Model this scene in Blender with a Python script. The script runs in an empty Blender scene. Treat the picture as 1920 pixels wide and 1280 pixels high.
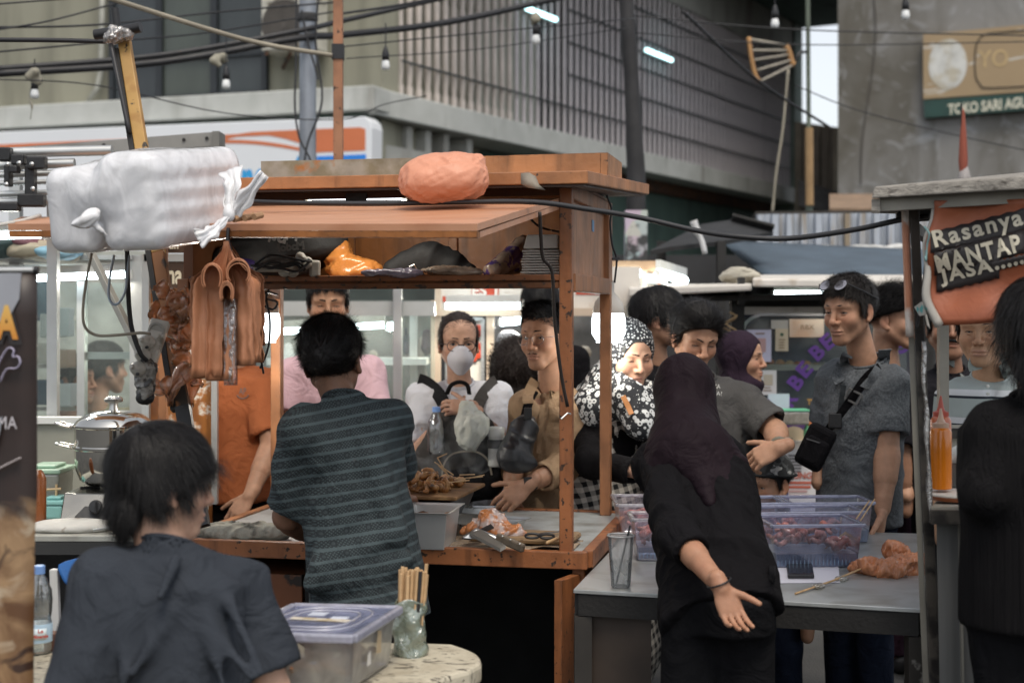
import bpy,math,random
import numpy as np
from mathutils import Vector,Matrix
random.seed(7);RNG=np.random.default_rng(11)
S=bpy.context.scene;COL=S.collection
FPX,HY,CH=2700.0,585.0,1.55
# ---------------------------------------------------------------- camera, sky, sun, exposure
cd=bpy.data.cameras.new('camera');cam=bpy.data.objects.new('camera',cd);COL.objects.link(cam)
cam.location=(0,0,CH);cam.rotation_euler=(math.radians(90),0,0)
cd.sensor_width=36;cd.lens=36*FPX/1920;cd.shift_y=-(640-HY)/1920
cd.clip_start=.05;cd.clip_end=2000
cd.dof.use_dof=True;cd.dof.focus_distance=4.55;cd.dof.aperture_fstop=2.9
S.camera=cam
W=bpy.data.worlds.new('World');S.world=W;W.use_nodes=True
wn=W.node_tree.nodes;wl=W.node_tree.links
SUN_EL,SUN_AZ=math.radians(62),math.radians(165)
sk=wn.new('ShaderNodeTexSky');sk.sky_type='NISHITA';sk.sun_disc=False
sk.sun_elevation=SUN_EL;sk.sun_rotation=SUN_AZ;sk.dust_density=2;sk.air_density=1.0
hs=wn.new('ShaderNodeHueSaturation');hs.inputs['Saturation'].default_value=.28
wl.new(sk.outputs[0],hs.inputs['Color']);wl.new(hs.outputs[0],wn['Background'].inputs['Color'])
wn['Background'].inputs['Strength'].default_value=.15
sd=bpy.data.lights.new('sun','SUN');so=bpy.data.objects.new('sun',sd);COL.objects.link(so)
sd.energy=1.4;sd.angle=math.radians(25);sd.color=(1,.90,.76)
so.rotation_euler=(Vector((math.sin(SUN_AZ)*math.cos(SUN_EL),math.cos(SUN_AZ)*math.cos(SUN_EL),math.sin(SUN_EL)))).to_track_quat('Z','Y').to_euler()
so.location=(0,0,30)
S.view_settings.view_transform='Standard';S.view_settings.look='None';S.view_settings.exposure=0.48;S.view_settings.gamma=1
S.view_settings.use_curve_mapping=False
S.render.engine='CYCLES'
S.cycles.use_denoising=True;S.cycles.denoiser='OPENIMAGEDENOISE'
S.cycles.max_bounces=7;S.cycles.diffuse_bounces=3;S.cycles.glossy_bounces=3;S.cycles.transmission_bounces=6;S.cycles.transparent_max_bounces=10
S.cycles.caustics_reflective=False;S.cycles.caustics_refractive=False;S.cycles.sample_clamp_indirect=4
# ---------------------------------------------------------------- helpers
def P(px,py,d):
 """world point seen at photo pixel (px, py) at distance d along the view axis"""
 return np.array([(px-960)/FPX*d,d,CH-(py-HY)/FPX*d])
def A(*p):return np.array(p,dtype=float)
def nrm(v):v=np.asarray(v,float);return v/max(1e-9,np.linalg.norm(v))
def lerp(a,b,t):return np.asarray(a,float)*(1-t)+np.asarray(b,float)*t
def wloc(o):
 l=np.zeros(3)
 while o is not None:l=l+np.array(o.location);o=o.parent
 return l
def tag(o,label=None,cat=None,group=None,kind=None):
 if label:o['label']=label
 if cat:o['category']=cat
 if group:o['group']=group
 if kind:o['kind']=kind
 return o
def thing(name,label,cat,loc=(0,0,0),group=None):
 o=bpy.data.objects.new(name,None);o.empty_display_size=.05;COL.objects.link(o);o.location=loc
 return tag(o,label,cat,group)
def link_mesh(name,me,mats,parent=None,origin=None):
 o=bpy.data.objects.new(name,me);COL.objects.link(o)
 for m in(mats if isinstance(mats,(list,tuple))else[mats]):me.materials.append(m)
 return o
def finish(name,V,F,mats,parent=None,smooth=None,mi=None,bev=0,sub=0,label=None,cat=None,group=None,kind=None,cols=None,origin=None):
 """V world coordinates; child meshes share their thing's origin"""
 V=np.asarray(V,dtype=np.float64).reshape(-1,3)
 if parent is not None:org=wloc(parent)
 elif origin is not None:org=np.asarray(origin,float)
 else:org=np.array([(V[:,0].min()+V[:,0].max())/2,(V[:,1].min()+V[:,1].max())/2,V[:,2].min()])
 me=bpy.data.meshes.new(name)
 if isinstance(F,np.ndarray):
  n,k=F.shape
  me.vertices.add(len(V));me.vertices.foreach_set('co',(V-org).astype(np.float32).ravel())
  me.loops.add(n*k);me.loops.foreach_set('vertex_index',F.astype(np.int32).ravel())
  me.polygons.add(n);me.polygons.foreach_set('loop_start',np.arange(0,n*k,k,dtype=np.int32))
  me.update(calc_edges=True)
 else:
  me.from_pydata((V-org).tolist(),[],F);me.update()
 if mi is not None:me.polygons.foreach_set('material_index',np.asarray(mi,dtype=np.int32))
 if smooth is not None and smooth is not False:
  me.polygons.foreach_set('use_smooth',np.ones(len(me.polygons),dtype=bool))
  if smooth is not True:me.set_sharp_from_angle(angle=math.radians(smooth))
 if cols is not None:
  ca=me.color_attributes.new('col','FLOAT_COLOR','POINT')
  c4=np.ones((len(V),4),np.float32);c4[:,:3]=cols;ca.data.foreach_set('color',c4 .ravel())
 o=link_mesh(name,me,mats)
 if parent is not None:o.parent=parent
 else:o.location=org
 if bev:
  b=o.modifiers.new('bevel','BEVEL');b.width=bev;b.segments=2;b.limit_method='ANGLE';b.angle_limit=math.radians(40)
 if sub:
  b=o.modifiers.new('sub','SUBSURF');b.levels=sub;b.render_levels=sub
 return tag(o,label,cat,group,kind)
def frame(d,up=(0,0,1)):
 z=nrm(d);up=np.asarray(up,float)
 if abs(np.dot(z,up))>.98:up=A(0,1,0)if abs(z[1])<.9 else A(1,0,0)
 x=nrm(np.cross(up,z));y=np.cross(z,x)
 return x,y,z
def rotz(a):c,s=math.cos(a),math.sin(a);return np.array([[c,-s,0],[s,c,0],[0,0,1.]])
class MB:
 def __init__(s):s.v=[];s.f=[];s.m=[]
 def add(s,vs,fs,m=0):
  o=len(s.v);s.v+=[tuple(map(float,v))for v in vs];s.f+=[tuple(i+o for i in f)for f in fs];s.m+=[m]*len(fs);return s
 def hexa(s,p,m=0):
  return s.add(p,[(3,2,1,0),(4,5,6,7),(0,1,5,4),(1,2,6,5),(2,3,7,6),(3,0,4,7)],m)
 def box(s,c,size,R=None,m=0):
  c=np.asarray(c,float);h=np.asarray(size,float)/2;R=np.eye(3)if R is None else R
  return s.hexa([c+R@(h*np.array(q))for q in[(-1,-1,-1),(1,-1,-1),(1,1,-1),(-1,1,-1),(-1,-1,1),(1,-1,1),(1,1,1),(-1,1,1)]],m)
 def beam(s,a,b,w,h,up=(0,0,1),m=0):
  x,y,z=frame(np.asarray(b,float)-a,up);a=np.asarray(a,float);b=np.asarray(b,float)
  q=[(-w/2,-h/2),(w/2,-h/2),(w/2,h/2),(-w/2,h/2)]
  return s.hexa([a+x*i+y*j for i,j in q]+[b+x*i+y*j for i,j in q],m)
 def tube(s,pts,r,n=8,m=0,cap=True,flat=1.0):
  pts=[np.asarray(p,float)for p in pts];k=len(pts);rs=r if hasattr(r,'__len__')else[r]*k
  T=[nrm(pts[min(i+1,k-1)]-pts[max(i-1,0)])for i in range(k)]
  x,y,_=frame(T[0]);vs=[]
  for i in range(k):
   x=nrm(x-T[i]*np.dot(x,T[i]));y=np.cross(T[i],x)
   vs+=[pts[i]+rs[i]*(math.cos(2*math.pi*j/n)*x+flat*math.sin(2*math.pi*j/n)*y)for j in range(n)]
  fs=[(i*n+j,i*n+(j+1)%n,(i+1)*n+(j+1)%n,(i+1)*n+j)for i in range(k-1)for j in range(n)]
  if cap:fs+=[tuple(range(n))[::-1],tuple((k-1)*n+j for j in range(n))]
  return s.add(vs,fs,m)
 def lathe(s,prof,c,n=20,ax=(0,0,1),m=0):
  x,y,z=frame(ax);c=np.asarray(c,float);k=len(prof)
  vs=[c+z*h+r*(math.cos(2*math.pi*j/n)*x+math.sin(2*math.pi*j/n)*y)for r,h in prof for j in range(n)]
  fs=[(i*n+j,i*n+(j+1)%n,(i+1)*n+(j+1)%n,(i+1)*n+j)for i in range(k-1)for j in range(n)]
  if prof[0][0]>1e-4:fs.append(tuple(range(n))[::-1])
  if prof[-1][0]>1e-4:fs.append(tuple((k-1)*n+j for j in range(n)))
  return s.add(vs,fs,m)
 def sheet(s,g,t=0.0,m=0,nvec=None):
  """grid of points g[i][j], given a thickness t"""
  g=np.asarray(g,float);a,b=g.shape[:2]
  du=np.gradient(g,axis=0);dv=np.gradient(g,axis=1);N=np.cross(du,dv)
  N/=np.maximum(1e-9,np.linalg.norm(N,axis=2,keepdims=True))
  top=g.reshape(-1,3);idx=lambda i,j:i*b+j
  fs=[(idx(i,j),idx(i+1,j),idx(i+1,j+1),idx(i,j+1))for i in range(a-1)for j in range(b-1)]
  if not t:return s.add(top,fs,m)
  bot=(g-N*t).reshape(-1,3);o=a*b
  f2=[tuple(q+o for q in f[::-1])for f in fs]
  ring=[idx(i,0)for i in range(a)]+[idx(a-1,j)for j in range(1,b)]+[idx(i,b-1)for i in range(a-2,-1,-1)]+[idx(0,j)for j in range(b-2,0,-1)]
  sd=[(ring[i],ring[i]+o,ring[(i+1)%len(ring)]+o,ring[(i+1)%len(ring)])for i in range(len(ring))]
  return s.add(np.vstack([top,bot]),fs+f2+sd,m)
 def prism(s,poly,h,m=0):
  """poly: list of 3-d points in a plane, extruded by vector h"""
  p=[np.asarray(q,float)for q in poly];n=len(p);h=np.asarray(h,float)
  return s.add(p+[q+h for q in p],[tuple(range(n))[::-1],tuple(range(n,2*n))]+[(i,(i+1)%n,n+(i+1)%n,n+i)for i in range(n)],m)
 def build(s,name,mats,parent=None,smooth=None,bev=0,sub=0,**k):
  return finish(name,s.v,s.f,mats,parent,smooth,s.m if isinstance(mats,(list,tuple))and len(mats)>1 else None,bev,sub,**k)
def spline(pts,n=24):
 p=[np.asarray(q,float)for q in pts];p=[2*p[0]-p[1]]+p+[2*p[-1]-p[-2]];out=[]
 segs=len(p)-3
 for i in range(segs):
  m=max(2,n//segs)
  for t in np.linspace(0,1,m,endpoint=(i==segs-1)):
   a,b,c,d=p[i:i+4]
   out.append(.5*((2*b)+(-a+c)*t+(2*a-5*b+4*c-d)*t*t+(-a+3*b-3*c+d)*t**3))
 return out
def sag(a,b,drop,n=24):
 return[lerp(a,b,t)-A(0,0,drop*4*t*(1-t))for t in np.linspace(0,1,n)]
def text_mesh(body,size,bold=0.0,shear=0.0,extrude=0.0,spacing=1.0):
 cu=bpy.data.curves.new('t','FONT');cu.body=body;cu.size=size;cu.offset=bold;cu.shear=shear;cu.extrude=extrude;cu.space_character=spacing
 cu.align_x='CENTER';cu.align_y='CENTER';cu.resolution_u=3
 o=bpy.data.objects.new('t',cu);COL.objects.link(o)
 dg=bpy.context.evaluated_depsgraph_get();me=o.evaluated_get(dg).to_mesh()
 V=np.array([v.co[:]for v in me.vertices]).reshape(-1,3);F=[tuple(p.vertices)for p in me.polygons]
 o.evaluated_get(dg).to_mesh_clear();bpy.data.objects.remove(o);bpy.data.curves.remove(cu)
 return V,F
def lettering(name,body,c,right,up,size,mat,parent,bold=0,shear=0,width=None,height=None,proud=.002,warp=None,spacing=1.0,label=None):
 V,F=text_mesh(body,size,bold,shear,0.0,spacing)
 if len(V)==0:return None
 if width:V[:,0]*=width/(np.ptp(V[:,0])+1e-9)
 if height:V[:,1]*=height/(np.ptp(V[:,1])+1e-9)
 V[:,:2]-=(V[:,:2].max(0)+V[:,:2].min(0))/2
 r=nrm(right);u=nrm(up);n=np.cross(r,u)
 Wd=np.asarray(c,float)+V[:,:1]*r+V[:,1:2]*u+n*proud
 if warp is not None:Wd=warp(Wd)
 return finish(name,Wd,F,mat,parent,label=label)
# ---------------------------------------------------------------- materials
MATS={}
def nodes_of(m):
 m.use_nodes=True;nt=m.node_tree;return nt,nt.nodes,nt.links,nt.nodes['Principled BSDF']
def mat(name,col,rough=.6,metal=0.0,var=.15,vscale=6,bump=.0,bscale=80,col2=None,mix=(.45,.6),mscale=5,wear=None,wmix=(.6,.64),wscale=14,spec=.5,stretch=None,alpha=None,trans=0.0,sss=0.0,sheen=0.0,coat=0.0,emit=None,estr=0.0,vcol=False,ior=None,rvar=.12,detail=5,crease=0,edge=None,drip=None):
 """wear: colour showing in ragged patches; col2: a second colour in soft patches; stretch: scale of the coordinates"""
 if name in MATS:return MATS[name]
 m=bpy.data.materials.new(name);nt,N,L,B=nodes_of(m);MATS[name]=m
 tc=N.new('ShaderNodeTexCoord');mp=N.new('ShaderNodeMapping');L.new(tc.outputs['Object'],mp.inputs['Vector'])
 if stretch:mp.inputs['Scale'].default_value=stretch
 def noise(sc,det=detail,off=0.0):
  n=N.new('ShaderNodeTexNoise');n.inputs['Scale'].default_value=sc;n.inputs['Detail'].default_value=det
  if off:
   m2=N.new('ShaderNodeVectorMath');m2 .operation='ADD';m2 .inputs[1].default_value=(off,off*1.7,-off);L.new(mp.outputs[0],m2 .inputs[0]);L.new(m2 .outputs[0],n.inputs['Vector'])
  else:L.new(mp.outputs[0],n.inputs['Vector'])
  return n.outputs['Fac']
 def ramp(f,a,b):
  r=N.new('ShaderNodeMapRange');r.inputs['From Min'].default_value=a;r.inputs['From Max'].default_value=b;L.new(f,r.inputs['Value']);return r.outputs[0]
 def mixc(f,a,b):
  x=N.new('ShaderNodeMix');x.data_type='RGBA'
  if hasattr(f,'node'):L.new(f,x.inputs['Factor'])
  else:x.inputs['Factor'].default_value=f
  for s,q in(('A',a),('B',b)):
   i=[i for i in x.inputs if i.name==s and i.type=='RGBA'][0]
   if hasattr(q,'node'):L.new(q,i)
   else:i.default_value=(*q,1)
  return[o for o in x.outputs if o.type=='RGBA'][0]
 c=tuple(col)
 if vcol:
  at=N.new('ShaderNodeAttribute');at.attribute_name='col';c=at.outputs['Color']
 if col2 is not None:c=mixc(ramp(noise(mscale,6,3.1),*mix),c,tuple(col2))
 if var:
  nv=noise(vscale,detail,7.7);r=ramp(nv,.3,.7)
  hsv=N.new('ShaderNodeHueSaturation');mm=N.new('ShaderNodeMapRange');mm.inputs['To Min'].default_value=1-var;mm.inputs['To Max'].default_value=1+var
  L.new(r,mm.inputs['Value']);L.new(mm.outputs[0],hsv.inputs['Value'])
  if hasattr(c,'node'):L.new(c,hsv.inputs['Color'])
  else:hsv.inputs['Color'].default_value=(*c,1)
  c=hsv.outputs[0]
 if wear is not None:c=mixc(ramp(noise(wscale,8,1.3),*wmix),c,tuple(wear))
 if drip is not None:
  m3=N.new('ShaderNodeMapping');m3 .inputs['Scale'].default_value=(1,1,.12);L.new(tc.outputs['Object'],m3 .inputs['Vector'])
  n=N.new('ShaderNodeTexNoise');n.inputs['Scale'].default_value=26;n.inputs['Detail'].default_value=6;L.new(m3 .outputs[0],n.inputs['Vector'])
  rr=ramp(n.outputs['Fac'],.52,.78);c=mixc(rr,c,tuple(drip))
 if edge is not None:
  bv=N.new('ShaderNodeBevel');bv.samples=4;bv.inputs['Radius'].default_value=.007;ge=N.new('ShaderNodeNewGeometry');dp=N.new('ShaderNodeVectorMath');dp.operation='DOT_PRODUCT';L.new(bv.outputs[0],dp.inputs[0]);L.new(ge.outputs['Normal'],dp.inputs[1])
  a1=ramp(dp.outputs['Value'],.995,.86);ns=ramp(noise(38,5,9.1),.42,.62);mu=N.new('ShaderNodeMath');mu.operation='MULTIPLY';L.new(a1,mu.inputs[0]);L.new(ns,mu.inputs[1]);c=mixc(mu.outputs[0],c,tuple(edge))
 if hasattr(c,'node'):L.new(c,B.inputs['Base Color'])
 else:B.inputs['Base Color'].default_value=(*c,1)
 B.inputs['Roughness'].default_value=rough;B.inputs['Metallic'].default_value=metal
 if rvar:
  rr=N.new('ShaderNodeMapRange');rr.inputs['To Min'].default_value=max(0.02,rough-rvar);rr.inputs['To Max'].default_value=min(1,rough+rvar)
  L.new(noise(vscale*2.3,4,5.5),rr.inputs['Value']);L.new(rr.outputs[0],B.inputs['Roughness'])
 B.inputs['Specular IOR Level'].default_value=spec
 if ior:B.inputs['IOR'].default_value=ior
 if bump:
  b=N.new('ShaderNodeBump');b.inputs['Strength'].default_value=bump;b.inputs['Distance'].default_value=.01
  hgt=noise(bscale,4,2.2)
  if crease:
   n=N.new('ShaderNodeTexNoise');n.inputs['Scale'].default_value=crease;n.inputs['Detail'].default_value=3;n.inputs['Distortion'].default_value=1.6;L.new(mp.outputs[0],n.inputs['Vector'])
   b2=N.new('ShaderNodeBump');b2 .inputs['Strength'].default_value=.55;b2 .inputs['Distance'].default_value=.03;L.new(n.outputs['Fac'],b2 .inputs['Height']);L.new(b2 .outputs[0],b.inputs['Normal'])
  L.new(hgt,b.inputs['Height']);L.new(b.outputs[0],B.inputs['Normal'])
 if alpha is not None:B.inputs['Alpha'].default_value=alpha
 B.inputs['Transmission Weight'].default_value=trans
 if sss:B.inputs['Subsurface Weight'].default_value=sss;B.inputs['Subsurface Radius'].default_value=(.012,.005,.003);B.inputs['Subsurface Scale'].default_value=1.0
 if sheen:B.inputs['Sheen Weight'].default_value=sheen;B.inputs['Sheen Roughness'].default_value=.4
 if coat:B.inputs['Coat Weight'].default_value=coat
 if emit is not None:B.inputs['Emission Color'].default_value=(*emit,1);B.inputs['Emission Strength'].default_value=estr
 return m
def film(name,col,op=.35,rough=.25,bump=.6,bscale=25,stretch=None,glossy=.12,tl_=.35):
 """thin plastic film or glass seen through: transparent + a little diffuse, translucent and gloss"""
 if name in MATS:return MATS[name]
 m=bpy.data.materials.new(name);MATS[name]=m;m.use_nodes=True;nt=m.node_tree;N=nt.nodes;L=nt.links
 N.remove(N['Principled BSDF']);out=N['Material Output']
 tr=N.new('ShaderNodeBsdfTransparent');di=N.new('ShaderNodeBsdfDiffuse');tl=N.new('ShaderNodeBsdfTranslucent');gl=N.new('ShaderNodeBsdfGlossy')
 for n in(di,tl):n.inputs['Color'].default_value=(*col,1)
 tint=tuple(.5+.5*c/max(col)for c in col);tr.inputs['Color'].default_value=(*tint,1)
 gl.inputs['Roughness'].default_value=rough
 m1=N.new('ShaderNodeMixShader');m1 .inputs[0].default_value=tl_;L.new(di.outputs[0],m1 .inputs[1]);L.new(tl.outputs[0],m1 .inputs[2])
 m2=N.new('ShaderNodeMixShader');L.new(tr.outputs[0],m2 .inputs[1]);L.new(m1 .outputs[0],m2 .inputs[2])
 m3=N.new('ShaderNodeMixShader');fr=N.new('ShaderNodeFresnel');fr.inputs['IOR'].default_value=1.35
 mul=N.new('ShaderNodeMath');mul.operation='MULTIPLY_ADD';mul.inputs[1].default_value=1.0;mul.inputs[2].default_value=glossy;L.new(fr.outputs[0],mul.inputs[0]);L.new(mul.outputs[0],m3 .inputs[0])
 L.new(m2 .outputs[0],m3 .inputs[1]);L.new(gl.outputs[0],m3 .inputs[2]);L.new(m3 .outputs[0],out.inputs['Surface'])
 tc=N.new('ShaderNodeTexCoord');mp=N.new('ShaderNodeMapping');L.new(tc.outputs['Object'],mp.inputs[0])
 if stretch:mp.inputs['Scale'].default_value=stretch
 no=N.new('ShaderNodeTexNoise');no.inputs['Scale'].default_value=bscale;no.inputs['Detail'].default_value=5;no.inputs['Distortion'].default_value=1.2;L.new(mp.outputs[0],no.inputs['Vector'])
 mr=N.new('ShaderNodeMapRange');mr.inputs['From Min'].default_value=.3;mr.inputs['From Max'].default_value=.7;mr.inputs['To Min'].default_value=max(0,op-min(.15,op*.7));mr.inputs['To Max'].default_value=min(1,op+min(.15,op*.7))
 L.new(no.outputs['Fac'],mr.inputs['Value']);L.new(mr.outputs[0],m2 .inputs[0])
 if bump:
  b=N.new('ShaderNodeBump');b.inputs['Strength'].default_value=bump;b.inputs['Distance'].default_value=.012;L.new(no.outputs['Fac'],b.inputs['Height'])
  for n in(di,gl,fr):L.new(b.outputs[0],n.inputs['Normal'])
 return m
def glow(name,col,st):
 if name in MATS:return MATS[name]
 m=bpy.data.materials.new(name);MATS[name]=m;m.use_nodes=True;N=m.node_tree.nodes;N.remove(N['Principled BSDF'])
 e=N.new('ShaderNodeEmission');e.inputs[0].default_value=(*col,1);e.inputs[1].default_value=st;m.node_tree.links.new(e.outputs[0],N['Material Output'].inputs[0]);return m
class NT:
 """small helper for hand-built patterns"""
 def __init__(s,name,rough=.8,base=None):
  s.m=bpy.data.materials.new(name);MATS[name]=s.m;s.nt,s.N,s.L,s.B=nodes_of(s.m);s.B.inputs['Roughness'].default_value=rough
  s.tc=s.N.new('ShaderNodeTexCoord');sp=s.N.new('ShaderNodeSeparateXYZ');s.L.new(s.tc.outputs['Object'],sp.inputs[0]);s.x,s.y,s.z=sp.outputs
 def val(s,i,v):
  if hasattr(v,'node'):s.L.new(v,i)
  else:i.default_value=v
 def op(s,o,a,b=0.0,c=0.0,clamp=False):
  n=s.N.new('ShaderNodeMath');n.operation=o;n.use_clamp=clamp
  for i,v in zip(n.inputs,(a,b,c)):s.val(i,v)
  return n.outputs[0]
 def noise(s,sc,det=4,vec=None,dist=0.0):
  n=s.N.new('ShaderNodeTexNoise');n.inputs['Scale'].default_value=sc;n.inputs['Detail'].default_value=det;n.inputs['Distortion'].default_value=dist
  s.L.new(vec if vec is not None else s.tc.outputs['Object'],n.inputs['Vector']);return n.outputs['Fac']
 def voro(s,sc,vec=None,feat='F1',out='Distance',rnd=1.0):
  n=s.N.new('ShaderNodeTexVoronoi');n.inputs['Scale'].default_value=sc;n.feature=feat;n.inputs['Randomness'].default_value=rnd
  s.L.new(vec if vec is not None else s.tc.outputs['Object'],n.inputs['Vector']);return n.outputs[out]
 def vec(s,x,y,z):
  n=s.N.new('ShaderNodeCombineXYZ')
  for i,v in zip(n.inputs,(x,y,z)):s.val(i,v)
  return n.outputs[0]
 def rng(s,v,a,b,c=0.0,d=1.0):
  n=s.N.new('ShaderNodeMapRange');s.L.new(v,n.inputs['Value'])
  for k,q in zip(('From Min','From Max','To Min','To Max'),(a,b,c,d)):n.inputs[k].default_value=q
  return n.outputs[0]
 def mix(s,f,a,b):
  x=s.N.new('ShaderNodeMix');x.data_type='RGBA';s.val(x.inputs['Factor'],f)
  for nm,q in(('A',a),('B',b)):
   i=[i for i in x.inputs if i.name==nm and i.type=='RGBA'][0]
   if hasattr(q,'node'):s.L.new(q,i)
   else:i.default_value=(*q,1)
  return[o for o in x.outputs if o.type=='RGBA'][0]
 def color(s,c):s.L.new(c,s.B.inputs['Base Color']);return s
 def bump(s,h,st=.3,dist=.01):
  b=s.N.new('ShaderNodeBump');b.inputs['Strength'].default_value=st;b.inputs['Distance'].default_value=dist;s.L.new(h,b.inputs['Height']);s.L.new(b.outputs[0],s.B.inputs['Normal']);return s
# ---------------------------------------------------------------- distance fields -> one continuous surface (people, cloth, soft things)
def vnoise(p,seed=0):
 p=np.asarray(p,np.float32);i=np.floor(p).astype(np.int64);f=p-i;u=f*f*(3-2*f);out=0
 def h(a,b,c):
  n=(a*374761393+b*668265263+c*2147483647+seed*974634777)&0xffffffff
  n=((n^(n>>13))*1274126177)&0xffffffff;n=n^(n>>16)
  return(n&0xffff)/32767.5-1
 for dx in(0,1):
  for dy in(0,1):
   for dz in(0,1):
    w=(u[:,0]if dx else 1-u[:,0])*(u[:,1]if dy else 1-u[:,1])*(u[:,2]if dz else 1-u[:,2])
    out=out+w*h(i[:,0]+dx,i[:,1]+dy,i[:,2]+dz)
 return out
class SDF:
 def __init__(s,lo,hi,h):
  s.lo=np.asarray(lo,float);s.h=h;s.n=np.maximum(4,np.ceil((np.asarray(hi,float)-s.lo)/h).astype(int)+1)
  s.f=np.full(s.n,9.0,np.float32)
 def _sub(s,lo,hi):
  a=np.clip(np.floor((lo-s.lo)/s.h).astype(int),0,s.n);b=np.clip(np.ceil((hi-s.lo)/s.h).astype(int)+1,0,s.n)
  if np.any(b<=a):return None,None
  sl=tuple(slice(i,j)for i,j in zip(a,b))
  X=[(s.lo[k]+s.h*np.arange(a[k],b[k])).astype(np.float32)for k in range(3)]
  return sl,(X[0][:,None,None],X[1][None,:,None],X[2][None,None,:])
 def _comb(s,sl,d,k,op):
  f=s.f[sl]
  if op=='+':
   if k>0:
    hh=np.clip(.5+.5*(f-d)/k,0,1);s.f[sl]=f*(1-hh)+d*hh-k*hh*(1-hh)
   else:s.f[sl]=np.minimum(f,d)
  elif op=='-':
   if k>0:
    hh=np.clip(.5-.5*(f+d)/k,0,1);s.f[sl]=f*(1-hh)-d*hh+k*hh*(1-hh)
   else:s.f[sl]=np.maximum(f,-d)
 def cone(s,a,b,ra,rb=None,k=.02,op='+'):
  a=np.asarray(a,float);b=np.asarray(b,float);rb=ra if rb is None else rb;r=max(ra,rb)+k+2.5*s.h
  sl,X=s._sub(np.minimum(a,b)-r,np.maximum(a,b)+r)
  if sl is None:return s
  ab=b-a;L2=max(1e-12,ab@ab);px,py,pz=X[0]-a[0],X[1]-a[1],X[2]-a[2]
  t=np.clip((px*ab[0]+py*ab[1]+pz*ab[2])/L2,0,1)
  d=np.sqrt((px-t*ab[0])**2+(py-t*ab[1])**2+(pz-t*ab[2])**2)-(ra+(rb-ra)*t)
  s._comb(sl,d.astype(np.float32),k,op);return s
 def ell(s,c,r,B=None,k=.02,op='+'):
  """ellipsoid, B = 3x3 rows: its axes"""
  c=np.asarray(c,float);r=np.asarray(r,float);B=np.eye(3)if B is None else B
  ext=np.sqrt(((B*r[:,None])**2).sum(0))+k+2.5*s.h
  sl,X=s._sub(c-ext,c+ext)
  if sl is None:return s
  p=[X[i]-c[i]for i in range(3)];q=[(B[j][0]*p[0]+B[j][1]*p[1]+B[j][2]*p[2])for j in range(3)]
  k0=np.sqrt(sum((q[j]/r[j])**2 for j in range(3)));k1=np.sqrt(sum((q[j]/r[j]**2)**2 for j in range(3)))
  d=k0*(k0-1)/np.maximum(k1,1e-6);s._comb(sl,d.astype(np.float32),k,op);return s
 def box(s,c,hs,B=None,rnd=.01,k=.02,op='+'):
  c=np.asarray(c,float);hs=np.asarray(hs,float);B=np.eye(3)if B is None else B
  ext=np.abs(B*hs[:,None]).sum(0)+rnd+k+2.5*s.h;sl,X=s._sub(c-ext,c+ext)
  if sl is None:return s
  p=[X[i]-c[i]for i in range(3)];q=[np.abs(B[j][0]*p[0]+B[j][1]*p[1]+B[j][2]*p[2])-(hs[j]-rnd)for j in range(3)]
  d=np.sqrt(sum(np.maximum(x,0)**2 for x in q))+np.minimum(np.maximum(np.maximum(q[0],q[1]),q[2]),0)-rnd
  s._comb(sl,d.astype(np.float32),k,op);return s
 def loft(s,secs,k=.03,op='+',pw=2.0):
  """secs: list of (centre, right, forward, half width, half depth); swept between successive sections"""
  C=np.array([q[0]for q in secs],float);mx=max(max(q[3],q[4])for q in secs)+k+3*s.h
  sl,X=s._sub(C.min(0)-mx,C.max(0)+mx)
  if sl is None:return s
  best=None
  for(c0,r0,f0,a0,b0),(c1,r1,f1,a1,b1)in zip(secs[:-1],secs[1:]):
   c0=np.asarray(c0,float);ax=np.asarray(c1,float)-c0;L2=ax@ax;L=math.sqrt(L2)
   px,py,pz=X[0]-c0[0],X[1]-c0[1],X[2]-c0[2]
   tt=(px*ax[0]+py*ax[1]+pz*ax[2])/L2;t=np.clip(tt,0,1);r=nrm(lerp(r0,r1,.5));f=nrm(lerp(f0,f1,.5))
   qx,qy,qz=px-t*ax[0],py-t*ax[1],pz-t*ax[2]
   u=qx*r[0]+qy*r[1]+qz*r[2];v=qx*f[0]+qy*f[1]+qz*f[2];w=(tt-t)*L
   a=a0+(a1-a0)*t;b=b0+(b1-b0)*t
   if pw==2.0:kk=np.sqrt((u/a)**2+(v/b)**2)
   else:kk=(np.abs(u/a)**pw+np.abs(v/b)**pw)**(1/pw)
   d=(kk-1)*np.minimum(a,b)*.9
   d=np.where(w!=0,np.sqrt(np.maximum(d,0)**2+w**2)+np.minimum(d,0)*(w==0),d)
   d=np.where((w!=0)&(d<np.abs(w)),np.abs(w),d)
   best=d if best is None else np.minimum(best,d)
  s._comb(sl,best.astype(np.float32),k,op);return s
 def plane(s,p,n,op='-',k=0.0):
  """op '-': remove everything on the side n points to"""
  n=nrm(n);p=np.asarray(p,float);X=[s.lo[i]+s.h*np.arange(s.n[i])for i in range(3)]
  d=-((X[0]-p[0])[:,None,None]*n[0]+(X[1]-p[1])[None,:,None]*n[1]+(X[2]-p[2])[None,None,:]*n[2])
  s._comb((slice(None),)*3,d.astype(np.float32),k,op);return s
 def fields(s):return[(s.lo[k]+s.h*np.arange(s.n[k]))for k in range(3)]
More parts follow.
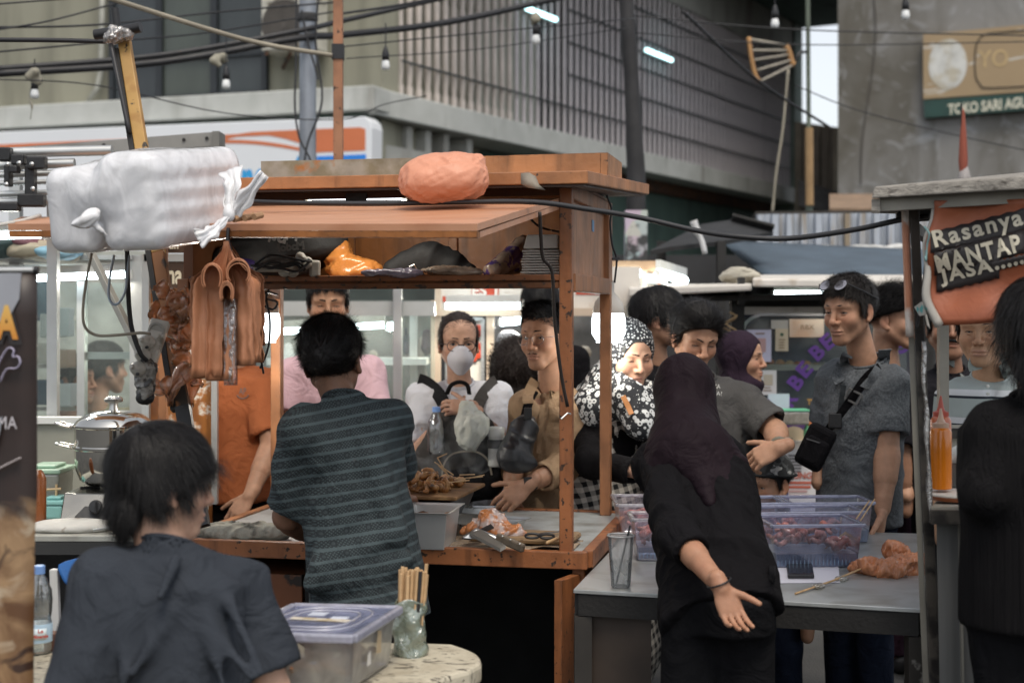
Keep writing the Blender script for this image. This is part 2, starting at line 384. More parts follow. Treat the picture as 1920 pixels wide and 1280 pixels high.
 def mesh(s):
  f=s.f;ins=f<0;c=np.zeros(np.array(f.shape)-1,np.uint8)
  for i in(0,1):
   for j in(0,1):
    for k in(0,1):c+=ins[i:f.shape[0]-1+i,j:f.shape[1]-1+j,k:f.shape[2]-1+k]
  act=(c>0)&(c<8);I=np.argwhere(act)
  if len(I)==0:return np.zeros((0,3)),np.zeros((0,4),int)
  idx=np.full(act.shape,-1,np.int64);idx[act]=np.arange(len(I))
  acc=np.zeros((len(I),3));cnt=np.zeros(len(I))
  corners=[(i,j,k)for i in(0,1)for j in(0,1)for k in(0,1)]
  val={q:f[I[:,0]+q[0],I[:,1]+q[1],I[:,2]+q[2]]for q in corners}
  for a in corners:
   for ax in range(3):
    if a[ax]:continue
    b=list(a);b[ax]=1;b=tuple(b);va,vb=val[a],val[b];m=(va<0)!=(vb<0)
    t=np.where(m,va/np.where(m,va-vb,1),0);p=np.array(a,float)[None,:].repeat(len(I),0);p[:,ax]+=t
    acc[m]+=p[m];cnt[m]+=1
  V=s.lo+(I+acc/cnt[:,None])*s.h;Fs=[]
  for ax in range(3):
   o=[0,1,2];o.remove(ax);u,v=o
   s0=[slice(None)]*3;s1=[slice(None)]*3;s0[ax]=slice(0,-1);s1[ax]=slice(1,None)
   for q in(u,v):s0[q]=slice(1,-1);s1[q]=slice(1,-1)
   A0=ins[tuple(s0)];A1=ins[tuple(s1)];E=np.argwhere(A0!=A1)
   if len(E)==0:continue
   neg=A0[tuple(E.T)];E=E.copy();E[:,u]+=1;E[:,v]+=1
   def g(du,dv):
    q=E.copy();q[:,u]-=du;q[:,v]-=dv;return idx[tuple(q.T)]
   quad=np.stack([g(1,1),g(0,1),g(0,0),g(1,0)],1)
   fl=neg if ax!=1 else~neg
   quad[~fl]=quad[~fl][:,::-1];Fs.append(quad)
  F=np.vstack(Fs);return V,F[(F>=0).all(1)]
def vnormals(V,F):
 n=np.zeros_like(V);a=V[F[:,2]]-V[F[:,0]];b=V[F[:,3]]-V[F[:,1]];fn=np.cross(a,b)
 for k in range(4):np.add.at(n,F[:,k],fn)
 return n/np.maximum(1e-12,np.linalg.norm(n,axis=1,keepdims=True))
def relax(V,F,it=1,w=.5):
 for _ in range(it):
  acc=np.zeros_like(V);c=np.zeros(len(V))
  for k in range(4):
   np.add.at(acc,F[:,k],V[F[:,(k+1)%4]]);np.add.at(c,F[:,k],1)
  V=V*(1-w)+w*acc/np.maximum(1,c)[:,None]
 return V
def folds(V,F,amp,freq,along,seed=0,st=.18,N=None):
 """cloth folds: ridged noise stretched along a direction"""
 N=vnormals(V,F)if N is None else N;d=nrm(along);x,y,z=frame(d)
 q=np.stack([V@x*freq,V@y*freq,V@d*freq*st],1)
 q[:,:2]+=.35*np.stack([vnoise(V*freq*.35,seed+5),vnoise(V*freq*.35,seed+6)],1)
 n=vnoise(q,seed);n2=vnoise(q*2.1,seed+1);n3=vnoise(V*freq*.3,seed+2)
 r=((1-np.abs(n)*1.6)**3*.75+.45*(1-2*np.abs(n2))-.3)*(1.0+.9*n3)
 return V+N*(amp*r)[:,None]
def join(parts):
 Vs,Fs,o=[],[],0
 for V,F in parts:Vs.append(V);Fs.append(F+o);o+=len(V)
 return np.vstack(Vs),np.vstack(Fs)
# ---------------------------------------------------------------- people
class HF:
 """head frame: x = towards the picture's right when it faces us, y = face, z = crown"""
 def __init__(s,c,yaw,pitch=0,roll=0,sc=1.0):
  a,p,r=map(math.radians,(yaw,pitch,roll));s.c=np.asarray(c,float);s.s=sc
  F=A(math.sin(a),-math.cos(a),0);U=A(0,0,1);X=np.cross(U,F)
  F2=F*math.cos(p)-U*math.sin(p);U2=U*math.cos(p)+F*math.sin(p)
  X2=X*math.cos(r)+U2*math.sin(r);U3=U2*math.cos(r)-X*math.sin(r)
  s.B=np.array([X2,F2,U3])
 def w(s,*p):return s.c+np.asarray(p,float)*s.s@s.B
 def loc(s,V):return(V-s.c)@s.B.T/s.s
def M_skin():return mat('skin',(.4,.2,.12),rough=.52,var=.10,vscale=45,bump=.10,bscale=260,vcol=True,sss=.06,spec=.35,rvar=.12,col2=(.30,.12,.07),mix=(.5,1.3),mscale=22)
SKIN=dict(tan=(.37,.19,.115),light=(.52,.315,.22),mid=(.42,.235,.15),dark=(.21,.11,.068))
def build_head(hf,skin='tan',fat=0.0,nose=1.0,eye=.6,jaw=1.0,age=0.0,h=.0026,ears=True,neck=None,nr=.046,lips=None,mouth_open=0.0,stub=0.0,female=False):
 s=hf.s;B=hf.B;w=hf.w
 lo=hf.c-.165*s;hi=hf.c+.16*s
 if neck is not None:lo=np.minimum(lo,np.asarray(neck)-.06);hi=np.maximum(hi,np.asarray(neck)+.06)
 D=SDF(lo,hi,h);e=lambda c,r,k=.02,op='+':D.ell(w(*c),np.array(r)*s,B,k*s,op)
 k=lambda a,b,ra,rb=None,kk=.015,op='+':D.cone(w(*a),w(*b),ra*s,(rb if rb is not None else ra)*s,kk*s,op)
 e((0,-.016,.036),(.075,.094,.079),0);e((0,.034,.036),(.059,.047,.053),.03)
 e((0,.030,-.030),(.059+.006*fat,.055,.064),.03)
 for q in(-1,1):
  k((q*(.050+.008*fat)*jaw,0,-.052),(q*.018,.060,-.099),.020+.006*fat,.016+.004*fat,.03)
  e((q*(.038+.006*fat),.056,-.030-.004*fat),(.024+.006*fat,.024,.024+.006*fat),.025)
  k((q*.014,.0835,.022),(q*.046,.066,.020),.0095 if not female else .007,None,.016)
 e((0,.068,-.099),(.023+.006*fat,.019,.018),.02)
 if fat>.3:e((0,.035,-.105),(.045,.04,.025),.03)
 for q in(-1,1):e((q*.032,.097,.001),(.018,.016,.013),.014,'-')
 for q in(-1,1):e((q*.031,.0665,.000),(.0165,.0150,.0145),.004)
 k((0,.086,.012),(0,.104*1.0,-.028),.0068*nose,.0095*nose,.012);e((0,.1045,-.033),(.0115*nose,.0115,.0100),.007)
 for q in(-1,1):e((q*.0130*nose,.0930,-.0365),(.0085,.0105,.0080),.006)
 e((0,.072,-.066),(.030,.021,.023),.018)
 e((0,.0905,-.0640),(.021,.0075,.0052),.004);e((0,.0890,-.0755),(.0185,.0080,.0066),.004)
 for q in(-1,1):k((q*.0235,.084,-.0705),(0,.0975,-.0698),.0016+mouth_open,None,.003,'-')
 k((0,.0955,-.050),(0,.0955,-.058),.0028,None,.005,'-')
 for q in(-1,1):k((q*.0065,.101,-.0435),(q*.0075,.094,-.040),.0028,None,.003,'-')
 if age>0:
  for q in(-1,1):
   k((q*.020,.092,-.038),(q*.033,.078,-.074),.0016*age,None,.006,'-');k((q*.022,.0815,-.014),(q*.040,.074,-.012),.0014*age,None,.005,'-')
 for q in(-1,1):
  o=.0078*eye;zz=-.0005-.0045*(1-eye)
  e((q*.031,.082,zz),(.0142,.012,o),.001,'-')
  e((q*.031,.0660,0),(.0128,.0128,.0128),0)
 if ears:
  for q in(-1,1):
   e((q*.0775,-.012,-.010),(.0085,.0185,.031),.008);e((q*.089,-.006,-.006),(.0075,.0105,.018),.006,'-')
   e((q*.079,.002,-.037),(.006,.009,.009),.008)
 if neck is not None:D.cone(w(0,-.030,-.062),neck,nr*s,nr*1.12*s,.03)
 V,F=D.mesh();V=relax(V,F,1,.35)
 q=hf.loc(V);b=np.array(SKIN[skin]if isinstance(skin,str)else skin);c=np.tile(b,(len(V),1))
 g=lambda cx,cy,cz,rx,ry,rz:np.exp(-(((np.abs(q[:,0])-cx)/rx)**2+((q[:,1]-cy)/ry)**2+((q[:,2]-cz)/rz)**2))[:,None]
 red=np.array([1.06,.82,.78]);m=np.clip(g(.040,.07,-.028,.022,.03,.022)*.6+g(0,.10,-.033,.014,.02,.012)*.7+g(.08,-.01,-.01,.012,.02,.03)*.7,0,1)
 c=c*(1-m)+c*red*m
 lm=np.clip(g(0,.091,-.064,.020,.010,.0045)+g(0,.090,-.0757,.0175,.010,.0055),0,1)**.8
 lc=np.array(lips)if lips is not None else b*np.array([.92,.62,.62]);c=c*(1-lm)+lc*lm
 em=np.clip(g(.031,.078,.006,.016,.012,.006),0,1)*.35;c=c*(1-em)+c*np.array([.72,.66,.66])*em
 if stub:
  sm=np.clip(np.clip(g(0,.085,-.052,.026,.016,.008)*1.2,0,1)+.7*np.clip(g(0,.07,-.105,.03,.03,.02),0,1),0,1)*stub;c=c*(1-sm)+np.array([.05,.04,.035])*sm
 for sg in(-1,1):
  d=np.linalg.norm(q-np.array([sg*.031,.066,0]),axis=1);op=(d<.01335)&(q[:,1]>.07)
  c[op]=(.62,.60,.57)
 return V,F,c
def eye_bits(hf,parent,hair_col,gaze=(0,0),brow=1.0,lash=True,brow_tilt=0.0,eye=.6,brow_z=0.0,brow_col=None):
 """dark iris, upper lash line, eyebrow: children of the person"""
 s=hf.s
 ir=mat('eye_iris',(.012,.008,.006),rough=.1,var=0,rvar=0,spec=.8)
 hm=hair_col
 for q in(-1,1):
  if eye>.25:
   m=MB();d=nrm(A(gaze[0],1,gaze[1]))@hf.B;c=hf.w(q*.031,.066,0)
   prof=[(.0132*math.sin(a)*s,.0132*math.cos(a)*s)for a in np.linspace(.44,0.02,5)]
   m.lathe(prof,c,12,d);m.build('iris',ir,parent,True)
  m=MB();pts=[]
  for t in np.linspace(-1,1,7):
   x=.031+.0138*t;zz=.0078*eye*math.sqrt(max(0,1-.9*t*t))-.0005-.0045*(1-eye)
   yy=.0665+.0150*math.sqrt(max(.02,1-(.0125*t/.0165)**2-(zz/.0145)**2))
   pts.append(hf.w(q*x,yy-.0006,zz))
  m.tube(pts,[s*.0007]+[s*.0012]*5+[s*.0009],5)
  m.build('eyelashes',hm,parent,True)
  m=MB();pts=[];rs=[]
  for t in np.linspace(0,1,7):
   x=.011+.040*t;z=.0232+brow_z+.0035*math.sin(t*2.6)-.0025*t*t+brow_tilt*(t-.5)
   y=.0915-.002*t-.026*t**2.2-.0
   pts.append(hf.w(q*x,y,z));rs.append(s*brow*(.0032*(1-.7*t**1.6)))
  m.tube(pts,rs,6);m.build('eyebrow',hm,parent,True)
def ribbons(root,d0,nrmals,length,width,segs=5,grav=.25,down=(0,0,-1),curl=.1,hf=None,keep=1.0,seed=0,rad=(.079,.099,.083)):
 """tapered hair strands as ribbons that hug the head"""
 rng=np.random.default_rng(seed);n=len(root);p=root.copy();d=d0/np.maximum(1e-9,np.linalg.norm(d0,axis=1,keepdims=True));pts=[p.copy()]
 L=(np.asarray(length)*np.ones(n))[:,None];dn=np.asarray(down,float)
 for i in range(segs):
  d=d*(1-grav)+dn*grav+rng.normal(0,curl,(n,3));d/=np.linalg.norm(d,axis=1,keepdims=True)
  p=p+d*L/segs
  if hf is not None:
   for _ in range(2):
    I=np.clip(np.rint((p-hf.lo)/hf.h).astype(int),1,hf.n-2);a,b,c=I.T;f=hf.f
    g=np.stack([f[a+1,b,c]-f[a-1,b,c],f[a,b+1,c]-f[a,b-1,c],f[a,b,c+1]-f[a,b,c-1]],1);gl=np.linalg.norm(g,axis=1,keepdims=True)
    g=np.where(gl>.3*hf.h,g/np.maximum(gl,1e-9),nrmals);v=f[a,b,c][:,None]+np.sum((p-(hf.lo+I*hf.h))*g,1,keepdims=True)
    lift=.001+.004*rng.random((n,1))*(i>0);p=np.where(v<lift,p+g*np.clip(lift-v,0,.03),p)
  pts.append(p.copy())
 Q=np.stack(pts,1)
 T=np.gradient(Q,axis=1);sd=np.cross(T,nrmals[:,None,:]);sd/=np.maximum(1e-9,np.linalg.norm(sd,axis=2,keepdims=True))
 wd=np.linspace(1,.12,segs+1)[None,:,None]*(np.asarray(width)*np.ones(n))[:,None,None]*.5
 a=Q-sd*wd;b=Q+sd*wd;V=np.stack([a,b],2).reshape(-1,3);k=(segs+1)*2
 base=(np.arange(n)*k)[:,None]+(np.arange(segs)*2)[None,:]
 F=np.stack([base,base+1,base+3,base+2],2).reshape(-1,4)
 return V,F
def build_hair(hf,style='short',h=.005,thick=.012,n=4500,seed=0,top=None,length=None,front=.062,back=-.078,nape=None,lump=None,width=.0026,cap=None,whorl=(0,-.06,.118),grav=None,tilt=0.0,extra=None,out=.2,curl=.06):
 s=hf.s;B=hf.B;w=hf.w;rng=np.random.default_rng(seed)
 D=SDF(hf.c-.2*s,hf.c+.2*s,h);e=lambda c,r,k=.02,op='+':D.ell(w(*c),np.array(r)*s,B,k*s,op)
 t=thick
 e((0,-.018,.038),(.075+t*.7,.094+t,.080+t),0)
 if style in('short','long','bun','curly'):e((0,.02,.055),(.062+t*.5,.055+t*.6,.050+t),.03)
 for(c,r)in(lump or[]):e(c,r,.025)
 f0=np.array([0,.088,front]);b0=np.array([0,-.085,back]);dv=nrm(b0-f0);nn=np.array([0,dv[2],-dv[1]])
 if nn[2]<0:nn=-nn
 nw=nn@B;D.plane(w(*((f0+b0)/2)),-nw)
 if style in('short','long'):
  for q in(-1,1):e((q*.074,.016,.014),(.010,.016,.034),.006)
 for(c,r)in(extra or[]):e(c,r,.012)
 for q in(-1,1):e((q*.088,-.004,-.014),(.016,.022,.026),.006,'-')
 V,F=D.mesh();N=vnormals(V,F)
 V=V+N*((vnoise(V*70,seed)*.002+vnoise(V*28,seed+1)*.004)*s)[:,None]
 fc=V[F].mean(1);fn=np.cross(V[F[:,2]]-V[F[:,0]],V[F[:,3]]-V[F[:,1]]);ar=np.linalg.norm(fn,axis=1);fn/=np.maximum(1e-12,ar[:,None])
 ql=hf.loc(fc);ok=(np.linalg.norm((ql-np.array([0,-.016,.036]))/np.array([.075,.094,.079]),axis=1)>1.02)
 pr=ar*ok;i=rng.choice(len(F),n,p=pr/pr.sum());root=fc[i]-fn[i]*.002*s;nr_=fn[i]
 wh=w(*whorl);fl=root-wh;fl-=nr_*np.sum(fl*nr_,1,keepdims=True);fl/=np.maximum(1e-9,np.linalg.norm(fl,axis=1,keepdims=True))
 if style=='bun':fl=-fl
 if style=='up':fl=np.tile(B[2]*.7+B[1]*.6,(n,1))*.5+fl*.2
 if style=='curly':fl=rng.normal(0,1,(n,3))
 d0=fl+nr_*out+rng.normal(0,.10,(n,3))
 ln=(length if length else .035)*s*rng.uniform(.6,1.25,n)
 fly=rng.random(n)<.05;d0=d0+nr_*(fly*.7)[:,None]+rng.normal(0,.35,(n,3))*fly[:,None];wf_=np.where(fly,.5,1.0)
 Vr,Fr=ribbons(root,d0,nr_,ln,width*s*wf_*rng.uniform(.5,1.3,n),5 if n<2500 else 6,.22 if grav is None else grav,curl=curl,hf=D,seed=seed)
 return join([(V,F),(Vr,Fr)])
def hand(D,W,d,n,side,s=1.0,curl=(.3,.3,.35,.4),thumb=.3,spread=.06,k=.008,wr=.024):
 """W wrist, d finger direction, n the way the palm looks, side = +-1 where the thumb is along cross(n, d)"""
 d=nrm(d);n=nrm(np.asarray(n,float)-d*np.dot(n,d));t=np.cross(n,d)*side;W=np.asarray(W,float)
 D.cone(W-d*.03*s,W+d*.01*s,wr*s,wr*.95*s,k)
 D.ell(W+d*.048*s+t*.002*s,np.array([.040,.046,.0135])*s,np.array([t,d,n]),.012*s)
 lens=(.92,1.0,.94,.76)
 for i in range(4):
  off=(.029-.0195*i)*s;kn=W+d*(.086-.004*abs(i-1.2))*s+t*off;D.cone(W+d*.02*s+t*off*.5,kn,.013*s,.0105*s,.010*s)
  dd=nrm(d+t*(spread*(1.3-i)));p=kn;r=.0092*s
  for j,L in enumerate((.043,.027,.022)):
   a=curl[i]*(1,1.15,.8)[j];dd=nrm(dd*math.cos(a)+nrm(n-dd*np.dot(n,dd))*math.sin(a));q=p+dd*L*lens[i]*s;D.cone(p,q,r,r*.9,.003*s);p=q;r*=.91
 p=W+d*.022*s+t*.024*s;dd=nrm(d*.75+t*.75+n*thumb);r=.0125*s
 for L,bend in((.040,0),(.032,.3),(.026,.3)):
  dd=nrm(dd+(d*.6+n*thumb)*bend);q=p+dd*L*s;D.cone(p,q,r,r*.88,.008*s if L==.040 else .003*s);p=q;r*=.88
def body_axes(yaw):
 a=math.radians(yaw);r=A(math.cos(a),math.sin(a),0);f=A(math.sin(a),-math.cos(a),0)
 return(r if r[0]>=0 else-r),f
def person(label,head,yaw,pel,byaw,pitch=0,roll=0,hs=1.0,skin='tan',sh=.185,girth=1.0,depth=1.0,nb=None,arms=None,shirt=None,pants=None,hair=None,face=None,eyes=None,female=False,hands=None,group=None,legs=True,fine=False,hair_mat=None,head_h=None,chest=1.0,neck_r=.046,shoulders=None,knees=None):
 """head: world point between the eyes' depth and the ears; pel: pelvis centre; arms: {'L': (elbow, wrist)} with L the picture's left"""
 hf=HF(head,yaw,pitch,roll,hs);pel=np.asarray(pel,float);r,f=body_axes(byaw)
 nb=hf.w(0,-.045,-.185)if nb is None else np.asarray(nb,float)
 t=thing('person',label,'person',(pel[0],pel[1],0),group)
 up=nrm(nb-pel);f=nrm(f-up*np.dot(f,up));r=nrm(r-up*np.dot(r,up));L=np.linalg.norm(nb-pel)
 g=girth;sec=lambda u,a,b,fo=0.0:(pel+up*L*u+f*fo,r,f,a*g,b*g*depth)
 body=[sec(-.10,.150,.105),sec(.02,.170,.115),sec(.32,.145,.100),sec(.62,.160*chest,.112*chest),sec(.84,.155*chest,.095),sec(.95,.075,.062)]
 SH={'L':nb-up*.075*hs-r*sh,'R':nb-up*.075*hs+r*sh}
 if shoulders:SH.update({k:np.asarray(v,float)for k,v in shoulders.items()})
 arms=arms or{}
 for q,sg in(('L',-1),('R',1)):
  k_=min(1,sh/.17)
  if q not in arms:arms[q]=(SH[q]+(r*sg*.05-A(0,0,.27))*k_,SH[q]+(r*sg*.06-A(0,0,.50)+f*.04)*k_)
 arms={q:(np.asarray(a[0],float),np.asarray(a[1],float))for q,a in arms.items()}
# ---- skin: head, neck, trunk, arms, hands and legs in one mesh
 fc=dict(face or{});hh=head_h or(.0026 if fine else .0032)
 Vh,Fh,ch=build_head(hf,skin,h=hh,neck=nb-up*.05,nr=neck_r,female=female,**fc)
 pts=[pel,nb]+[a for q in arms.values()for a in q]+list(SH.values())
 feet=[]
 if legs:
  for sg in(-1,1):
   hip=pel+r*.085*sg*g-A(0,0,.03);kn=np.array([hip[0],hip[1],hip[2]*.53])+f*.02
   if knees:kn=np.asarray(knees[0 if sg<0 else 1],float)
   ft=np.array([kn[0],kn[1],.06])-f*.02*A(1,1,0);feet.append((hip,kn,ft));pts+=[kn,ft-A(0,0,.06)]
 lo=np.min(pts,0)-.22;hi=np.max(pts,0)+.22;D=SDF(lo,hi,.008);D.loft([(c,a,b,w_*.93,d_*.93)for c,a,b,w_,d_ in body],.03)
 ar=.86 if female else 1.0
 for q,(E,Wr)in arms.items():
  D.cone(nb-up*.06,SH[q]-up*.012,.034,.036,.03);D.cone(SH[q]-up*.008,E,.041*ar*hs,.040*ar*hs,.02);D.cone(E,Wr,.041*ar*hs,.027*ar*hs,.015)
  D.cone(lerp(E,Wr,.15),lerp(E,Wr,.45),.043*ar*hs,.040*ar*hs,.02)
 for hip,kn,ft in feet:
  D.cone(hip,kn,.062*g,.040*g,.03);D.cone(kn,ft,.040*g,.032,.02);D.cone(ft-A(0,0,.03),ft-A(0,0,.035)+f*A(1,1,0)*.14,.036,.026,.02)
 parts=[(Vh,Fh)];cs=[ch];V,F=D.mesh();parts.append((V,F));sk=np.array(SKIN[skin]if isinstance(skin,str)else skin);cs.append(np.tile(sk,(len(V),1)))
 for q,hd in(hands or{}).items():
  E,Wr=arms[q];D=SDF(np.minimum(lerp(E,Wr,.4),Wr)-.16,np.maximum(lerp(E,Wr,.4),Wr)+.16,.0032 if fine else .0042)
  sc=hd.get('s',hs*ar);D.cone(lerp(E,Wr,.35),Wr,.0415*ar*hs,.0275*ar*hs,.01);hand(D,Wr,hd['d'],hd['n'],hd['side'],sc,hd.get('curl',(.3,.3,.35,.4)),hd.get('thumb',.3),hd.get('spread',.06),wr=.0255)
  V,F=D.mesh();V=relax(V,F,1,.3);parts.append((V,F));cc=np.tile(sk,(len(V),1));cs.append(cc)
 Vb,Fb=join(parts);nh=len(Vh)
 hm=hair_mat or mat('hair_black',(.010,.009,.009),rough=.5,var=.3,vscale=90,spec=.22,bump=.15,bscale=160)
 if eyes is not False:eye_bits(hf,t,hm,**(eyes or{}))
 if hair is not None:
  V,F=build_hair(hf,**hair);finish('hair',V,F,hm,t,50)
# ---- clothes
 cuts=[]
 if shirt and shirt.get('under'):
  D=SDF(lo,hi,.008);D.loft([(c,a,b,w_*.96+.004,d_*.96+.006)for c,a,b,w_,d_ in body],.03);D.cone(nb-up*.03,nb+up*.16+f*.02,.050*hs,.056*hs,.006,'-');D.plane(pel,-up);V,F=D.mesh();finish('undershirt',V,F,shirt['under'],t,True)
 if shirt:
  sp=dict(shirt);ez=sp.get('ease',.022);sl=sp.get('sleeve',.55);hem=sp.get('hem',-.12);hq=sp.get('h',.0075)
  D=SDF(lo,hi,hq);bs=[(c,a,b,w_+ez,d_+ez)for c,a,b,w_,d_ in body];flare=sp.get('flare',0.0)
  bs=[(pel+up*L*(hem-.06),r,f,(.178+flare)*g+ez,(.124+flare*.7)*g*depth+ez)]+bs[1:]
  bs[1]=(bs[1][0],r,f,bs[1][3]+flare*.7,bs[1][4]+flare*.5);bs[2]=(bs[2][0],r,f,bs[2][3]+flare*.5+.012,bs[2][4]+flare*.4+.008)
  D.loft(bs,.03)
  D2=SDF(lo,hi,hq)
  for q,(E,Wr)in arms.items():
   D.cone(nb-up*.030+r*(-.045 if q=='L' else .045),SH[q],.036,.046+ez*.3,.035);D.cone(lerp(body[3][0],SH[q],.55),SH[q],.080,.055,.04)
   Ln=np.linalg.norm(E-SH[q]);L2=np.linalg.norm(Wr-E);tot=Ln+L2;cut=sl*tot;ra=sp.get('sr',.054);rb=sp.get('sr2',.064)
   if cut<=Ln:e=lerp(SH[q],E,cut/Ln);ax=nrm(E-SH[q]);D2 .cone(SH[q],e+ax*.05,ra,rb+.004,.01)
   else:e=lerp(E,Wr,(cut-Ln)/L2);ax=nrm(Wr-E);D2 .cone(SH[q],E,ra,(ra+rb)/2,.01);D2 .cone(E,e+ax*.05,(ra+rb)/2,rb,.02)
   sl_,Xs=D2 ._sub(e-.14,e+.14)
   if sl_ is not None:
    along=(Xs[0]-e[0])*ax[0]+(Xs[1]-e[1])*ax[1]+(Xs[2]-e[2])*ax[2]
    rad=np.sqrt(np.maximum(0,(Xs[0]-e[0])**2+(Xs[1]-e[1])**2+(Xs[2]-e[2])**2-along**2))
    D2 .f[sl_]=np.maximum(D2 .f[sl_],np.where(rad<.115,along,-.2).astype(np.float32))
   D2 .cone(e-ax*.05,e+ax*.05,rb-.022,rb-.004,.004,'-')
  D._comb((slice(None),)*3,D2 .f,.030,'+')
  nk=sp.get('neck',.058);nz=sp.get('neck_z',.0)
  if sp.get('rib',True):D.cone(nb-up*.05,nb+up*(.022+nz),nk*hs+.014,nk*hs+.003,.015)
  SFD=D
  D.plane(pel+up*L*hem,-up);D.cone(pel+up*L*(hem-.08),pel+up*L*(hem-.02),.09,.09,.01,'-')
  cn=nrm(up+f*.42);cp=nb+up*(.000+nz);D.plane(cp,cn)if sp.get('rib',True)else None
  D.cone(nb+up*(-.02+nz)-f*.004,nb+up*.16+f*.02,nk*hs-.003,nk*hs*1.1,.006,'-')
  if sp.get('open'):D.cone(nb+f*.10+up*.0,nb+f*.125-up*sp['open'],.045,.006,.01,'-')
  for a_,b_,ra_,k_ in sp.get('ridges',[]):D.cone(a_,b_,ra_,ra_*.6,k_)
  for a_,b_,ra_,k_ in sp.get('grooves',[]):D.cone(a_,b_,ra_,ra_*.6,k_,'-')
  V,F=D.mesh();V=relax(V,F,1,.5)
  for am,fq,al,sd in sp.get('folds',[(.006,9,(0.2,0,1),3)]):V=folds(V,F,am*1.25,fq,al,sd)
  V=relax(V,F,1,.4);finish('shirt',V,F,sp['mat'],t,True)
  if sp.get('rib',True):
   m=MB();ring=[cp+(r*math.cos(a)+f*math.sin(a))*nk*hs*1.0-up*(.42*math.sin(a)*nk*hs)for a in np.linspace(0,2*math.pi,29)]
   m.tube(ring,.0062,6,flat=1.0);m.build('collar',sp.get('mat2',sp['mat']),t,True)
 if shirt:
  I=np.clip(np.rint((Vb-SFD.lo)/SFD.h).astype(int),0,SFD.n-1);fv=SFD.f[I[:,0],I[:,1],I[:,2]];am=np.clip((.001-fv)/.010,0,1)*.020;am[:nh]*=(Vb[:nh]@up<nb@up-.02);Vb=Vb-vnormals(Vb,Fb)*am[:,None]
 finish('body',Vb,Fb,M_skin(),t,True,cols=np.vstack(cs))
 if pants:
  D=SDF(np.minimum(lo,np.min([q[2]for q in feet],0)-.1),hi,.009)
  D.loft([(pel+up*.10,r,f,.158*g,.112*g*depth),(pel,r,f,.178*g,.128*g*depth),(pel-A(0,0,.10),r,f,.172*g,.120*g*depth)],.02)
  pw_=pants.get('w',1.0)
  for hip,kn,ft in feet:D.cone(hip,kn,.092*g*pw_,.070*pw_,.03);D.cone(kn,ft+A(0,0,.02),.070*pw_,.062*pw_,.02)
  D.plane((0,0,.07),(0,0,-1));V,F=D.mesh();V=relax(V,F,1,.5);V=folds(V,F,.006,9,(.3,.2,1),9);finish('trousers',V,F,pants['mat'],t,True)
  m=MB()
  for hip,kn,ft in feet:m.box(ft-A(0,0,.025)+f*A(1,1,0)*.05,(.09,.09,.07));
  for hip,kn,ft in feet:m.beam(ft-A(0,0,.03)-f*.05,ft-A(0,0,.032)+f*.18,.095,.055)
  m.build('shoe',mat('shoe_dark',(.02,.02,.022),rough=.6),t,True,bev=.02)
 return t,hf,dict(nb=nb,up=up,r=r,f=f,SH=SH,arms=arms,L=L,pel=pel,lo=lo,hi=hi)
# ---------------------------------------------------------------- shared materials
def hit(px,py,p0,n):
 """where the ray through a photo pixel meets a plane"""
 o=A(0,0,CH);d=A((px-960)/FPX,1,-(py-HY)/FPX);n=np.asarray(n,float);return o+d*(np.dot(np.asarray(p0,float)-o,n)/np.dot(d,n))
m_black=mat('black_plastic',(.012,.012,.013),rough=.45,var=.2,bump=.1)
m_cable=mat('cable_rubber',(.014,.014,.016),rough=.5,var=.2)
m_steel=mat('stainless',(.50,.50,.48),rough=.3,metal=1.0,var=.12,vscale=10,bump=.06,bscale=40)
m_alu=mat('aluminium',(.52,.53,.52),rough=.42,metal=.75,var=.1,vscale=5)
m_white=mat('white_paint',(.68,.69,.66),rough=.5,var=.08,col2=(.5,.5,.46),mix=(.5,.75),mscale=3)
m_dark=mat('dark_wood_black',(.012,.011,.010),rough=.7,var=.4,bump=.2)
m_tube=glow('tube_light',(.80,.96,1.0),9.0)
m_neon=glow('neon_tube',(.55,.95,1.0),3.0)
m_bulb_off=mat('bulb_white',(.75,.76,.75),rough=.3,var=.03)
m_glass=film('display_glass',(.75,.82,.80),op=.05,rough=.08,bump=0,bscale=2,glossy=.03)
def orange(name='orange_paint',base=(.33,.142,.060),wear=(.035,.02,.012),amt=.70,sc=30,rough=.5):
 return mat(name,base,rough=rough,var=.16,vscale=7,col2=tuple(c*.62 for c in base),mix=(.45,.7),mscale=6,wear=wear,wmix=(amt,amt+.05),wscale=sc,bump=.15,bscale=45,edge=(.03,.02,.014),drip=tuple(c*.45 for c in base))
m_orange=orange();m_orange_rust=orange('orange_rust',(.32,.115,.04),amt=.60,sc=42)
m_flap=mat('flap_laminate',(.52,.265,.155),rough=.40,var=.10,vscale=5,col2=(.44,.19,.095),mix=(.5,.75),mscale=2.5,bump=.04,stretch=(1,4,4),wear=(.12,.05,.025),wmix=(.66,.74),wscale=9)
# ---------------------------------------------------------------- ground
g=NT('asphalt',.85);n1=g.noise(1.2,6);n2=g.noise(90,3);g.color(g.mix(g.rng(n1,.35,.7),(.035,.036,.037),(.085,.083,.078)));g.bump(n2,.5,.01)
m=MB();m.sheet([[(x,y,0)for y in np.linspace(-60,240,9)]for x in np.linspace(-150,150,9)]);m.build('ground',g.m,kind='structure')
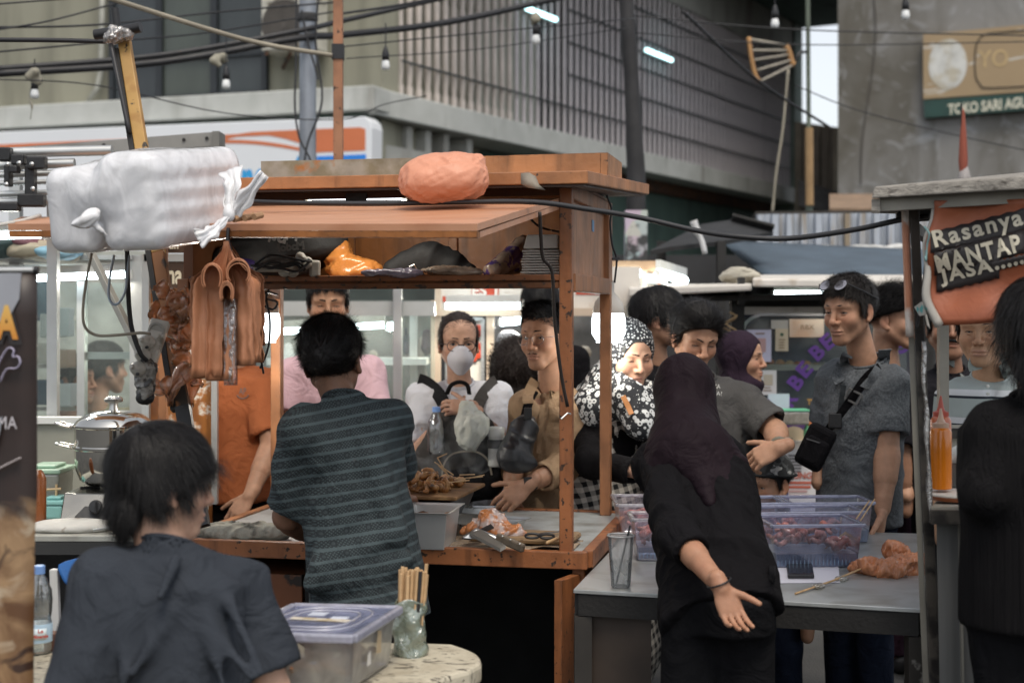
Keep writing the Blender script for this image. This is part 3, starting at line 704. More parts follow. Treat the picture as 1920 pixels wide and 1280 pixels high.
# ---------------------------------------------------------------- corner building
CA=A(-1.453,16,0);lD=A(-.942,.336,0);nL=A(-.336,-.942,0);rD=A(.4855,.874,0);nR=A(.874,-.4855,0)
def BL(s,o,z):return CA+lD*s+nL*o+A(0,0,z)
def BR(s,o,z):return CA+rD*s+nR*o+A(0,0,z)
g=NT('olive_render',.85);st=g.noise(1.0,6,g.vec(g.op('MULTIPLY',g.x,3.0),g.op('MULTIPLY',g.y,3.0),g.op('MULTIPLY',g.z,.4)))
g.color(g.mix(g.rng(st,.42,.75),g.mix(g.noise(.9,4),(.30,.29,.22),(.25,.245,.19)),(.15,.145,.11)));g.bump(g.noise(30,4),.15)
m_olive=g.m
def stained(name,a,b,c,f=(.42,.72),rough=.85,sc=1.2):
 g=NT(name,rough);sv=g.vec(g.op('MULTIPLY',g.x,2.2),g.op('MULTIPLY',g.y,2.2),g.op('MULTIPLY',g.z,.45));s1=g.noise(sc,8,sv);s2=g.noise(sc*2.7,6)
 g.color(g.mix(g.rng(s1,*f),g.mix(g.rng(s2,.35,.7),a,b),c));g.bump(g.noise(26,5),.2);return g.m
m_ledge=stained('ledge_paint',(.50,.51,.48),(.42,.43,.40),(.22,.21,.18),(.55,.8))
m_greenwall=stained('green_wall',(.075,.12,.10),(.06,.10,.085),(.03,.04,.035),(.55,.8))
m_greywall=stained('grey_wall',(.40,.40,.37),(.33,.33,.30),(.20,.185,.16),(.5,.75))
m_cream=stained('cream_bars',(.62,.55,.50),(.52,.47,.43),(.3,.27,.24),(.5,.8),sc=2.0)
m_lilac=stained('grille_paint',(.62,.57,.58),(.54,.50,.51),(.34,.30,.28),(.55,.85),sc=2.2)
m_teal_dark=mat('dark_glass_wall',(.006,.014,.016),rough=.9,spec=.05,var=.3,vscale=2)
bld=thing('corner_building','two storey corner building with olive wall, white ledge and long barred upper gallery','building',(CA[0],CA[1],0))
m=MB();m.hexa([BL(-.0,0,0),BL(16,0,0),BL(16,-6,0),BL(0,-6,0),BL(-.0,0,9),BL(16,0,9),BL(16,-6,9),BL(0,-6,9)]);m.build('wall',m_olive,bld)
m=MB();m.hexa([BR(.02,-.55,3.9),BR(15,-.55,3.9),BR(15,-6,3.9),BR(.02,-6,3.9),BR(.02,-.55,8.5),BR(15,-.55,8.5),BR(15,-6,8.5),BR(.02,-6,8.5)]);m.build('gallery_wall',m_teal_dark,bld)
m=MB();m.hexa([BR(2.3,-.5,0),BR(14.85,-.5,0),BR(14.85,-1,0),BR(2.3,-1,0),BR(2.3,-.5,3.68),BR(14.85,-.5,3.68),BR(14.85,-1,3.68),BR(2.3,-1,3.68)]);m.build('green_wall',m_greenwall,bld)
m=MB();m.hexa([BR(.02,-.02,0),BR(2.3,-.02,0),BR(2.3,-1,0),BR(.02,-1,0),BR(.02,-.02,3.42),BR(2.3,-.02,3.42),BR(2.3,-1,3.42),BR(.02,-1,3.42)])
m.hexa([BR(.02,-.30,3.42),BR(2.3,-.30,3.42),BR(2.3,-1,3.42),BR(.02,-1,3.42),BR(.02,-.30,3.68),BR(2.3,-.30,3.68),BR(2.3,-1,3.68),BR(.02,-1,3.68)]);m.build('lower_wall',m_greywall,bld)
for s0 in(.55,.95,1.35,1.9):m=MB();m.hexa([BR(s0,-.02,3.42),BR(s0+.12,-.02,3.42),BR(s0+.12,-.29,3.42),BR(s0,-.29,3.42),BR(s0,-.02,3.679),BR(s0+.12,-.02,3.679),BR(s0+.12,-.29,3.679),BR(s0,-.29,3.679)]);m.build('slot_post',m_greywall,bld)
for s0,s1 in((-.3,2.35),(2.36,5.6),(5.61,9.6),(9.61,14.9)):
 m=MB();m.hexa([BR(s0,.12,3.70),BR(s1,.12,3.70),BR(s1,-.6,3.70),BR(s0,-.6,3.70),BR(s0,.12,4.0),BR(s1,.12,4.0),BR(s1,-.6,4.0),BR(s0,-.6,4.0)]);m.build('ledge',m_ledge,bld,bev=.015)
m=MB();m.hexa([BL(-.12,.45,3.74),BL(16,.45,3.74),BL(16,.003,3.74),BL(-.12,.003,3.74),BL(-.12,.45,4.0),BL(16,.45,4.0),BL(16,.003,4.0),BL(-.12,.003,4.0)]);m.build('ledge',m_ledge,bld,bev=.015)
m=MB();m.hexa([BL(0.01,.004,3.5),BL(16,.004,3.5),BL(16,.3,3.5),BL(0.01,.3,3.5),BL(0.01,.004,3.735),BL(16,.004,3.735),BL(16,.3,3.735),BL(0.01,.3,3.735)]);m.build('sign_beam',mat('dark_green_trim',(.05,.075,.06),rough=.7),bld)
m_rust=mat('rust_edge',(.11,.05,.025),rough=.9,var=.5,vscale=20,wear=(.03,.03,.03),wmix=(.5,.6))
m=MB();m.hexa([BR(4.2,-.48,3.52),BR(14.8,-.48,3.52),BR(14.8,-.40,3.52),BR(4.2,-.40,3.52),BR(4.2,-.48,3.695),BR(14.8,-.48,3.695),BR(14.8,-.30,3.695),BR(4.2,-.30,3.695)]);m.build('rusty_edge',m_rust,bld)
m=MB();m.hexa([BR(.3,0.02,6.55),BR(14.9,0.02,6.55),BR(14.9,-.5,6.55),BR(.3,-.5,6.55),BR(.3,0.02,7.3),BR(14.9,0.02,7.3),BR(14.9,-.5,7.3),BR(.3,-.5,7.3)]);m.build('upper_band',m_greywall,bld)
m=MB();m.hexa([BR(.3,1.5,7.32),BR(15.2,1.5,7.32),BR(15.2,-.5,7.32),BR(.3,-.5,7.32),BR(.3,1.5,7.6),BR(15.2,1.5,7.6),BR(15.2,-.5,7.6),BR(.3,-.5,7.6)]);m.build('eaves',m_greenwall,bld)
m=MB();m.hexa([BR(14.45,.06,0),BR(14.95,.06,0),BR(14.95,-.6,0),BR(14.45,-.6,0),BR(14.45,.06,7.3),BR(14.95,.06,7.3),BR(14.95,-.6,7.3),BR(14.45,-.6,7.3)]);m.build('end_pillar',stained('sage_pillar',(.22,.27,.24),(.18,.23,.2),(.12,.14,.12)),bld,bev=.01)
m=MB();m.hexa([BR(0,.02,4.0),BR(.32,.02,4.0),BR(.32,-.5,4.0),BR(0,-.5,4.0),BR(0,.02,9),BR(.32,.02,9),BR(.32,-.5,9),BR(0,-.5,9)]);m.build('corner_pillar',m_olive,bld)
m_curt=mat('pale_curtain',(.36,.38,.32),rough=.9,var=.2,vscale=3,stretch=(8,8,1))
for s0,s1 in((2.75,4.45),(1.0,1.4),(5.4,6.9),(7.1,9.3),(9.6,11.6),(11.8,13.9)):
 m=MB();m.hexa([BR(s0,-.42,4.02),BR(s1,-.42,4.02),BR(s1,-.5,4.02),BR(s0,-.5,4.02),BR(s0,-.42,6.5),BR(s1,-.42,6.5),BR(s1,-.5,6.5),BR(s0,-.5,6.5)])
 m.build('gallery_panel',m_curt if s0 in(2.75,1.0)else mat('pale_panel',(.10,.105,.11),rough=.7,var=.25,vscale=1.2),bld)
ref=None
for i in range(72):
 s0=.42+i*.196
 if i==0 or i==14:
  m=MB();tall=i==0
  prof=[(.042,0),(.042,.12),(.028,.16),(.042,.30),(.036,.9),(.042,1.2),(.03,1.24),(.044,1.36),(.036,1.8),(.042,2.3),(.042,2.55)]if tall else[(.027,0),(.027,2.55)]
  m.lathe(prof,BR(s0,-.03,4.0),8 if tall else 6);ref=m.build('grille_bar',m_cream if tall else m_lilac,bld,smooth=40);ref_s=s0
 else:
  c=ref.copy();COL.objects.link(c);c.parent=bld;d_=rD*(s0-ref_s);c.location=tuple(d_)
for z in(4.4,4.85,5.3,5.75,6.2):
 m=MB();m.beam(BR(4.6 if z>4.5 else .4,.012,z),BR(14.4,.012,z),.014,.022);m.build('grille_rail',mat('rail_dark',(.03,.04,.042),rough=.6),bld)
wfr=MB();pl0=BL(0,.02,0)
def onL(px,py,o=.02):return hit(px,py,BL(0,o,0),nL)
def wl_rect(x0,y0,x1,y1,o,t,mb):
 q=[onL(x0,y1,o),onL(x1,y1,o),onL(x1,y0,o),onL(x0,y0,o)];mb.prism(q,-nL*t)
sx=lambda x:190-(x-205)*.062
win=MB()
wl_rect(203,-120,212,sx(207),.08,.07,win);wl_rect(292,-120,303,sx(297),.08,.07,win);wl_rect(394,-120,406,sx(400),.08,.07,win);wl_rect(490,-120,499,sx(495),.08,.07,win)
q=[onL(203,sx(203)+6,.08),onL(499,sx(499)+6,.08),onL(499,sx(499)-4,.08),onL(203,sx(203)-4,.08)];win.prism(q,-nL*.07)
q=[onL(203,121,.085),onL(499,103,.085),onL(499,95,.085),onL(203,113,.085)];win.prism(q,-nL*.06)
wo=win.build('window',mat('window_frame_dark',(.018,.022,.026),rough=.5),bld)
for i,(x0,x1)in enumerate(((212,292),(303,394),(406,490))):
 for j,(y0,y1)in enumerate(((-120,0),(0,0))):
  a=(lambda x:-120)if j==0 else(lambda x:121-(x-203)*.0608);b=(lambda x:113-(x-203)*.0608)if j==0 else(lambda x:sx(x)-4)
  mm=MB();mm.prism([onL(x0,b(x0),.04),onL(x1,b(x1),.04),onL(x1,a(x1),.04),onL(x0,a(x0),.04)],-nL*.03)
  mm.build('pane',mat('pane_%d'%i,((.030,.036,.040),(.055,.065,.055),(.035,.042,.044))[i],rough=.22,var=.25,vscale=2,stretch=(1,1,.4)),wo)
m=MB();m.tube([onL(193,-60,.1),onL(191,60,.1),onL(190,130,.1),onL(183,165,.1),onL(166,192,.12)],.035,8);m.build('drainpipe',mat('pipe_grey',(.33,.33,.29),rough=.6,var=.25),bld,True)
sign=thing('shop_sign','long white light box shop sign with orange and blue bands under the ledge','sign',tuple(BL(2,.45,2.4)))
so_=.62
def onS(px,py,o=so_):return hit(px,py,BL(0,o,0),nL)
ed=lambda x:216+(690-x)*.0435
m_sw=mat('sign_white',(.74,.76,.78),rough=.35,var=.03,vscale=1);m_so=mat('sign_orange',(.60,.17,.065),rough=.4,var=.05);m_sb=mat('sign_blue',(.02,.22,.72),rough=.4,var=.03);m_sg=mat('sign_cyan',(.03,.34,.70),rough=.4,var=0)
m=MB();q=[onS(-700,520,so_),onS(693,470,so_),onS(697,240,so_),onS(694,228,so_),onS(684,ed(684)+2,so_),onS(-700,ed(-700),so_)];m.prism(q,-nL*.28);m.build('sign_case',m_sw,sign,bev=.01)
def strip(name,top,bot,xs,mt,o=.004):
 m=MB();q=[onS(x,top(x),so_+o)for x in xs]+[onS(x,bot(x),so_+o)for x in xs[::-1]];m.prism(q[::-1],-nL*.003);return m.build(name,mt,sign)
xs=list(np.linspace(-300,562,30));f1=lambda x:ed(x)+22
def arc(x,x0=400,k=.00115):return 250+max(0,x-x0)**2*k
strip('orange_band',lambda x:f1(x)if x>470 else f1(x)+3,lambda x:max(f1(x)+8,248+max(0,x-440)**2*.0014)if x>420 else f1(x)+14,xs,m_so)
strip('orange_swoosh',lambda x:262+max(0,x-430)**2*.00085,lambda x:269+max(0,x-430)**2*.00083,list(np.linspace(405,562,16)),m_so)
strip('orange_panel',lambda x:ed(x)+22 if x<680 else ed(x)+26,lambda x:ed(x)+66,[590,620,650,676,685],m_so)
strip('blue_panel',lambda x:ed(x)+73,lambda x:ed(x)+190,[594,640,686],m_sb)
lettering('sign_letters','nar',onS(486,352,so_),-lD,A(0,0,1),.42,m_sg,sign,bold=.006,shear=.3,width=.52,height=.42,proud=.006)
m=MB();m.prism([onS(553,305,so_+.008),onS(561,305,so_+.008),onS(566,293,so_+.008),onS(558,293,so_+.008)],-nL*.004);m.build('sign_letters',m_sg,sign)
acn=thing('air_conditioner','weathered beige air conditioner unit with round fan grille bracketed to the olive wall','air conditioner',tuple(onL(535,120,.3)))
m=MB();m.prism([onL(489,96,.5),onL(583,90,.5),onL(583,-60,.5),onL(489,-55,.5)],-nL*.42);m.build('case',mat('beige_metal',(.52,.50,.43),rough=.6,wear=(.12,.1,.07),wmix=(.58,.66),wscale=5),acn,bev=.02)
m=MB();c=onL(531,45,.503);X_=-lD
for r_ in np.linspace(.05,.25,7):m.tube([c+X_*r_*math.cos(a)+A(0,0,r_*math.sin(a)*1.15)for a in np.linspace(0,2*math.pi,25)],.006,4,cap=False)
m.build('fan_grille',mat('grille_dark',(.05,.045,.04),rough=.7),acn)
m=MB();m.lathe([(.0,0),(.27,0),(.27,.004),(0,.004)],c-nL*.004,24,nL);m.build('fan',mat('fan_dark',(.09,.08,.07),rough=.8),acn)
m=MB();m.beam(onL(500,100,.5),onL(500,100,.03),.04,.04);m.beam(onL(575,96,.5),onL(575,96,.03),.04,.04);m.beam(onL(545,100,.45),onL(530,128,.03),.03,.03);m.build('bracket',m_rust,acn)
# ---------------------------------------------------------------- things behind on the right
conc=NT('bare_concrete',.9);sv=conc.vec(conc.op('MULTIPLY',conc.x,1.6),conc.op('MULTIPLY',conc.y,1.6),conc.op('MULTIPLY',conc.z,.55))
a1=conc.noise(.9,9,sv,1.2);a2=conc.noise(2.2,8,None,2.0);a3=conc.noise(.35,5)
cc_=conc.mix(conc.rng(a1,.38,.66),(.23,.225,.215),(.12,.112,.095));cc_=conc.mix(conc.rng(a2,.55,.72,0,.8),cc_,(.33,.335,.34));cc_=conc.mix(conc.rng(a3,.5,.7,0,.6),cc_,(.11,.098,.075));conc.color(cc_);conc.bump(a2,.35,.03)
wall=thing('concrete_building','tall bare grey concrete wall with damp stains behind the right stall','building',(7,23,0))
q0=P(1571,500,22.5);q1=P(2350,500,20.5)
m=MB();m.hexa([A(q0[0],q0[1],0),A(q1[0],q1[1],0),A(q1[0]+1,q1[1]+6,0),A(q0[0]+1.8,q0[1]+6,0),A(q0[0],q0[1],8),A(q1[0],q1[1],8),A(q1[0]+1,q1[1]+6,8),A(q0[0]+1.8,q0[1]+6,8)]);m.build('wall',conc.m,wall)
nW=nrm(np.cross(q1-q0,A(0,0,1)));
if nW[1]>0:nW=-nW
def onW(px,py,o=0.0):return hit(px,py,q0+nW*o,nW)
wX=nrm(A(*(q1-q0)[:2],0))
for(x_,y0,y1,am)in((1628,-80,345,14),(1805,280,345,3)):
 m=MB();m.tube(spline([onW(x_+am*math.sin(t*5),y0+(y1-y0)*t,.02)for t in np.linspace(0,1,7)],30),.012,4);m.build('crack_cable',mat('old_cable',(.10,.09,.08),rough=.8),wall)
sg=thing('faded_sign','faded tan metal signboard reading TOKO SARI AGUNG on the concrete wall','sign',tuple(onW(1830,220,.1)))
fd=NT('faded_tan',.6);pv=fd.noise(1.4,7,fd.vec(fd.op('MULTIPLY',fd.x,1.0),fd.y,fd.op('MULTIPLY',fd.z,3.0)),1.0)
fd.color(fd.mix(fd.rng(pv,.60,.64),fd.mix(fd.noise(2,5),(.37,.27,.155),(.30,.215,.12)),(.55,.53,.48)))
m=MB();m.prism([onW(1731,186,.16),onW(2100,160,.16),onW(2100,30,.16),onW(1731,65,.16)],-nW*.10);m.build('sign_board',fd.m,sg)
m=MB();m.prism([onW(1733,221,.17),onW(2100,193,.17),onW(2100,162,.17),onW(1732,188,.17)],-nW*.11);m.build('name_strip',mat('dark_green_paint',(.012,.05,.04),rough=.5),sg)
m=MB();c=onW(1777,121,.164);m.prism([c+wX*.28*math.cos(a)+A(0,0,.385*math.sin(a))for a in np.linspace(0,2*math.pi,28)[:-1]],-nW*.006);m.build('oval',mat('oval_white',(.56,.56,.53),rough=.6,var=.15,vscale=6,col2=(.45,.41,.32),mscale=4),sg)
lettering('sign_letters','TOKO SARI AGUNG',onW(1866,197,.173),wX+A(0,0,.055),A(0,0,1),.2,mat('cream_letter',(.62,.60,.48),rough=.6,var=.1),sg,bold=.006,width=1.36,height=.165)
lettering('sign_letters','YO',onW(1862,110,.163),wX,A(0,0,1),.3,mat('gold_letter',(.47,.34,.17),rough=.6),sg,bold=.004,width=.43,height=.26)
m=MB();ring=[onW(2030,155,.165),onW(1860,165,.165),onW(1838,158,.165),onW(1829,140,.165),onW(1829,95,.165),onW(1838,72,.165),onW(1865,62,.165),onW(2030,50,.165)];m.tube(spline(ring,36),.012,5);m.build('border_line',mat('line_brown',(.06,.045,.03),rough=.7),sg)
lw=thing('low_wall','brownish low wall with vertical ribs behind the gap of sky','wall',(5.5,27,0))
m=MB();m.hexa([P(1490,600,27)*A(1,1,0),P(1600,600,26)*A(1,1,0),P(1600,600,27)*A(1,1,0),P(1490,600,28)*A(1,1,0),P(1490,228,27),P(1600,243,26),P(1600,243,27),P(1490,228,28)]);m.build('panel',stained('brown_panel',(.27,.235,.185),(.2,.175,.14),(.11,.09,.07),(.45,.7)),lw)
m=MB()
for x_ in(1512,1528,1545,1561):m.beam(P(x_,232+(x_-1490)*.13,26.4),P(x_,400,26.4),.12,.12)
m.build('rib',mat('rib_dark',(.1,.085,.07),rough=.8),lw)
aw=thing('awning','small dark corrugated awning sticking out at the end of the barred building','awning',tuple(P(1530,360,25)))
m=MB();m.hexa([P(1497,385,24),P(1560,398,24),P(1572,395,25.5),P(1497,388,25.5),P(1497,338,25),P(1568,365,25),P(1578,362,26),P(1497,336,26)]);m.build('sheet',mat('awning_dark',(.035,.035,.036),rough=.7,var=.4,vscale=5),aw)
m=MB();m.sheet([[P(x,y,d)for(y,d)in((368,18),(396,14))]for x in(1555,1640,1720,1800)],.03);tag(m.build('tin_roof',mat('brown_tin',(.23,.155,.10),rough=.8,var=.3)),'brown tin roof strip behind the corrugated sheets','roof')
# ---------------------------------------------------------------- poles, cables, bulbs over the street
def pole_at(name,label,pts,r,mt,cat='pole'):
 m=MB();m.tube([P(*p)for p in pts],r,14);return tag(m.build(name,mt,smooth=40),label,cat)
up=thing('utility_pole','grey steel utility pole with thin cables hanging down it','pole',tuple(P(577,585+1.55*FPX/10,10)))
m=MB();b=P(577,400,10);m.lathe([(.075,0),(.075,1.6),(.068,1.65),(.064,2.6),(.059,2.66),(.059,5.4)],A(b[0],b[1],0),16);m.build('shaft',mat('galvanised',(.27,.29,.32),rough=.5,metal=.5,var=.2,vscale=4,wear=(.13,.12,.11),wmix=(.62,.7),wscale=6),up,40)
for pts in([(556,-20),(555,120),(553,200),(562,260),(585,310),(590,400)],[(598,-20),(592,80),(604,170),(598,215),(578,265),(570,320),(572,420)],[(566,20),(573,60),(580,90),(592,130),(596,150)]):
 m=MB();m.tube(spline([P(x,y,9.87)for x,y in pts],24),.008,5);m.build('loose_cable',m_cable,up)
m=MB();m.lathe([(.066,0),(.072,.01),(.072,.05),(.066,.06)],P(577,42,10)+A(0,0,0),14);m.build('clamp',mat('clamp_black',(.03,.03,.03),rough=.6),up)
op_=thing('thin_post','thin orange painted wooden post standing behind the cart roof','post',tuple(P(636,585,7.4)*A(1,1,0)))
m=MB();m.beam(P(636,585+1.55*FPX/7.4,7.4),P(634,-60,7.4),.048,.04);m.build('shaft',orange('orange_post',(.33,.15,.075),amt=.62),op_)
m=MB();m.beam(P(634,112,7.4),P(634,84,7.4),.06,.055);m.build('tape_band',m_black,op_)
tag(pole_at('street_pole','black leaning street pole in front of the barred gallery',[(1188,780,11.5),(1193,330,11.5),(1183,130,11.5),(1170,-60,11.5)],[.085,.075,.06,.06],mat('pole_black',(.022,.021,.022),rough=.7,var=.4,vscale=4)),None)
sp_=thing('stickered_post','short post covered in torn white stickers beside the orange cabinet','post',tuple(P(1192,585,10.5)*A(1,1,0)))
m=MB();m.beam(P(1192,585+1.55*FPX/10.5,10.5),P(1192,395,10.5),.16,.12)
stk=NT('stickers',.7);v_=stk.voro(9,None,'F1','Color');stk.color(stk.mix(stk.rng(stk.noise(7,4),.45,.52),(.05,.05,.05),stk.mix(.12,(.42,.42,.44),v_)));m.build('shaft',stk.m,sp_)
ap=thing('antenna_pole','slim metal pole with a fan shaped orange antenna','antenna',tuple(P(1517,585,14)*A(1,1,0)))
m=MB();m.tube([P(1519,585+1.55*FPX/14,14),P(1517,330,14)],.035,8);m.tube([P(1517,330,14),P(1514,-60,14)],.022,8);m.build('mast',mat('mast_green',(.10,.12,.09),rough=.6,var=.3),ap,40)
m=MB();m.tube([P(1518,385,13.97),P(1517,240,13.97)],.04,8);m.build('rusty_sleeve',mat('ochre_sleeve',(.30,.19,.09),rough=.7),ap,40)
mo=mat('antenna_orange',(.36,.19,.07),rough=.6,var=.2)
m=MB();m.tube(spline([P(1404,70,13.6),P(1408,105,13.6),(P(1416,140,13.6)),P(1424,154,13.6)],12),.022,6);m.build('outer_arc',mo,ap,True)
m=MB();m.tube(spline([P(1473,84,13.9),P(1480,100,13.9),P(1485,118,13.9),P(1490,122,13.9)],10),.03,6);m.build('inner_arc',mo,ap,True)
for a,b in(((1405,74),(1476,86)),((1410,95),(1478,95)),((1414,113),(1480,103)),((1420,132),(1484,113)),((1427,152),(1487,122))):
 m=MB();m.tube([P(*a,13.6),P(*b,13.9)],.014,6);m.build('spoke',mat('spoke_grey',(.3,.27,.22),rough=.6),ap,True)
m=MB();m.tube([P(1488,118,13.9),P(1500,98,13.95),P(1516,98,14)],.016,6);m.build('bracket',m_black,ap,True)
fl=thing('flag','furled red and white flag on a thin stick behind the right stall roof','flag',tuple(P(1806,338,9)))
fm=MB();fm.lathe([(.010,0),(.022,.07),(.030,.17),(.022,.32),(.010,.46),(.002,.50)],P(1806,352,9),10);fm.build('red_cloth',mat('flag_red',(.24,.06,.035),rough=.8,bump=.4,bscale=20,stretch=(6,6,.6)),fl,True)
fm=MB();fm.lathe([(.034,0),(.040,.05),(.022,.11),(.010,.14)],P(1808,346,9),10);fm.build('white_cloth',mat('flag_white',(.36,.33,.32),rough=.8,bump=.4,bscale=20,stretch=(6,6,.6)),fl,True)
fm=MB();fm.tube([P(1805,420,9),P(1802,195,9)],.006,6);fm.build('stick',m_dark,fl)
CAB=[([(-30,140,9),(300,117,9.5),(560,72,9.85),(640,66,10.2),(840,42,10.8),(1060,-6,11.4)],.026,'thick black overhead cable sagging past the utility pole to the street pole'),([(-30,131,9),(300,104,9.5),(560,58,9.85),(640,40,10.2),(850,-8,10.8)],.020,'second thick black overhead cable above the thickest one'),([(190,-8,6.5),(390,55,7),(500,84,7.2),(622,104,7.36)],.012,'beige rope running down to the thin orange post'),([(-30,60,8),(90,40,8.3),(220,6,8.6)],.006,'thin black wire rising at the top left corner'),([(-30,52,8),(180,47,8.6),(420,22,9.2),(640,4,9.8)],.007,'thin wire with a hanging clip crossing the dark window'),([(-30,100,8),(210,78,8.6),(400,60,9.2),(640,20,9.8)],.006,'thin wire crossing the middle of the dark window'),([(-30,75,5.2),(110,76,5.2),(212,79,5.2)],.009,'black cable tied to the black crossbar of the yellow pole'),([(-30,148,8),(180,160,8.4),(420,212,9),(640,224,9.4),(720,196,9.6),(800,180,9.8)],.004,'faint thin wire drooping across the white ledge'),([(640,26,9),(760,8,9.4),(860,-14,9.8)],.009,'black wire at the top above the gallery pillars'),([(640,88,9),(860,66,9.6),(1160,38,10.4),(1190,36,11.4)],.005,'thin wire strung across the gallery to the street pole'),([(650,110,9),(900,92,10),(1180,52,11.3)],.004,'very thin wire below the other gallery wires'),([(1190,30,11.4),(1500,56,11.5),(1960,68,11.6)],.006,'upper thin wire crossing the gap of sky'),([(1190,62,11.4),(1500,84,11.5),(1960,78,11.6)],.005,'lower thin wire crossing the gap of sky'),([(1280,22,11),(1420,150,12),(1560,242,13)],.012,'dark cable slanting down over the gallery bars'),([(1490,160,12),(1600,204,12),(1760,246,12),(1960,290,12)],.005,'thin wire slanting down over the concrete wall'),([(1478,130,13),(1468,240,13),(1456,320,13),(1448,400,13)],.012,'old rope hanging in front of the far end of the gallery'),([(-30,10,7.6),(200,-8,7.8)],.005,'short wire in the top left corner'),]
for pts,r_,lb in CAB:
 m=MB();m.tube(spline([P(*p)for p in pts],30),r_,6);tag(m.build('rope' if 'rope' in lb else 'cable',mat('rope_beige',(.30,.27,.21),rough=.9)if 'rope' in lb else m_cable,smooth=True),lb,'rope' if 'rope' in lb else 'cable')
BULBS=[(65,178,8.4,'hanging bulb with a torn plastic rag below it at the left edge',145),(424,160,9.2,'hanging bulb with a knotted cloth above it in front of the dark window',100),(723,124,9.3,'bare hanging bulb in front of the corner pillar',78),(1005,76,10,'hanging bulb with a yellowish wrapping below the first neon tube',30),(1453,46,11.5,'hanging bulb in a black socket below the eaves',5),(1698,30,11.6,'hanging bulb in a black socket before the concrete wall',-30)]
for x,y,d,lb,y0 in BULBS:
 t=thing('hanging_bulb',lb,'light bulb',tuple(P(x,y,d)),'bulbs hung over the street');k=d/FPX
 m=MB();m.lathe([(.004,0),(9*k*.8,2*k),(10*k*.8,9*k),(6*k,18*k),(5*k,20*k)],P(x,y+8,d),12);m.build('bulb',m_bulb_off,t,True)
 m=MB();m.lathe([(6.5*k,0),(7*k,12*k),(4*k,22*k),(3*k,26*k)],P(x,y-10,d),10);m.build('socket',m_black,t,True)
 m=MB();m.tube([P(x,y-34,d),P(x,y0-34,d)],.004,5);m.build('wire',m_cable,t)
 if 'cloth' in lb or 'rag' in lb or 'wrapping' in lb:
  D=SDF(P(x,y,d)-.22,P(x,y,d)+.22,.014);c0=P(x-8,y-48,d)if 'cloth' in lb else(P(x-3,y-35,d)if 'wrapping' in lb else P(x,y-30,d))
  for i in range(6):D.ell(c0+RNG.normal(0,.022,3),np.array([.035,.03,.03])*RNG.uniform(.6,1.1),None,.01)
  if 'rag' in lb:m=MB();m.tube(spline([P(x-4,y-24,d+.03),P(x-10,y+4,d+.02),P(x-5,y+22,d),P(x-8,y+46,d)],12),[.012]*6+[.018]*3+[.006]*3,6,flat=.4);m.build('rag_tail',mat('rag',(.28,.26,.2)),t,True)
  V,F=D.mesh();V=folds(V,F,.008,30,(0,0,1),4);finish('wrapping',V,F,mat('rag',(.28,.26,.2)if 'rag' not in lb else(.3,.27,.24),rough=.9,var=.3,vscale=30),t,True)
for a,b,lb in(((988,16),(1042,37),'bluish white neon tube fixed to the gallery bars near the eaves'),((1212,94),(1259,113),'bluish white neon tube fixed to the gallery bars right of the street pole')):
 p,q=hit(*a,BR(0,.1,0),nR),hit(*b,BR(0,.1,0),nR);t=thing('neon_tube',lb,'lamp',tuple(p),'neon tubes on the gallery')
 m=MB();m.tube([p,q],.035,8);m.build('tube',m_neon,t);m=MB();m.beam(p-nR*.055,q-nR*.055,.07,.05);m.build('batten',m_white,t)
 for e in(p,q):
  m=MB();m.beam(e-nR*.05,e-nR*.14,.03,.03);m.build('clip',m_alu,t)
# ---------------------------------------------------------------- tarp, corrugated sheets, dark awnings (right, behind)
cs=thing('corrugated_fence','bluish white corrugated sheet panels with rust streaks above the tarp','fence',tuple(P(1555,470,11.5)))
gz=NT('zinc',.55);gz.color(gz.mix(gz.rng(gz.noise(3,6,gz.vec(gz.op('MULTIPLY',gz.x,4.0),gz.y,gz.op('MULTIPLY',gz.z,.3))),.52,.66),gz.mix(gz.noise(6,3),(.42,.45,.50),(.34,.37,.41)),(.24,.19,.13)))
x0,x1=1418,1745
for i in range(12):
 a=x0+(x1-x0)/12*i;b=x0+(x1-x0)/12*(i+1);w_=(b-a)
 cols_=[(a+.5,11.5),(a+w_*.15,11.43),(a+w_*.45,11.43),(a+w_*.6,11.5),(b-.5,11.5)]
 m=MB();m.sheet([[P(x,y,d)for y in(402-(x-1418)*.012,470)]for x,d in cols_],.006);m.build('corrugated_panel',gz.m,cs)
m=MB();m.beam(P(1416,403,11.55),P(1745,399,11.55),.05,.05);m.build('top_rail',mat('rail_blackish',(.04,.035,.03),rough=.8),cs)
m=MB()
for x_ in(1420,1580,1740):m.beam(P(x_,402,11.62),P(x_,585+1.55*FPX/11.62,11.62),.07,.07)
m.build('post',m_dark,cs)
m=MB();m.tube(spline([P(x,468+RNG.uniform(-3,3),11.3)for x in range(1425,1720,18)],60),.035,7);tag(m.build('rolled_plastic',mat('roll_white',(.50,.50,.48),rough=.6,var=.3,vscale=12),smooth=True),'rolled pale plastic edge lying along the top of the tarp','plastic sheet')
m=MB();G=[]
for u in np.linspace(0,1,16):
 row=[]
 for v in np.linspace(0,1,10):
  xa=lerp([1352,452],[1745,470],u);xb=lerp([1440,521],[1745,523],u)
  px,py=lerp(xa,xb,v);row.append(P(px,py+5*math.sin(v*3.1)*(1-u),11.2-1.6*v+.05*math.sin(u*14+v*3)))
 G.append(row)
m.sheet(G,.008);tag(m.build('tarp',mat('tarp_blue',(.062,.088,.115),rough=.6,var=.2,vscale=3,bump=.2,bscale=8),smooth=True),'blue grey tarpaulin stretched as a roof under the corrugated sheets','tarpaulin')
da=thing('dark_awning','dark sloping tin awning with jagged front edge left of the tarp','awning',tuple(P(1340,440,10)))
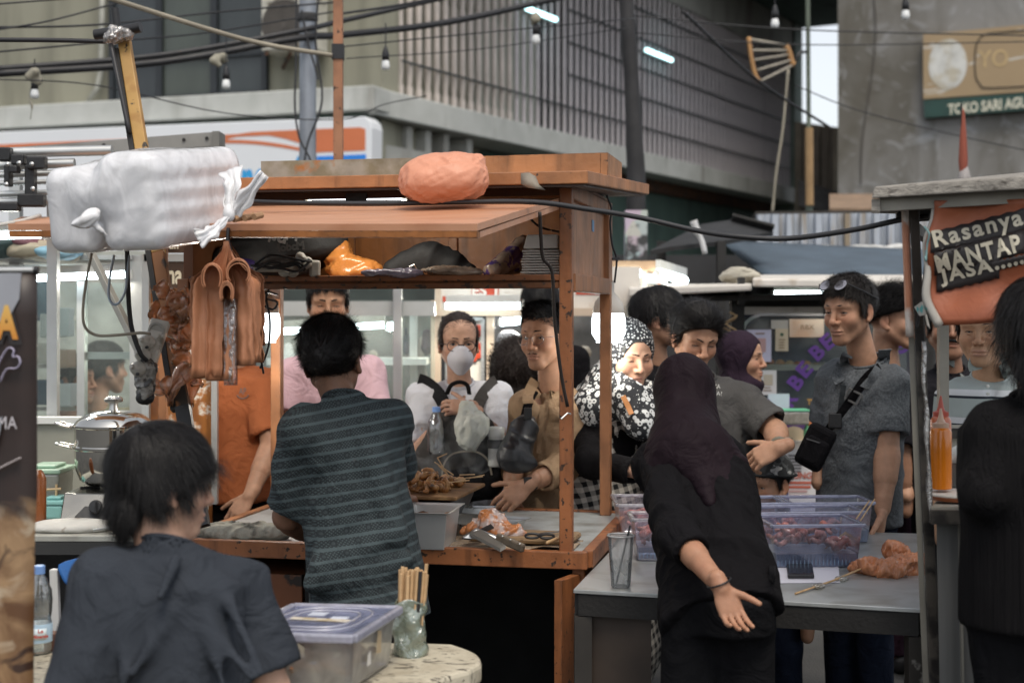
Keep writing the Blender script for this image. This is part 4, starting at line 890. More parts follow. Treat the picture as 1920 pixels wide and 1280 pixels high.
m=MB();m.sheet([[P(1218,470,9.6),P(1316,420,10.8)],[P(1260,462,9.6),P(1330,418,10.8)],[P(1352,452,9.8),P(1372,412,10.8)],[P(1450,434,10.2),P(1395,412,10.8)]],.03);m.build('sheet',mat('tin_dark',(.02,.02,.021),rough=.7,var=.3),da)
for i in range(22):
 m=MB()if i==0 else m;a=lerp(P(1372,413,10.75),P(1450,434,10.2),i/22);m.beam(a,a+A(0,0,.035)+A(.0,-.1,0),.012,.02)
m.build('ridge',m_dark,da)
m=MB();m.beam(P(1352,452,9.8),P(1352,585+1.55*FPX/9.8,9.8),.06,.06);m.build('post',m_dark,da)
m=MB();m.beam(P(1240,452,10),P(1240,585+1.55*FPX/10,10),.06,.06);m.build('post',m_dark,da)
m=MB();m.tube(spline([P(1300,414,9.6),P(1306,432,9.6),P(1316,452,9.6),P(1322,476,9.6)],12),[.028]*6+[.02]*6,6);tag(m.build('plastic_strip',mat('strip_white',(.5,.5,.5),rough=.7),smooth=True),'white plastic strip hanging from the dark awning','plastic')
bw=thing('back_wall','wall plane coloured dark for the shaded interior behind the stalls','wall',(1.5,12.6,0))
m=MB();m.hexa([A(-9,12.6,0),A(7.4,12.6,0),A(7.4,12.8,0),A(-9,12.8,0),A(-9,12.6,2.05),A(7.4,12.6,2.05),A(7.4,12.8,2.05),A(-9,12.8,2.05)]);m.build('panel',mat('shade_wall',(.035,.035,.036),rough=.9,var=.3,vscale=2),bw)  # near-black colour stands in for the shaded interior behind the stalls
# ---------------------------------------------------------------- stalls behind the customers
def pbeam(mb,a,b,w,h=None,up=(0,0,1),m=0):mb.beam(P(*a),P(*b),w,h or w,up,m)
def slab(mb,x0,y0,x1,y1,d,t,d2=None,m=0):
 """upright board seen between two pixel corners, t thick away from us"""
 d2=d if d2 is None else d2
 a,b,c,e=P(x0,y1,d),P(x1,y1,d2),P(x1,y0,d2),P(x0,y0,d);n=nrm(np.cross(b-a,e-a));mb.prism([a,b,c,e],-n*t if n[1]<0 else n*t,m)
def part(name,mt,parent,fn,**k):
 m=MB();fn(m);return m.build(name,mt,parent,**k)
def lamp_point(o,loc,power,col=(.85,.95,1.0),size=.06):
 l=bpy.data.lights.new('lamp_light','POINT');l.energy=power;l.color=col;l.shadow_soft_size=size
 b=bpy.data.objects.new('lamp_light',l);COL.objects.link(b);b.parent=o;b.location=np.asarray(loc)-wloc(o);return b
def lamp_tube(label,a,b,r=.014,mt=None,power=0,group='fluorescent tubes of the stalls',batten=True,dirv=(0,.6,.8)):
 p,q=P(*a),P(*b);t=thing('fluorescent_tube',label,'lamp',tuple(p),group)
 m=MB();m.tube([p,q],r,8);m.build('tube',mt or m_tube,t,True)
 if batten:m=MB();m.beam(p+A(0,.0,r*2.2),q+A(0,0,r*2.2),.03,r*2.2);m.build('batten',m_white,t)
 for e in(p,q):m=MB();m.beam(e-nrm(q-p)*.004,e+nrm(q-p)*.014*(1 if e is q else-1),.034,.04);m.build('end_cap',m_white,t)
 if power:
  l=bpy.data.lights.new('lamp_light','AREA');l.shape='RECTANGLE';l.size=float(np.linalg.norm(q-p));l.size_y=.03;l.energy=power;l.color=(1,.93,.80)
  o=bpy.data.objects.new('lamp_light',l);COL.objects.link(o);o.parent=t;mid=(p+q)/2-A(0,.03,.02);o.location=mid-wloc(t)
  z=nrm(A(*dirv));x=nrm(q-p);y=np.cross(z,x);o.rotation_euler=Matrix(np.array([x,y,np.cross(x,y)]).T.tolist()).to_euler()
 return t
m_creamp=mat('cream_panel',(.56,.44,.33),rough=.5,var=.08);m_tan=mat('tan_board',(.42,.27,.16),rough=.6,var=.15,wear=(.2,.12,.07),wmix=(.6,.7))
m_offw=mat('offwhite_board',(.62,.58,.52),rough=.55,var=.1,wear=(.4,.33,.25),wmix=(.6,.72),wscale=6)
gs=thing('glass_food_stall','white aluminium framed glass food stall behind the steamer pot','food stall',tuple(P(170,585,6.3)*A(1,1,0)))
D0=6.3
part('base_cabinet',mat('grey_cabinet',(.34,.33,.29),rough=.6,var=.1),gs,lambda m:slab(m,-60,832,395,1130,D0,.5))
part('sill',m_white,gs,lambda m:slab(m,-60,806,272,830,D0-.02,.06))
part('top_rail',m_white,gs,lambda m:slab(m,-60,496,250,512,D0-.02,.06))
part('top_board',m_tan,gs,lambda m:slab(m,-60,500,250,520,D0+.03,.06))
part('upright',m_alu,gs,lambda m:slab(m,144,528,158,806,D0,.05))
part('corner_post',m_alu,gs,lambda m:slab(m,243,478,272,1000,D0-.06,.09))
part('lower_rail',m_alu,gs,lambda m:slab(m,160,660,248,673,D0+.03,.03))
part('pane',m_glass,gs,lambda m:slab(m,-60,530,144,806,D0+.02,.006));part('pane',m_glass,gs,lambda m:slab(m,158,530,243,806,D0+.02,.006))
part('back_panel',mat('stall_back',(.34,.35,.31),rough=.7,var=.4,vscale=5),gs,lambda m:slab(m,-60,470,300,830,D0+1.7,.03))
for y in(600,690,770):part('shelf',m_offw,gs,lambda m:m.prism([P(-60,y,6.9),P(142,y,6.9),P(142,y,7.2),P(-60,y,7.2)],A(0,0,.02)))
for i,(x,y,w,h,c)in enumerate(((82,560,30,44,(.06,.13,.18)),(100,610,24,30,(.5,.53,.5)),(74,588,22,18,(.06,.09,.13)),(120,604,18,36,(.45,.50,.5)),(85,662,26,24,(.5,.45,.38)),(118,672,22,22,(.36,.24,.16)),(84,735,34,30,(.06,.09,.12)),(122,740,26,28,(.5,.5,.48)))):
 b=MB();d=6.85;p=P(x,y,d);b.box(p,(w*2*d/FPX*.8,.12,h*2*d/FPX*.75),rotz(.12*math.sin(i*7)));tag(b.build('carton',mat('carton_%d'%i,c,rough=.6,var=.15),bev=.006),['dark blue carton upright on the glass stall shelf','pale grey carton with sea green print on the shelf','flat dark blue pack on the upper shelf','tall pale teal carton beside the upright','cream carton on the middle shelf','brown carton on the middle shelf','black screened box on the bottom shelf','white box on the bottom shelf'][i],'carton','cartons in the glass stall')
part('top_shelf',m_alu,gs,lambda m:slab(m,-60,478,246,486,6.2,.5))
for i,(x,y,w,h,c,nm)in enumerate(((55,468,60,18,(.30,.25,.18),'crumpled tan paper bundle on top of the glass stall'),(100,470,34,14,(.20,.34,.42),'flat blue plastic pack on top of the glass stall'),(8,458,28,18,(.03,.05,.05),'dark plastic bundle at the left end on the glass stall'),(62,452,30,12,(.13,.05,.06),'dark red cloth on top of the glass stall'))):
 D=SDF(P(x,y,6.1)-.3,P(x,y,6.1)+.3,.012)
 for j in range(5):D.ell(P(x,y,6.1)+RNG.normal(0,1,3)*A(w*.0011,.03,h*.0007),A(w*.0016,.07,h*.0016),None,.02)
 V,F=D.mesh();V=folds(V,F,.012,14,(1,.2,.3),i);tag(finish('cloth_bundle',V,F,mat('bundle_%d'%i,c,rough=.7,var=.2),smooth=True),nm,'bundle')
lamp_tube('long bright tube along the left glass stall',(60,522,6.2),(243,514,6.25),.015,power=3.5)
lamp_tube('tube under the orange board at the left edge',(-30,442,5.8),(82,439,5.8),.016,power=3)
cf=thing('canopy_frame','folded aluminium canopy frame with black plastic joints behind the white bag','canopy frame',tuple(P(40,585,5.6)*A(1,1,0)))
for y,x1,h in((288,150,20),(312,80,18),(330,60,12),(346,60,10),(366,66,12),(380,78,14)):part('aluminium_tube',m_alu,cf,lambda m:m.tube([P(-60,y,5.65),P(x1+60,y-6,5.65)],h*.5*5.65/FPX,10),smooth=40)
for x,y,w,h,dx in((10,290,22,26,0),(16,330,10,40,0),(36,300,22,20,-.02),(58,340,16,60,-.01),(70,306,30,24,-.03),(60,376,44,24,-.02),(18,388,34,16,-.04),(28,318,14,14,-.05)):
 part('joint',m_black,cf,lambda m:m.box(P(x,y,5.58+dx),(w*1.1*5.6/FPX,.05,h*5.6/FPX)),bev=.006)
for x,y in((14,308),(36,306),(60,308),(12,346),(62,354),(28,316)):part('bolt',m_steel,cf,lambda m:m.lathe([(0.006,0),(.009,.004),(0,.008)][::-1],P(x,y,5.52),10,(0,-1,0)))
for x in(-40,100):part('leg',m_alu,cf,lambda m:m.beam(P(x,375,5.7),A(P(x,0,5.7)[0],5.7,0),.04,.04))
gb=thing('metal_beam','long grey metal beam with screws running behind the white bag','beam',tuple(P(200,270,6.6)))
m=MB();m.hexa([P(-60,300,6.6),P(408,274,6.6),P(408,276,6.7),P(-60,302,6.7),P(-60,283,6.6),P(408,247,6.6),P(408,247,6.7),P(-60,283,6.7)]);m.build('plank',mat('beam_grey',(.22,.215,.20),rough=.6,var=.15),gb)
part('end_cap',mat('beam_end',(.17,.165,.15),rough=.6),gb,lambda m:slab(m,398,246,411,277,6.58,.14))
for x in(195,275,345,388):part('screw',m_dark,gb,lambda m:m.lathe([(.008,0),(.008,.006)],P(x,272-(x-195)*.065,6.6),8,(0,-1,0)))
part('post',m_alu,gb,lambda m:m.beam(P(30,290,6.66),A(P(30,0,6.66)[0],6.66,0),.05,.05));part('post',m_alu,gb,lambda m:m.beam(P(390,268,6.66),A(P(390,0,6.66)[0],6.66,0),.04,.04))
m=MB();m.hexa([P(18,432,5.3),P(330,434,5.2),P(330,420,5.6),P(40,418,5.7),P(18,416,5.3),P(330,420,5.2),P(330,408,5.6),P(40,406,5.7)])
ob_=thing('orange_board','orange board jutting out left of the white bag','board',tuple(P(100,430,5.4)));m.build('board',m_flap,ob_)
part('support_post',m_orange,ob_,lambda m:m.beam(P(306,425,5.4),A(P(306,0,5.4)[0],5.4,0),.03,.03))
m=MB();m.tube(spline([P(-20,425,5.2),P(20,418,5.28),P(45,413,5.4),P(75,404,5.5)],14),.008,6);D=MB()
tag(m.build('white_rope',mat('rope_white',(.5,.48,.44),rough=.9),smooth=True),'white rope with a knot lying on the orange board','rope')
mbd=thing('menu_board','framed menu board with pictures of dumplings on an orange ground','menu board',tuple(P(340,585,5.75)*A(1,1,0)))
mn=NT('menu_print',.35);cell=mn.voro(13,mn.vec(mn.x,mn.op('MULTIPLY',mn.y,0.0),mn.z),'F1','Distance',.75);ns=mn.noise(26,3,None,1.5);n2_=mn.noise(70,3)
blob=mn.rng(mn.op('ADD',cell,mn.op('MULTIPLY',mn.op('SUBTRACT',ns,.5),.5)),.52,.42)
mn.color(mn.mix(blob,mn.mix(mn.rng(mn.noise(4,4),.4,.6),(.40,.15,.03),(.17,.06,.02)),mn.mix(mn.rng(n2_,.42,.58),(.66,.60,.52),(.42,.18,.06))))
part('frame',m_alu,mbd,lambda m:(slab(m,266,476,279,1000,5.72,.03),slab(m,396,700,407,945,5.70,.03),slab(m,270,476,400,490,5.72,.03)))
part('print',mn.m,mbd,lambda m:slab(m,279,490,397,1000,5.75,.02))
part('header',mat('menu_brown',(.09,.05,.03),rough=.4),mbd,lambda m:slab(m,281,492,396,540,5.742,.004))
m_ltr=mat('letter_cream',(.66,.60,.46),rough=.5,var=.05)
lettering('menu_letters','Qu',P(298,522,5.735),(1,0,0),(0,0,1),.1,m_ltr,mbd,bold=.003,width=.068,height=.075);lettering('menu_letters','na',P(328,520,5.735),(1,0,0),(0,0,1),.1,m_ltr,mbd,bold=.003,width=.06,height=.055)
part('upper_board',mat('menu_brown',(.09,.05,.03)),mbd,lambda m:slab(m,296,430,420,474,5.75,.02))
lettering('menu_letters','Jun',P(322,458,5.745),(1,0,0),(0,0,1),.1,m_ltr,mbd,bold=.003,width=.055,height=.07)
for x,y in((365,620),(372,700)):lettering('menu_letters','o' if y<650 else 'os',P(x,y,5.745),(1,0,0),(0,0,1),.08,m_ltr,mbd,bold=.003)
cgs=thing('glass_display_stall','grey framed glass display stall behind the man in pink','food stall',tuple(P(650,585,7.6)*A(1,1,0)))
part('top_beam',mat('frame_grey',(.46,.47,.45),rough=.5,var=.1),cgs,lambda m:slab(m,500,565,815,592,7.5,.08))
part('upright',m_alu,cgs,lambda m:slab(m,737,530,753,960,7.45,.06))
part('upright',m_alu,cgs,lambda m:slab(m,768,592,782,960,8.1,.05))
part('shelf',m_white,cgs,lambda m:slab(m,500,672,800,684,7.9,.3))
part('pane',m_glass,cgs,lambda m:slab(m,500,592,737,900,7.55,.006));part('pane',m_glass,cgs,lambda m:slab(m,753,592,815,900,7.55,.006))
part('header_board',mat('stall_dark_green',(.03,.04,.036),rough=.6,var=.3),cgs,lambda m:slab(m,480,470,815,563,7.7,.04))
part('base',mat('stall_base',(.33,.32,.29),rough=.6),cgs,lambda m:slab(m,480,900,815,1140,7.5,.5))
part('back_panel',mat('stall_back2',(.14,.155,.145),rough=.7,var=.5,vscale=4),cgs,lambda m:slab(m,480,560,820,900,8.9,.03))
lamp_tube('long tube in the grey glass stall behind the cook',(515,622,7.7),(722,609,7.7),.017,power=5);lamp_tube('short tube end right of the long one in the grey stall',(726,613,7.7),(738,611,7.7),.022,batten=False)
for i,(x,y,w,h,c,nm)in enumerate(((700,700,26,90,(.30,.27,.22),'long grey cloth bag hanging in the glass stall'),(790,680,18,110,(.30,.28,.25),'pale apron hanging behind the second upright'),(762,640,12,60,(.02,.03,.05),'dark navy cloth hanging beside the upright'),(800,640,20,40,(.05,.03,.05),'dark purple bag hanging by the cream post'),(690,760,30,40,(.32,.13,.06),'brown parcel under the shelf of the glass stall'),(540,660,22,24,(.42,.43,.42),'pale jar on the shelf behind the pink shoulder'),(768,770,16,40,(.25,.16,.1),'brown jar low in the glass stall'))):
 k=8.2/FPX;D=SDF(P(x,y,8.2)-A(.16,.1,.2),P(x,y,8.2)+A(.16,.1,.2),.016);D.cone(P(x,y-h*.4,8.2),P(x,y+h*.3,8.2),w*k*.35,w*k*.62,.02);V,F=D.mesh();V=folds(V,F,.012,12,(0,0,1),i+20)
 tag(finish('hanging_cloth' if h>50 else 'jar',V,F,mat('hang_%d'%i,c,rough=.8,var=.2),smooth=True),nm,'cloth' if h>50 else 'jar')
es=thing('drink_stall','cream and orange drink stall with red lettered white sign and tubes','food stall',tuple(P(960,585,8.2)*A(1,1,0)))
part('post',m_creamp,es,lambda m:slab(m,808,530,826,900,8.1,.08));part('post',m_creamp,es,lambda m:slab(m,912,590,926,900,8.1,.06));part('post',m_creamp,es,lambda m:slab(m,1156,540,1172,900,8.3,.06))
part('beam',m_creamp,es,lambda m:slab(m,808,578,1170,592,8.08,.06))
part('sign_board',m_offw,es,lambda m:slab(m,826,500,1200,578,8.15,.03))
m_red=mat('red_print',(.48,.055,.02),rough=.5,var=.1)
part('red_band',m_red,es,lambda m:slab(m,884,534,935,553,8.145,.004));
lettering('sign_letters','ES TEH',P(930,545,8.13),(1,0,0),(0,0,1),.12,m_offw,es,bold=.004,width=.27,height=.055)
part('red_print',m_red,es,lambda m:(slab(m,830,556,870,566,8.145,.004),slab(m,950,556,984,566,8.145,.004),slab(m,1080,540,1150,552,8.145,.004)))
part('blue_print',mat('blue_print',(.08,.25,.6),rough=.5),es,lambda m:slab(m,1036,548,1060,572,8.145,.004))
def fruit_panel(x0,y0,x1,y1,d,par):
 part('panel',m_offw,par,lambda m:slab(m,x0,y0,x1,y1,d,.02));k=d/FPX
 fr=MB();
 for a,b in(((x0,y0),(x1,y0)),((x0,y1),(x1,y1)),((x0,y0),(x0,y1)),((x1,y0),(x1,y1))):fr.beam(P(*a,d-.01),P(*b,d-.01),.02,.02)
 fr.build('panel_frame',m_alu,par)
fruit_panel(838,598,905,760,8.12,es)
mm=MB()
for x,y,r in((896,620,12),(884,614,8),(893,650,10),(898,664,9),(888,672,7),(862,700,8)):mm.lathe([(r*8.1/FPX,0),(r*8.1/FPX*.8,.004),(0,.006)],P(x,y,8.11),12,(0,-1,0))
mm.build('red_fruit_print',m_red,es)
lamp_tube('long tube under the red lettered sign',(836,574,7.95),(976,573,7.95),.018,power=7);lamp_tube('lower tube behind the man with glasses',(938,604,8.6),(992,600,8.6),.022,power=4)
part('shelf_backing',mat('es_back',(.10,.10,.10),rough=.7,var=.5),es,lambda m:slab(m,926,592,1156,900,8.9,.03))
part('counter',m_creamp,es,lambda m:slab(m,808,800,1290,1130,8.0,.5))
for i,(x,y,w,c,nm)in enumerate(((955,640,26,(.5,.54,.58),'white plastic heap on the drink stall'),(938,668,16,(.15,.3,.55),'blue pack on the drink stall'),(1095,660,16,(.35,.32,.27),'string of sachets hanging in the drink stall'))):
 D=SDF(P(x,y,8.5)-.2,P(x,y,8.5)+.2,.016);D.ell(P(x,y,8.5),A(w*.0028,.06,w*.0025));V,F=D.mesh();V=folds(V,F,.02,14,(1,0,1),i);tag(finish('packet',V,F,mat('pk_%d'%i,c,rough=.4),smooth=True),nm,'packet')
rs=thing('corner_stall','tan roofed stall with white picture board right of the orange cabinet','food stall',tuple(P(1220,585,8.8)*A(1,1,0)))
m=MB();m.hexa([P(1100,505,8.6),P(1238,506,8.6),P(1287,527,9.4),P(1287,527,9.6),P(1100,489,8.6),P(1238,489,8.6),P(1287,505,9.4),P(1287,505,9.6)]);m.build('roof_fascia',m_tan,rs)
part('picture_board',m_offw,rs,lambda m:slab(m,1165,506,1205,650,8.75,.02));part('picture_board',m_offw,rs,lambda m:slab(m,1212,510,1252,640,8.85,.02,9.1));part('post',m_creamp,rs,lambda m:slab(m,1203,506,1213,900,8.65,.06))
part('red_print',m_red,rs,lambda m:m.tube(spline([P(1164,541,8.73),P(1176,537,8.73),P(1186,546,8.73),P(1180,552,8.73),P(1166,552,8.73)],16),.02,5));part('red_print',mat('print_salmon',(.6,.22,.13)),rs,lambda m:m.tube(spline([P(1228,542,8.84),P(1236,534,8.9),P(1240,543,8.9)],10),.014,5))
part('bowl_print',mat('print_tan',(.45,.2,.07)),rs,lambda m:m.prism([P(1156,562,8.74),P(1172,562,8.74),P(1168,574,8.74),P(1159,574,8.74)],A(0,.004,0)))
lamp_tube('tilted tube under the tan roof right of the cabinet',(1234,512,8.55),(1284,526,9.2),.024,power=5)
lamp_tube('tube at the top of the picture board by the cabinet',(1150,512,8.6),(1200,512,8.6),.03,batten=False)
bs_=thing('burger_stall','long stall with whitish roof edge, lit arch and purple letters on its glass','food stall',tuple(P(1480,585,7.8)*A(1,1,0)))
def roofe(m):
 m.hexa([P(1180,556,7.6),P(1410,545,7.3),P(1410,545,8.6),P(1180,550,8.9),P(1180,540,7.6),P(1410,532,7.3),P(1410,530,8.6),P(1180,536,8.9)])
part('roof_edge',m_offw,bs_,roofe,bev=.01)
part('roof_edge',m_offw,bs_,lambda m:m.hexa([P(1411,538,7.25),P(1760,541,7.2),P(1760,530,8.6),P(1411,533,8.6),P(1411,522,7.25),P(1760,524,7.2),P(1760,515,8.6),P(1411,515,8.6)]),bev=.01)
part('roof_underside',m_dark,bs_,lambda m:m.hexa([P(1185,566,7.62),P(1760,560,7.3),P(1760,540,8.9),P(1185,540,8.9),P(1185,558,7.62),P(1760,546,7.3),P(1760,532,8.9),P(1185,532,8.9)]))
part('beam',m_offw,bs_,lambda m:slab(m,1395,575,1760,590,7.7,.05))
part('dark_board',m_dark,bs_,lambda m:slab(m,1380,552,1760,578,8.3,.03))
part('post',m_dark,bs_,lambda m:slab(m,1372,560,1396,960,7.6,.08));part('post',m_dark,bs_,lambda m:slab(m,1385,520,1397,570,7.5,.05))
lamp_tube('tube under the burger stall roof',(1452,551,7.55),(1610,550,7.55),.016,power=5)
m=MB();m.tube(spline([P(1393,618,7.62),P(1400,604,7.62),P(1420,592,7.62),P(1450,590,7.62),P(1640,592,7.62)],24),.010,6);ar=tag(m.build('light_strip',glow('strip_white',(1,.98,.92),6.0),smooth=True),'glowing white light strip bent round the burger stall glass','lamp')
part('glass_case',m_glass,bs_,lambda m:slab(m,1395,595,1700,870,7.6,.006))
part('case_back',mat('case_navy',(.012,.018,.045),rough=.4,var=.6,vscale=3,col2=(.06,.06,.07),mscale=2),bs_,lambda m:slab(m,1395,590,1720,790,8.35,.03))
part('shelf',mat('shelf_cream',(.42,.39,.33),rough=.5),bs_,lambda m:slab(m,1395,684,1640,694,7.75,.35))
paper=mat('paper',(.60,.58,.57),rough=.8,var=.05)
def poster(label,x0,y0,x1,y1,d,mt,cat='poster',tilt=0,extra=None):
 t=thing('poster',label,cat,tuple(P((x0+x1)/2,(y0+y1)/2,d)));m=MB();slab(m,x0,y0,x1,y1,d,.004);m.build('sheet',mt,t)
 if extra:extra(t)
 return t
def lines(t,x0,x1,y0,n,dy,d,mt,h=2.2):
 m=MB()
 for i in range(n):slab(m,x0+RNG.uniform(0,3),y0+i*dy,x1-RNG.uniform(0,(x1-x0)*.3),y0+i*dy+h,d-.003,.002)
 m.build('print_line',mt,t)
m_ink=mat('ink',(.14,.13,.13),rough=.8,var=.1);m_inkb=mat('ink_brown',(.22,.14,.08),rough=.8);m_inkr=mat('ink_red',(.42,.10,.06),rough=.7);m_inkp=mat('ink_pink',(.45,.28,.27),rough=.8)
poster('lilac paper poster with a pinkish square by the burger case',1400,618,1446,678,7.57,mat('paper_lilac',(.52,.50,.62),rough=.8,var=.05),extra=lambda t:(part('pink_square',m_inkp,t,lambda m:slab(m,1414,634,1436,660,7.567,.002)),lines(t,1416,1436,624,1,4,7.57,m_inkb)))
poster('small cream card with a dark emblem in the burger case',1454,616,1478,658,7.57,mat('card_cream',(.50,.42,.30),rough=.7),extra=lambda t:(part('emblem',mat('emblem_green',(.04,.09,.05)),t,lambda m:m.lathe([(.009,0),(.009,.003)],P(1466,627,7.566),10,(0,-1,0))),lines(t,1459,1474,636,4,5,7.57,m_inkb,1.6)))
poster('blank grey board at the top of the burger case',1446,600,1478,616,7.58,mat('board_grey',(.42,.40,.36),rough=.7))
poster('peach banner reading RBX at the top of the burger case',1480,598,1545,632,7.575,mat('banner_peach',(.56,.36,.24),rough=.6,col2=(.6,.5,.4),mscale=8,mix=(.4,.6)),extra=lambda t:lettering('letters','RBX',P(1514,613,7.573),(1,0,0),(0,0,1),.07,m_inkb,t,width=.07,height=.024))
poster('whitish printed sheet below the burger shelf',1424,694,1456,740,7.57,paper,extra=lambda t:(part('grey_square',mat('ink_soft',(.42,.36,.28)),t,lambda m:slab(m,1432,702,1449,722,7.567,.002)),lines(t,1430,1450,726,2,5,7.57,m_inkb,1.6)))
poster('bluish white sheet leaning on the counter of the burger stall',1440,738,1480,768,7.5,mat('paper_blue',(.48,.54,.60),rough=.7))
m_pur=mat('purple_letter',(.12,.04,.26),rough=.5,var=.05)
for ch,x,y,rot in(('B',1492,716,-.9),('R',1518,688,-.85),('E',1502,694,-.85),('B',1532,660,-.75),('E',1552,640,-.7),('R',1480,748,-1.0),('E',1666,656,-.6),('S',1690,648,-.6)):
 if ch=='E' and x==1502:x,y=1508,692
 if ch=='R' and x==1518:continue
 a=-rot;lettering('purple_letter',ch,P(x,y,7.57),(math.cos(a),0,math.sin(a)),(-math.sin(a),0,math.cos(a)),.1,m_pur,bs_,bold=.004,width=.064,height=.080)
lettering('orange_letters','TEL',P(1523,753,7.57),(1,0,0),(0,0,1),.05,mat('orange_letter',(.6,.32,.07),rough=.5),bs_,bold=.002,width=.055,height=.03)
for i in range(8):
 b=MB();x=1410+i*17+RNG.uniform(-3,3);y=672+RNG.uniform(-2,3)+(6 if i>4 else 0);r=RNG.uniform(.022,.032)
 b.lathe([(r*.85,0),(r,r*.35),(r*.9,r*.8),(r*.5,r*1.15),(0,r*1.25)],P(x,y+12,7.9),12);tag(b.build('bun',mat('bun_%d'%(i%3),((.50,.25,.10),(.58,.40,.22),(.5,.18,.08))[i%3],rough=.5,var=.15),smooth=True),'burger bun lying on the lit shelf of the burger stall','bun','buns on the burger stall shelf')
part('counter',m_offw,bs_,lambda m:slab(m,1380,826,1720,842,7.5,.4));part('front_panel',mat('purple_front',(.10,.05,.17),rough=.5),bs_,lambda m:slab(m,1462,794,1516,826,7.55,.02));part('base',m_offw,bs_,lambda m:slab(m,1380,842,1720,1160,7.52,.4))
m=MB();m.prism([P(1464,826,7.54)]+[P(1489+25*math.cos(a),826-27*math.sin(a),7.54)for a in np.linspace(math.pi,0,14)],A(0,.004,0));m.build('arch_print',mat('arch_cream',(.55,.45,.3)),bs_)
cont=thing('food_container','clear square container with green lid on the burger stall','container',tuple(P(1486,795,7.4)))
part('tub',film('tub_clear',(.62,.58,.5),op=.55,rough=.2,bump=.1),cont,lambda m:m.box(P(1486,782,7.4),(.15,.13,.07)),bev=.01);part('lid',mat('lid_green',(.10,.38,.22),rough=.4),cont,lambda m:m.box(P(1486,768,7.4),(.16,.14,.008)),bev=.003)
for i,(x,y,c,nm)in enumerate(((1521,790,(.55,.2,.08),'red brown sauce bottle on the burger stall'),(1514,806,(.12,.38,.18),'green topped bottle on the burger stall'))):
 b=MB();b.lathe([(.02,0),(.021,.05),(.012,.07),(.008,.08),(.008,.095),(0,.096)],P(x,y+18,7.38),12);tag(b.build('bottle',mat('btl_%d'%i,c,rough=.3),smooth=True),nm,'bottle')
def kung(t):
 lines(t,1476,1512,852,6,6,7.5,m_ink,3.2);lettering('letters','KUNG',P(1500,891,7.497),(1,0,0),(0,0,1),.1,m_inkr,t,bold=.003,width=.125,height=.034)
 lines(t,1472,1528,902,2,8,7.5,m_inkr,5);lines(t,1472,1528,918,2,9,7.5,m_inkp,5)
poster('white paper price poster reading KUNG in red on the burger stall base',1462,842,1534,960,7.5,paper,extra=kung)
poster('faded orange and white poster low on the burger stall base',1455,1150,1490,1205,7.51,paper,extra=lambda t:lines(t,1460,1486,1168,3,9,7.51,m_inkr,5))
rc=thing('rope_coil','pile of pale coiled rope on the burger stall roof','rope',tuple(P(1390,530,7.7)))
m=MB();pts=[]
for i in range(120):
 a=i*.42;px=1388+38*math.cos(a)*(1-.004*i)+RNG.normal(0,1.5);py=526-7*abs(math.sin(a*.37))-i*.10+4*math.sin(a);pts.append(P(px,py,7.75+.18*math.sin(a)))
m.tube(spline(pts,360),.014,6);m.build('coil',mat('rope_cream',(.42,.39,.32),rough=.9),rc,True)
m=MB();m.tube(spline([P(1368+12*math.sin(t*9),585+50*t,7.5)for t in np.linspace(0,1,12)],40),.006,5);m.tube(spline([P(1372+10*math.cos(t*8),590+42*t,7.48)for t in np.linspace(0,1,12)],40),.006,5);tag(m.build('rope',mat('rope_ochre',(.28,.19,.10),rough=.9),smooth=True),'loops of ochre string hanging on the dark stall post','string')
# ---------------------------------------------------------------- the orange food cart
cR=A(.979,-.204,0);cB=A(.204,.979,0);cO=A(-1.085,4.765,0);RC=np.array([cR,cB,A(0,0,1)]).T
def C(u,v,z):return cO+cR*u+cB*v+A(0,0,z)
cart=thing('food_cart','orange painted wooden food cart with steel counter, shelf cabinet and raised front flap','food cart',tuple(C(.65,.4,0)))
def cpart(name,mt,fn,parent=cart,**k):
 m=MB();fn(m);return m.build(name,mt,parent,**k)
def cbox(m,u0,u1,v0,v1,z0,z1):m.box(C((u0+u1)/2,(v0+v1)/2,(z0+z1)/2),(u1-u0,v1-v0,z1-z0),RC)
for u,v,z0 in((1.28,0,.80),(1.285,.84,.80),(0,0,.80),(0,.84,.80)):
 cpart('post',m_orange_rust if v==0 and u>1 else m_orange,lambda m:cbox(m,u-.018,u+.022,v-.018,v+.022,z0,1.66 if v or u<1 else 1.955),bev=.003)
stl=NT('counter_steel',.45);sn=stl.noise(9,6);s2=stl.noise(60,3,None,.5);stl.color(stl.mix(stl.rng(sn,.45,.7),(.44,.47,.47),(.27,.27,.25)));stl.B.inputs['Metallic'].default_value=.45;stl.bump(s2,.12)
cpart('counter_top',stl.m,lambda m:cbox(m,.0,1.33,.0,.90,.785,.800),bev=.002)
cpart('front_lip',m_orange_rust,lambda m:cbox(m,-.02,1.352,-.034,-.001,.752,.806),bev=.003)
cpart('side_lip',m_orange_rust,lambda m:cbox(m,1.331,1.366,.0,.93,.752,.806),bev=.003);cpart('side_lip',m_orange,lambda m:cbox(m,-.035,-.001,.0,.93,.752,.806),bev=.003)
cpart('back_lip',m_orange_rust,lambda m:cbox(m,.0,1.33,.901,.93,.752,.806),bev=.003)
cpart('side_rail',m_orange_rust,lambda m:cbox(m,1.30,1.34,.0,.9,.655,.750),bev=.003)
dk=mat('cart_shade_black',(.010,.010,.010),rough=.9,var=.4)  # near-black on the inner boards: the cart's inside shade put into colour
cpart('back_panel',dk,lambda m:cbox(m,.02,1.30,.88,.90,.05,.750));cpart('bottom_board',dk,lambda m:cbox(m,.02,1.30,.02,.88,.06,.09));cpart('side_panel',m_orange_rust,lambda m:cbox(m,1.27,1.30,.03,.88,.09,.655));cpart('side_panel',m_orange_rust,lambda m:cbox(m,.0,.03,.02,.88,.05,.750))
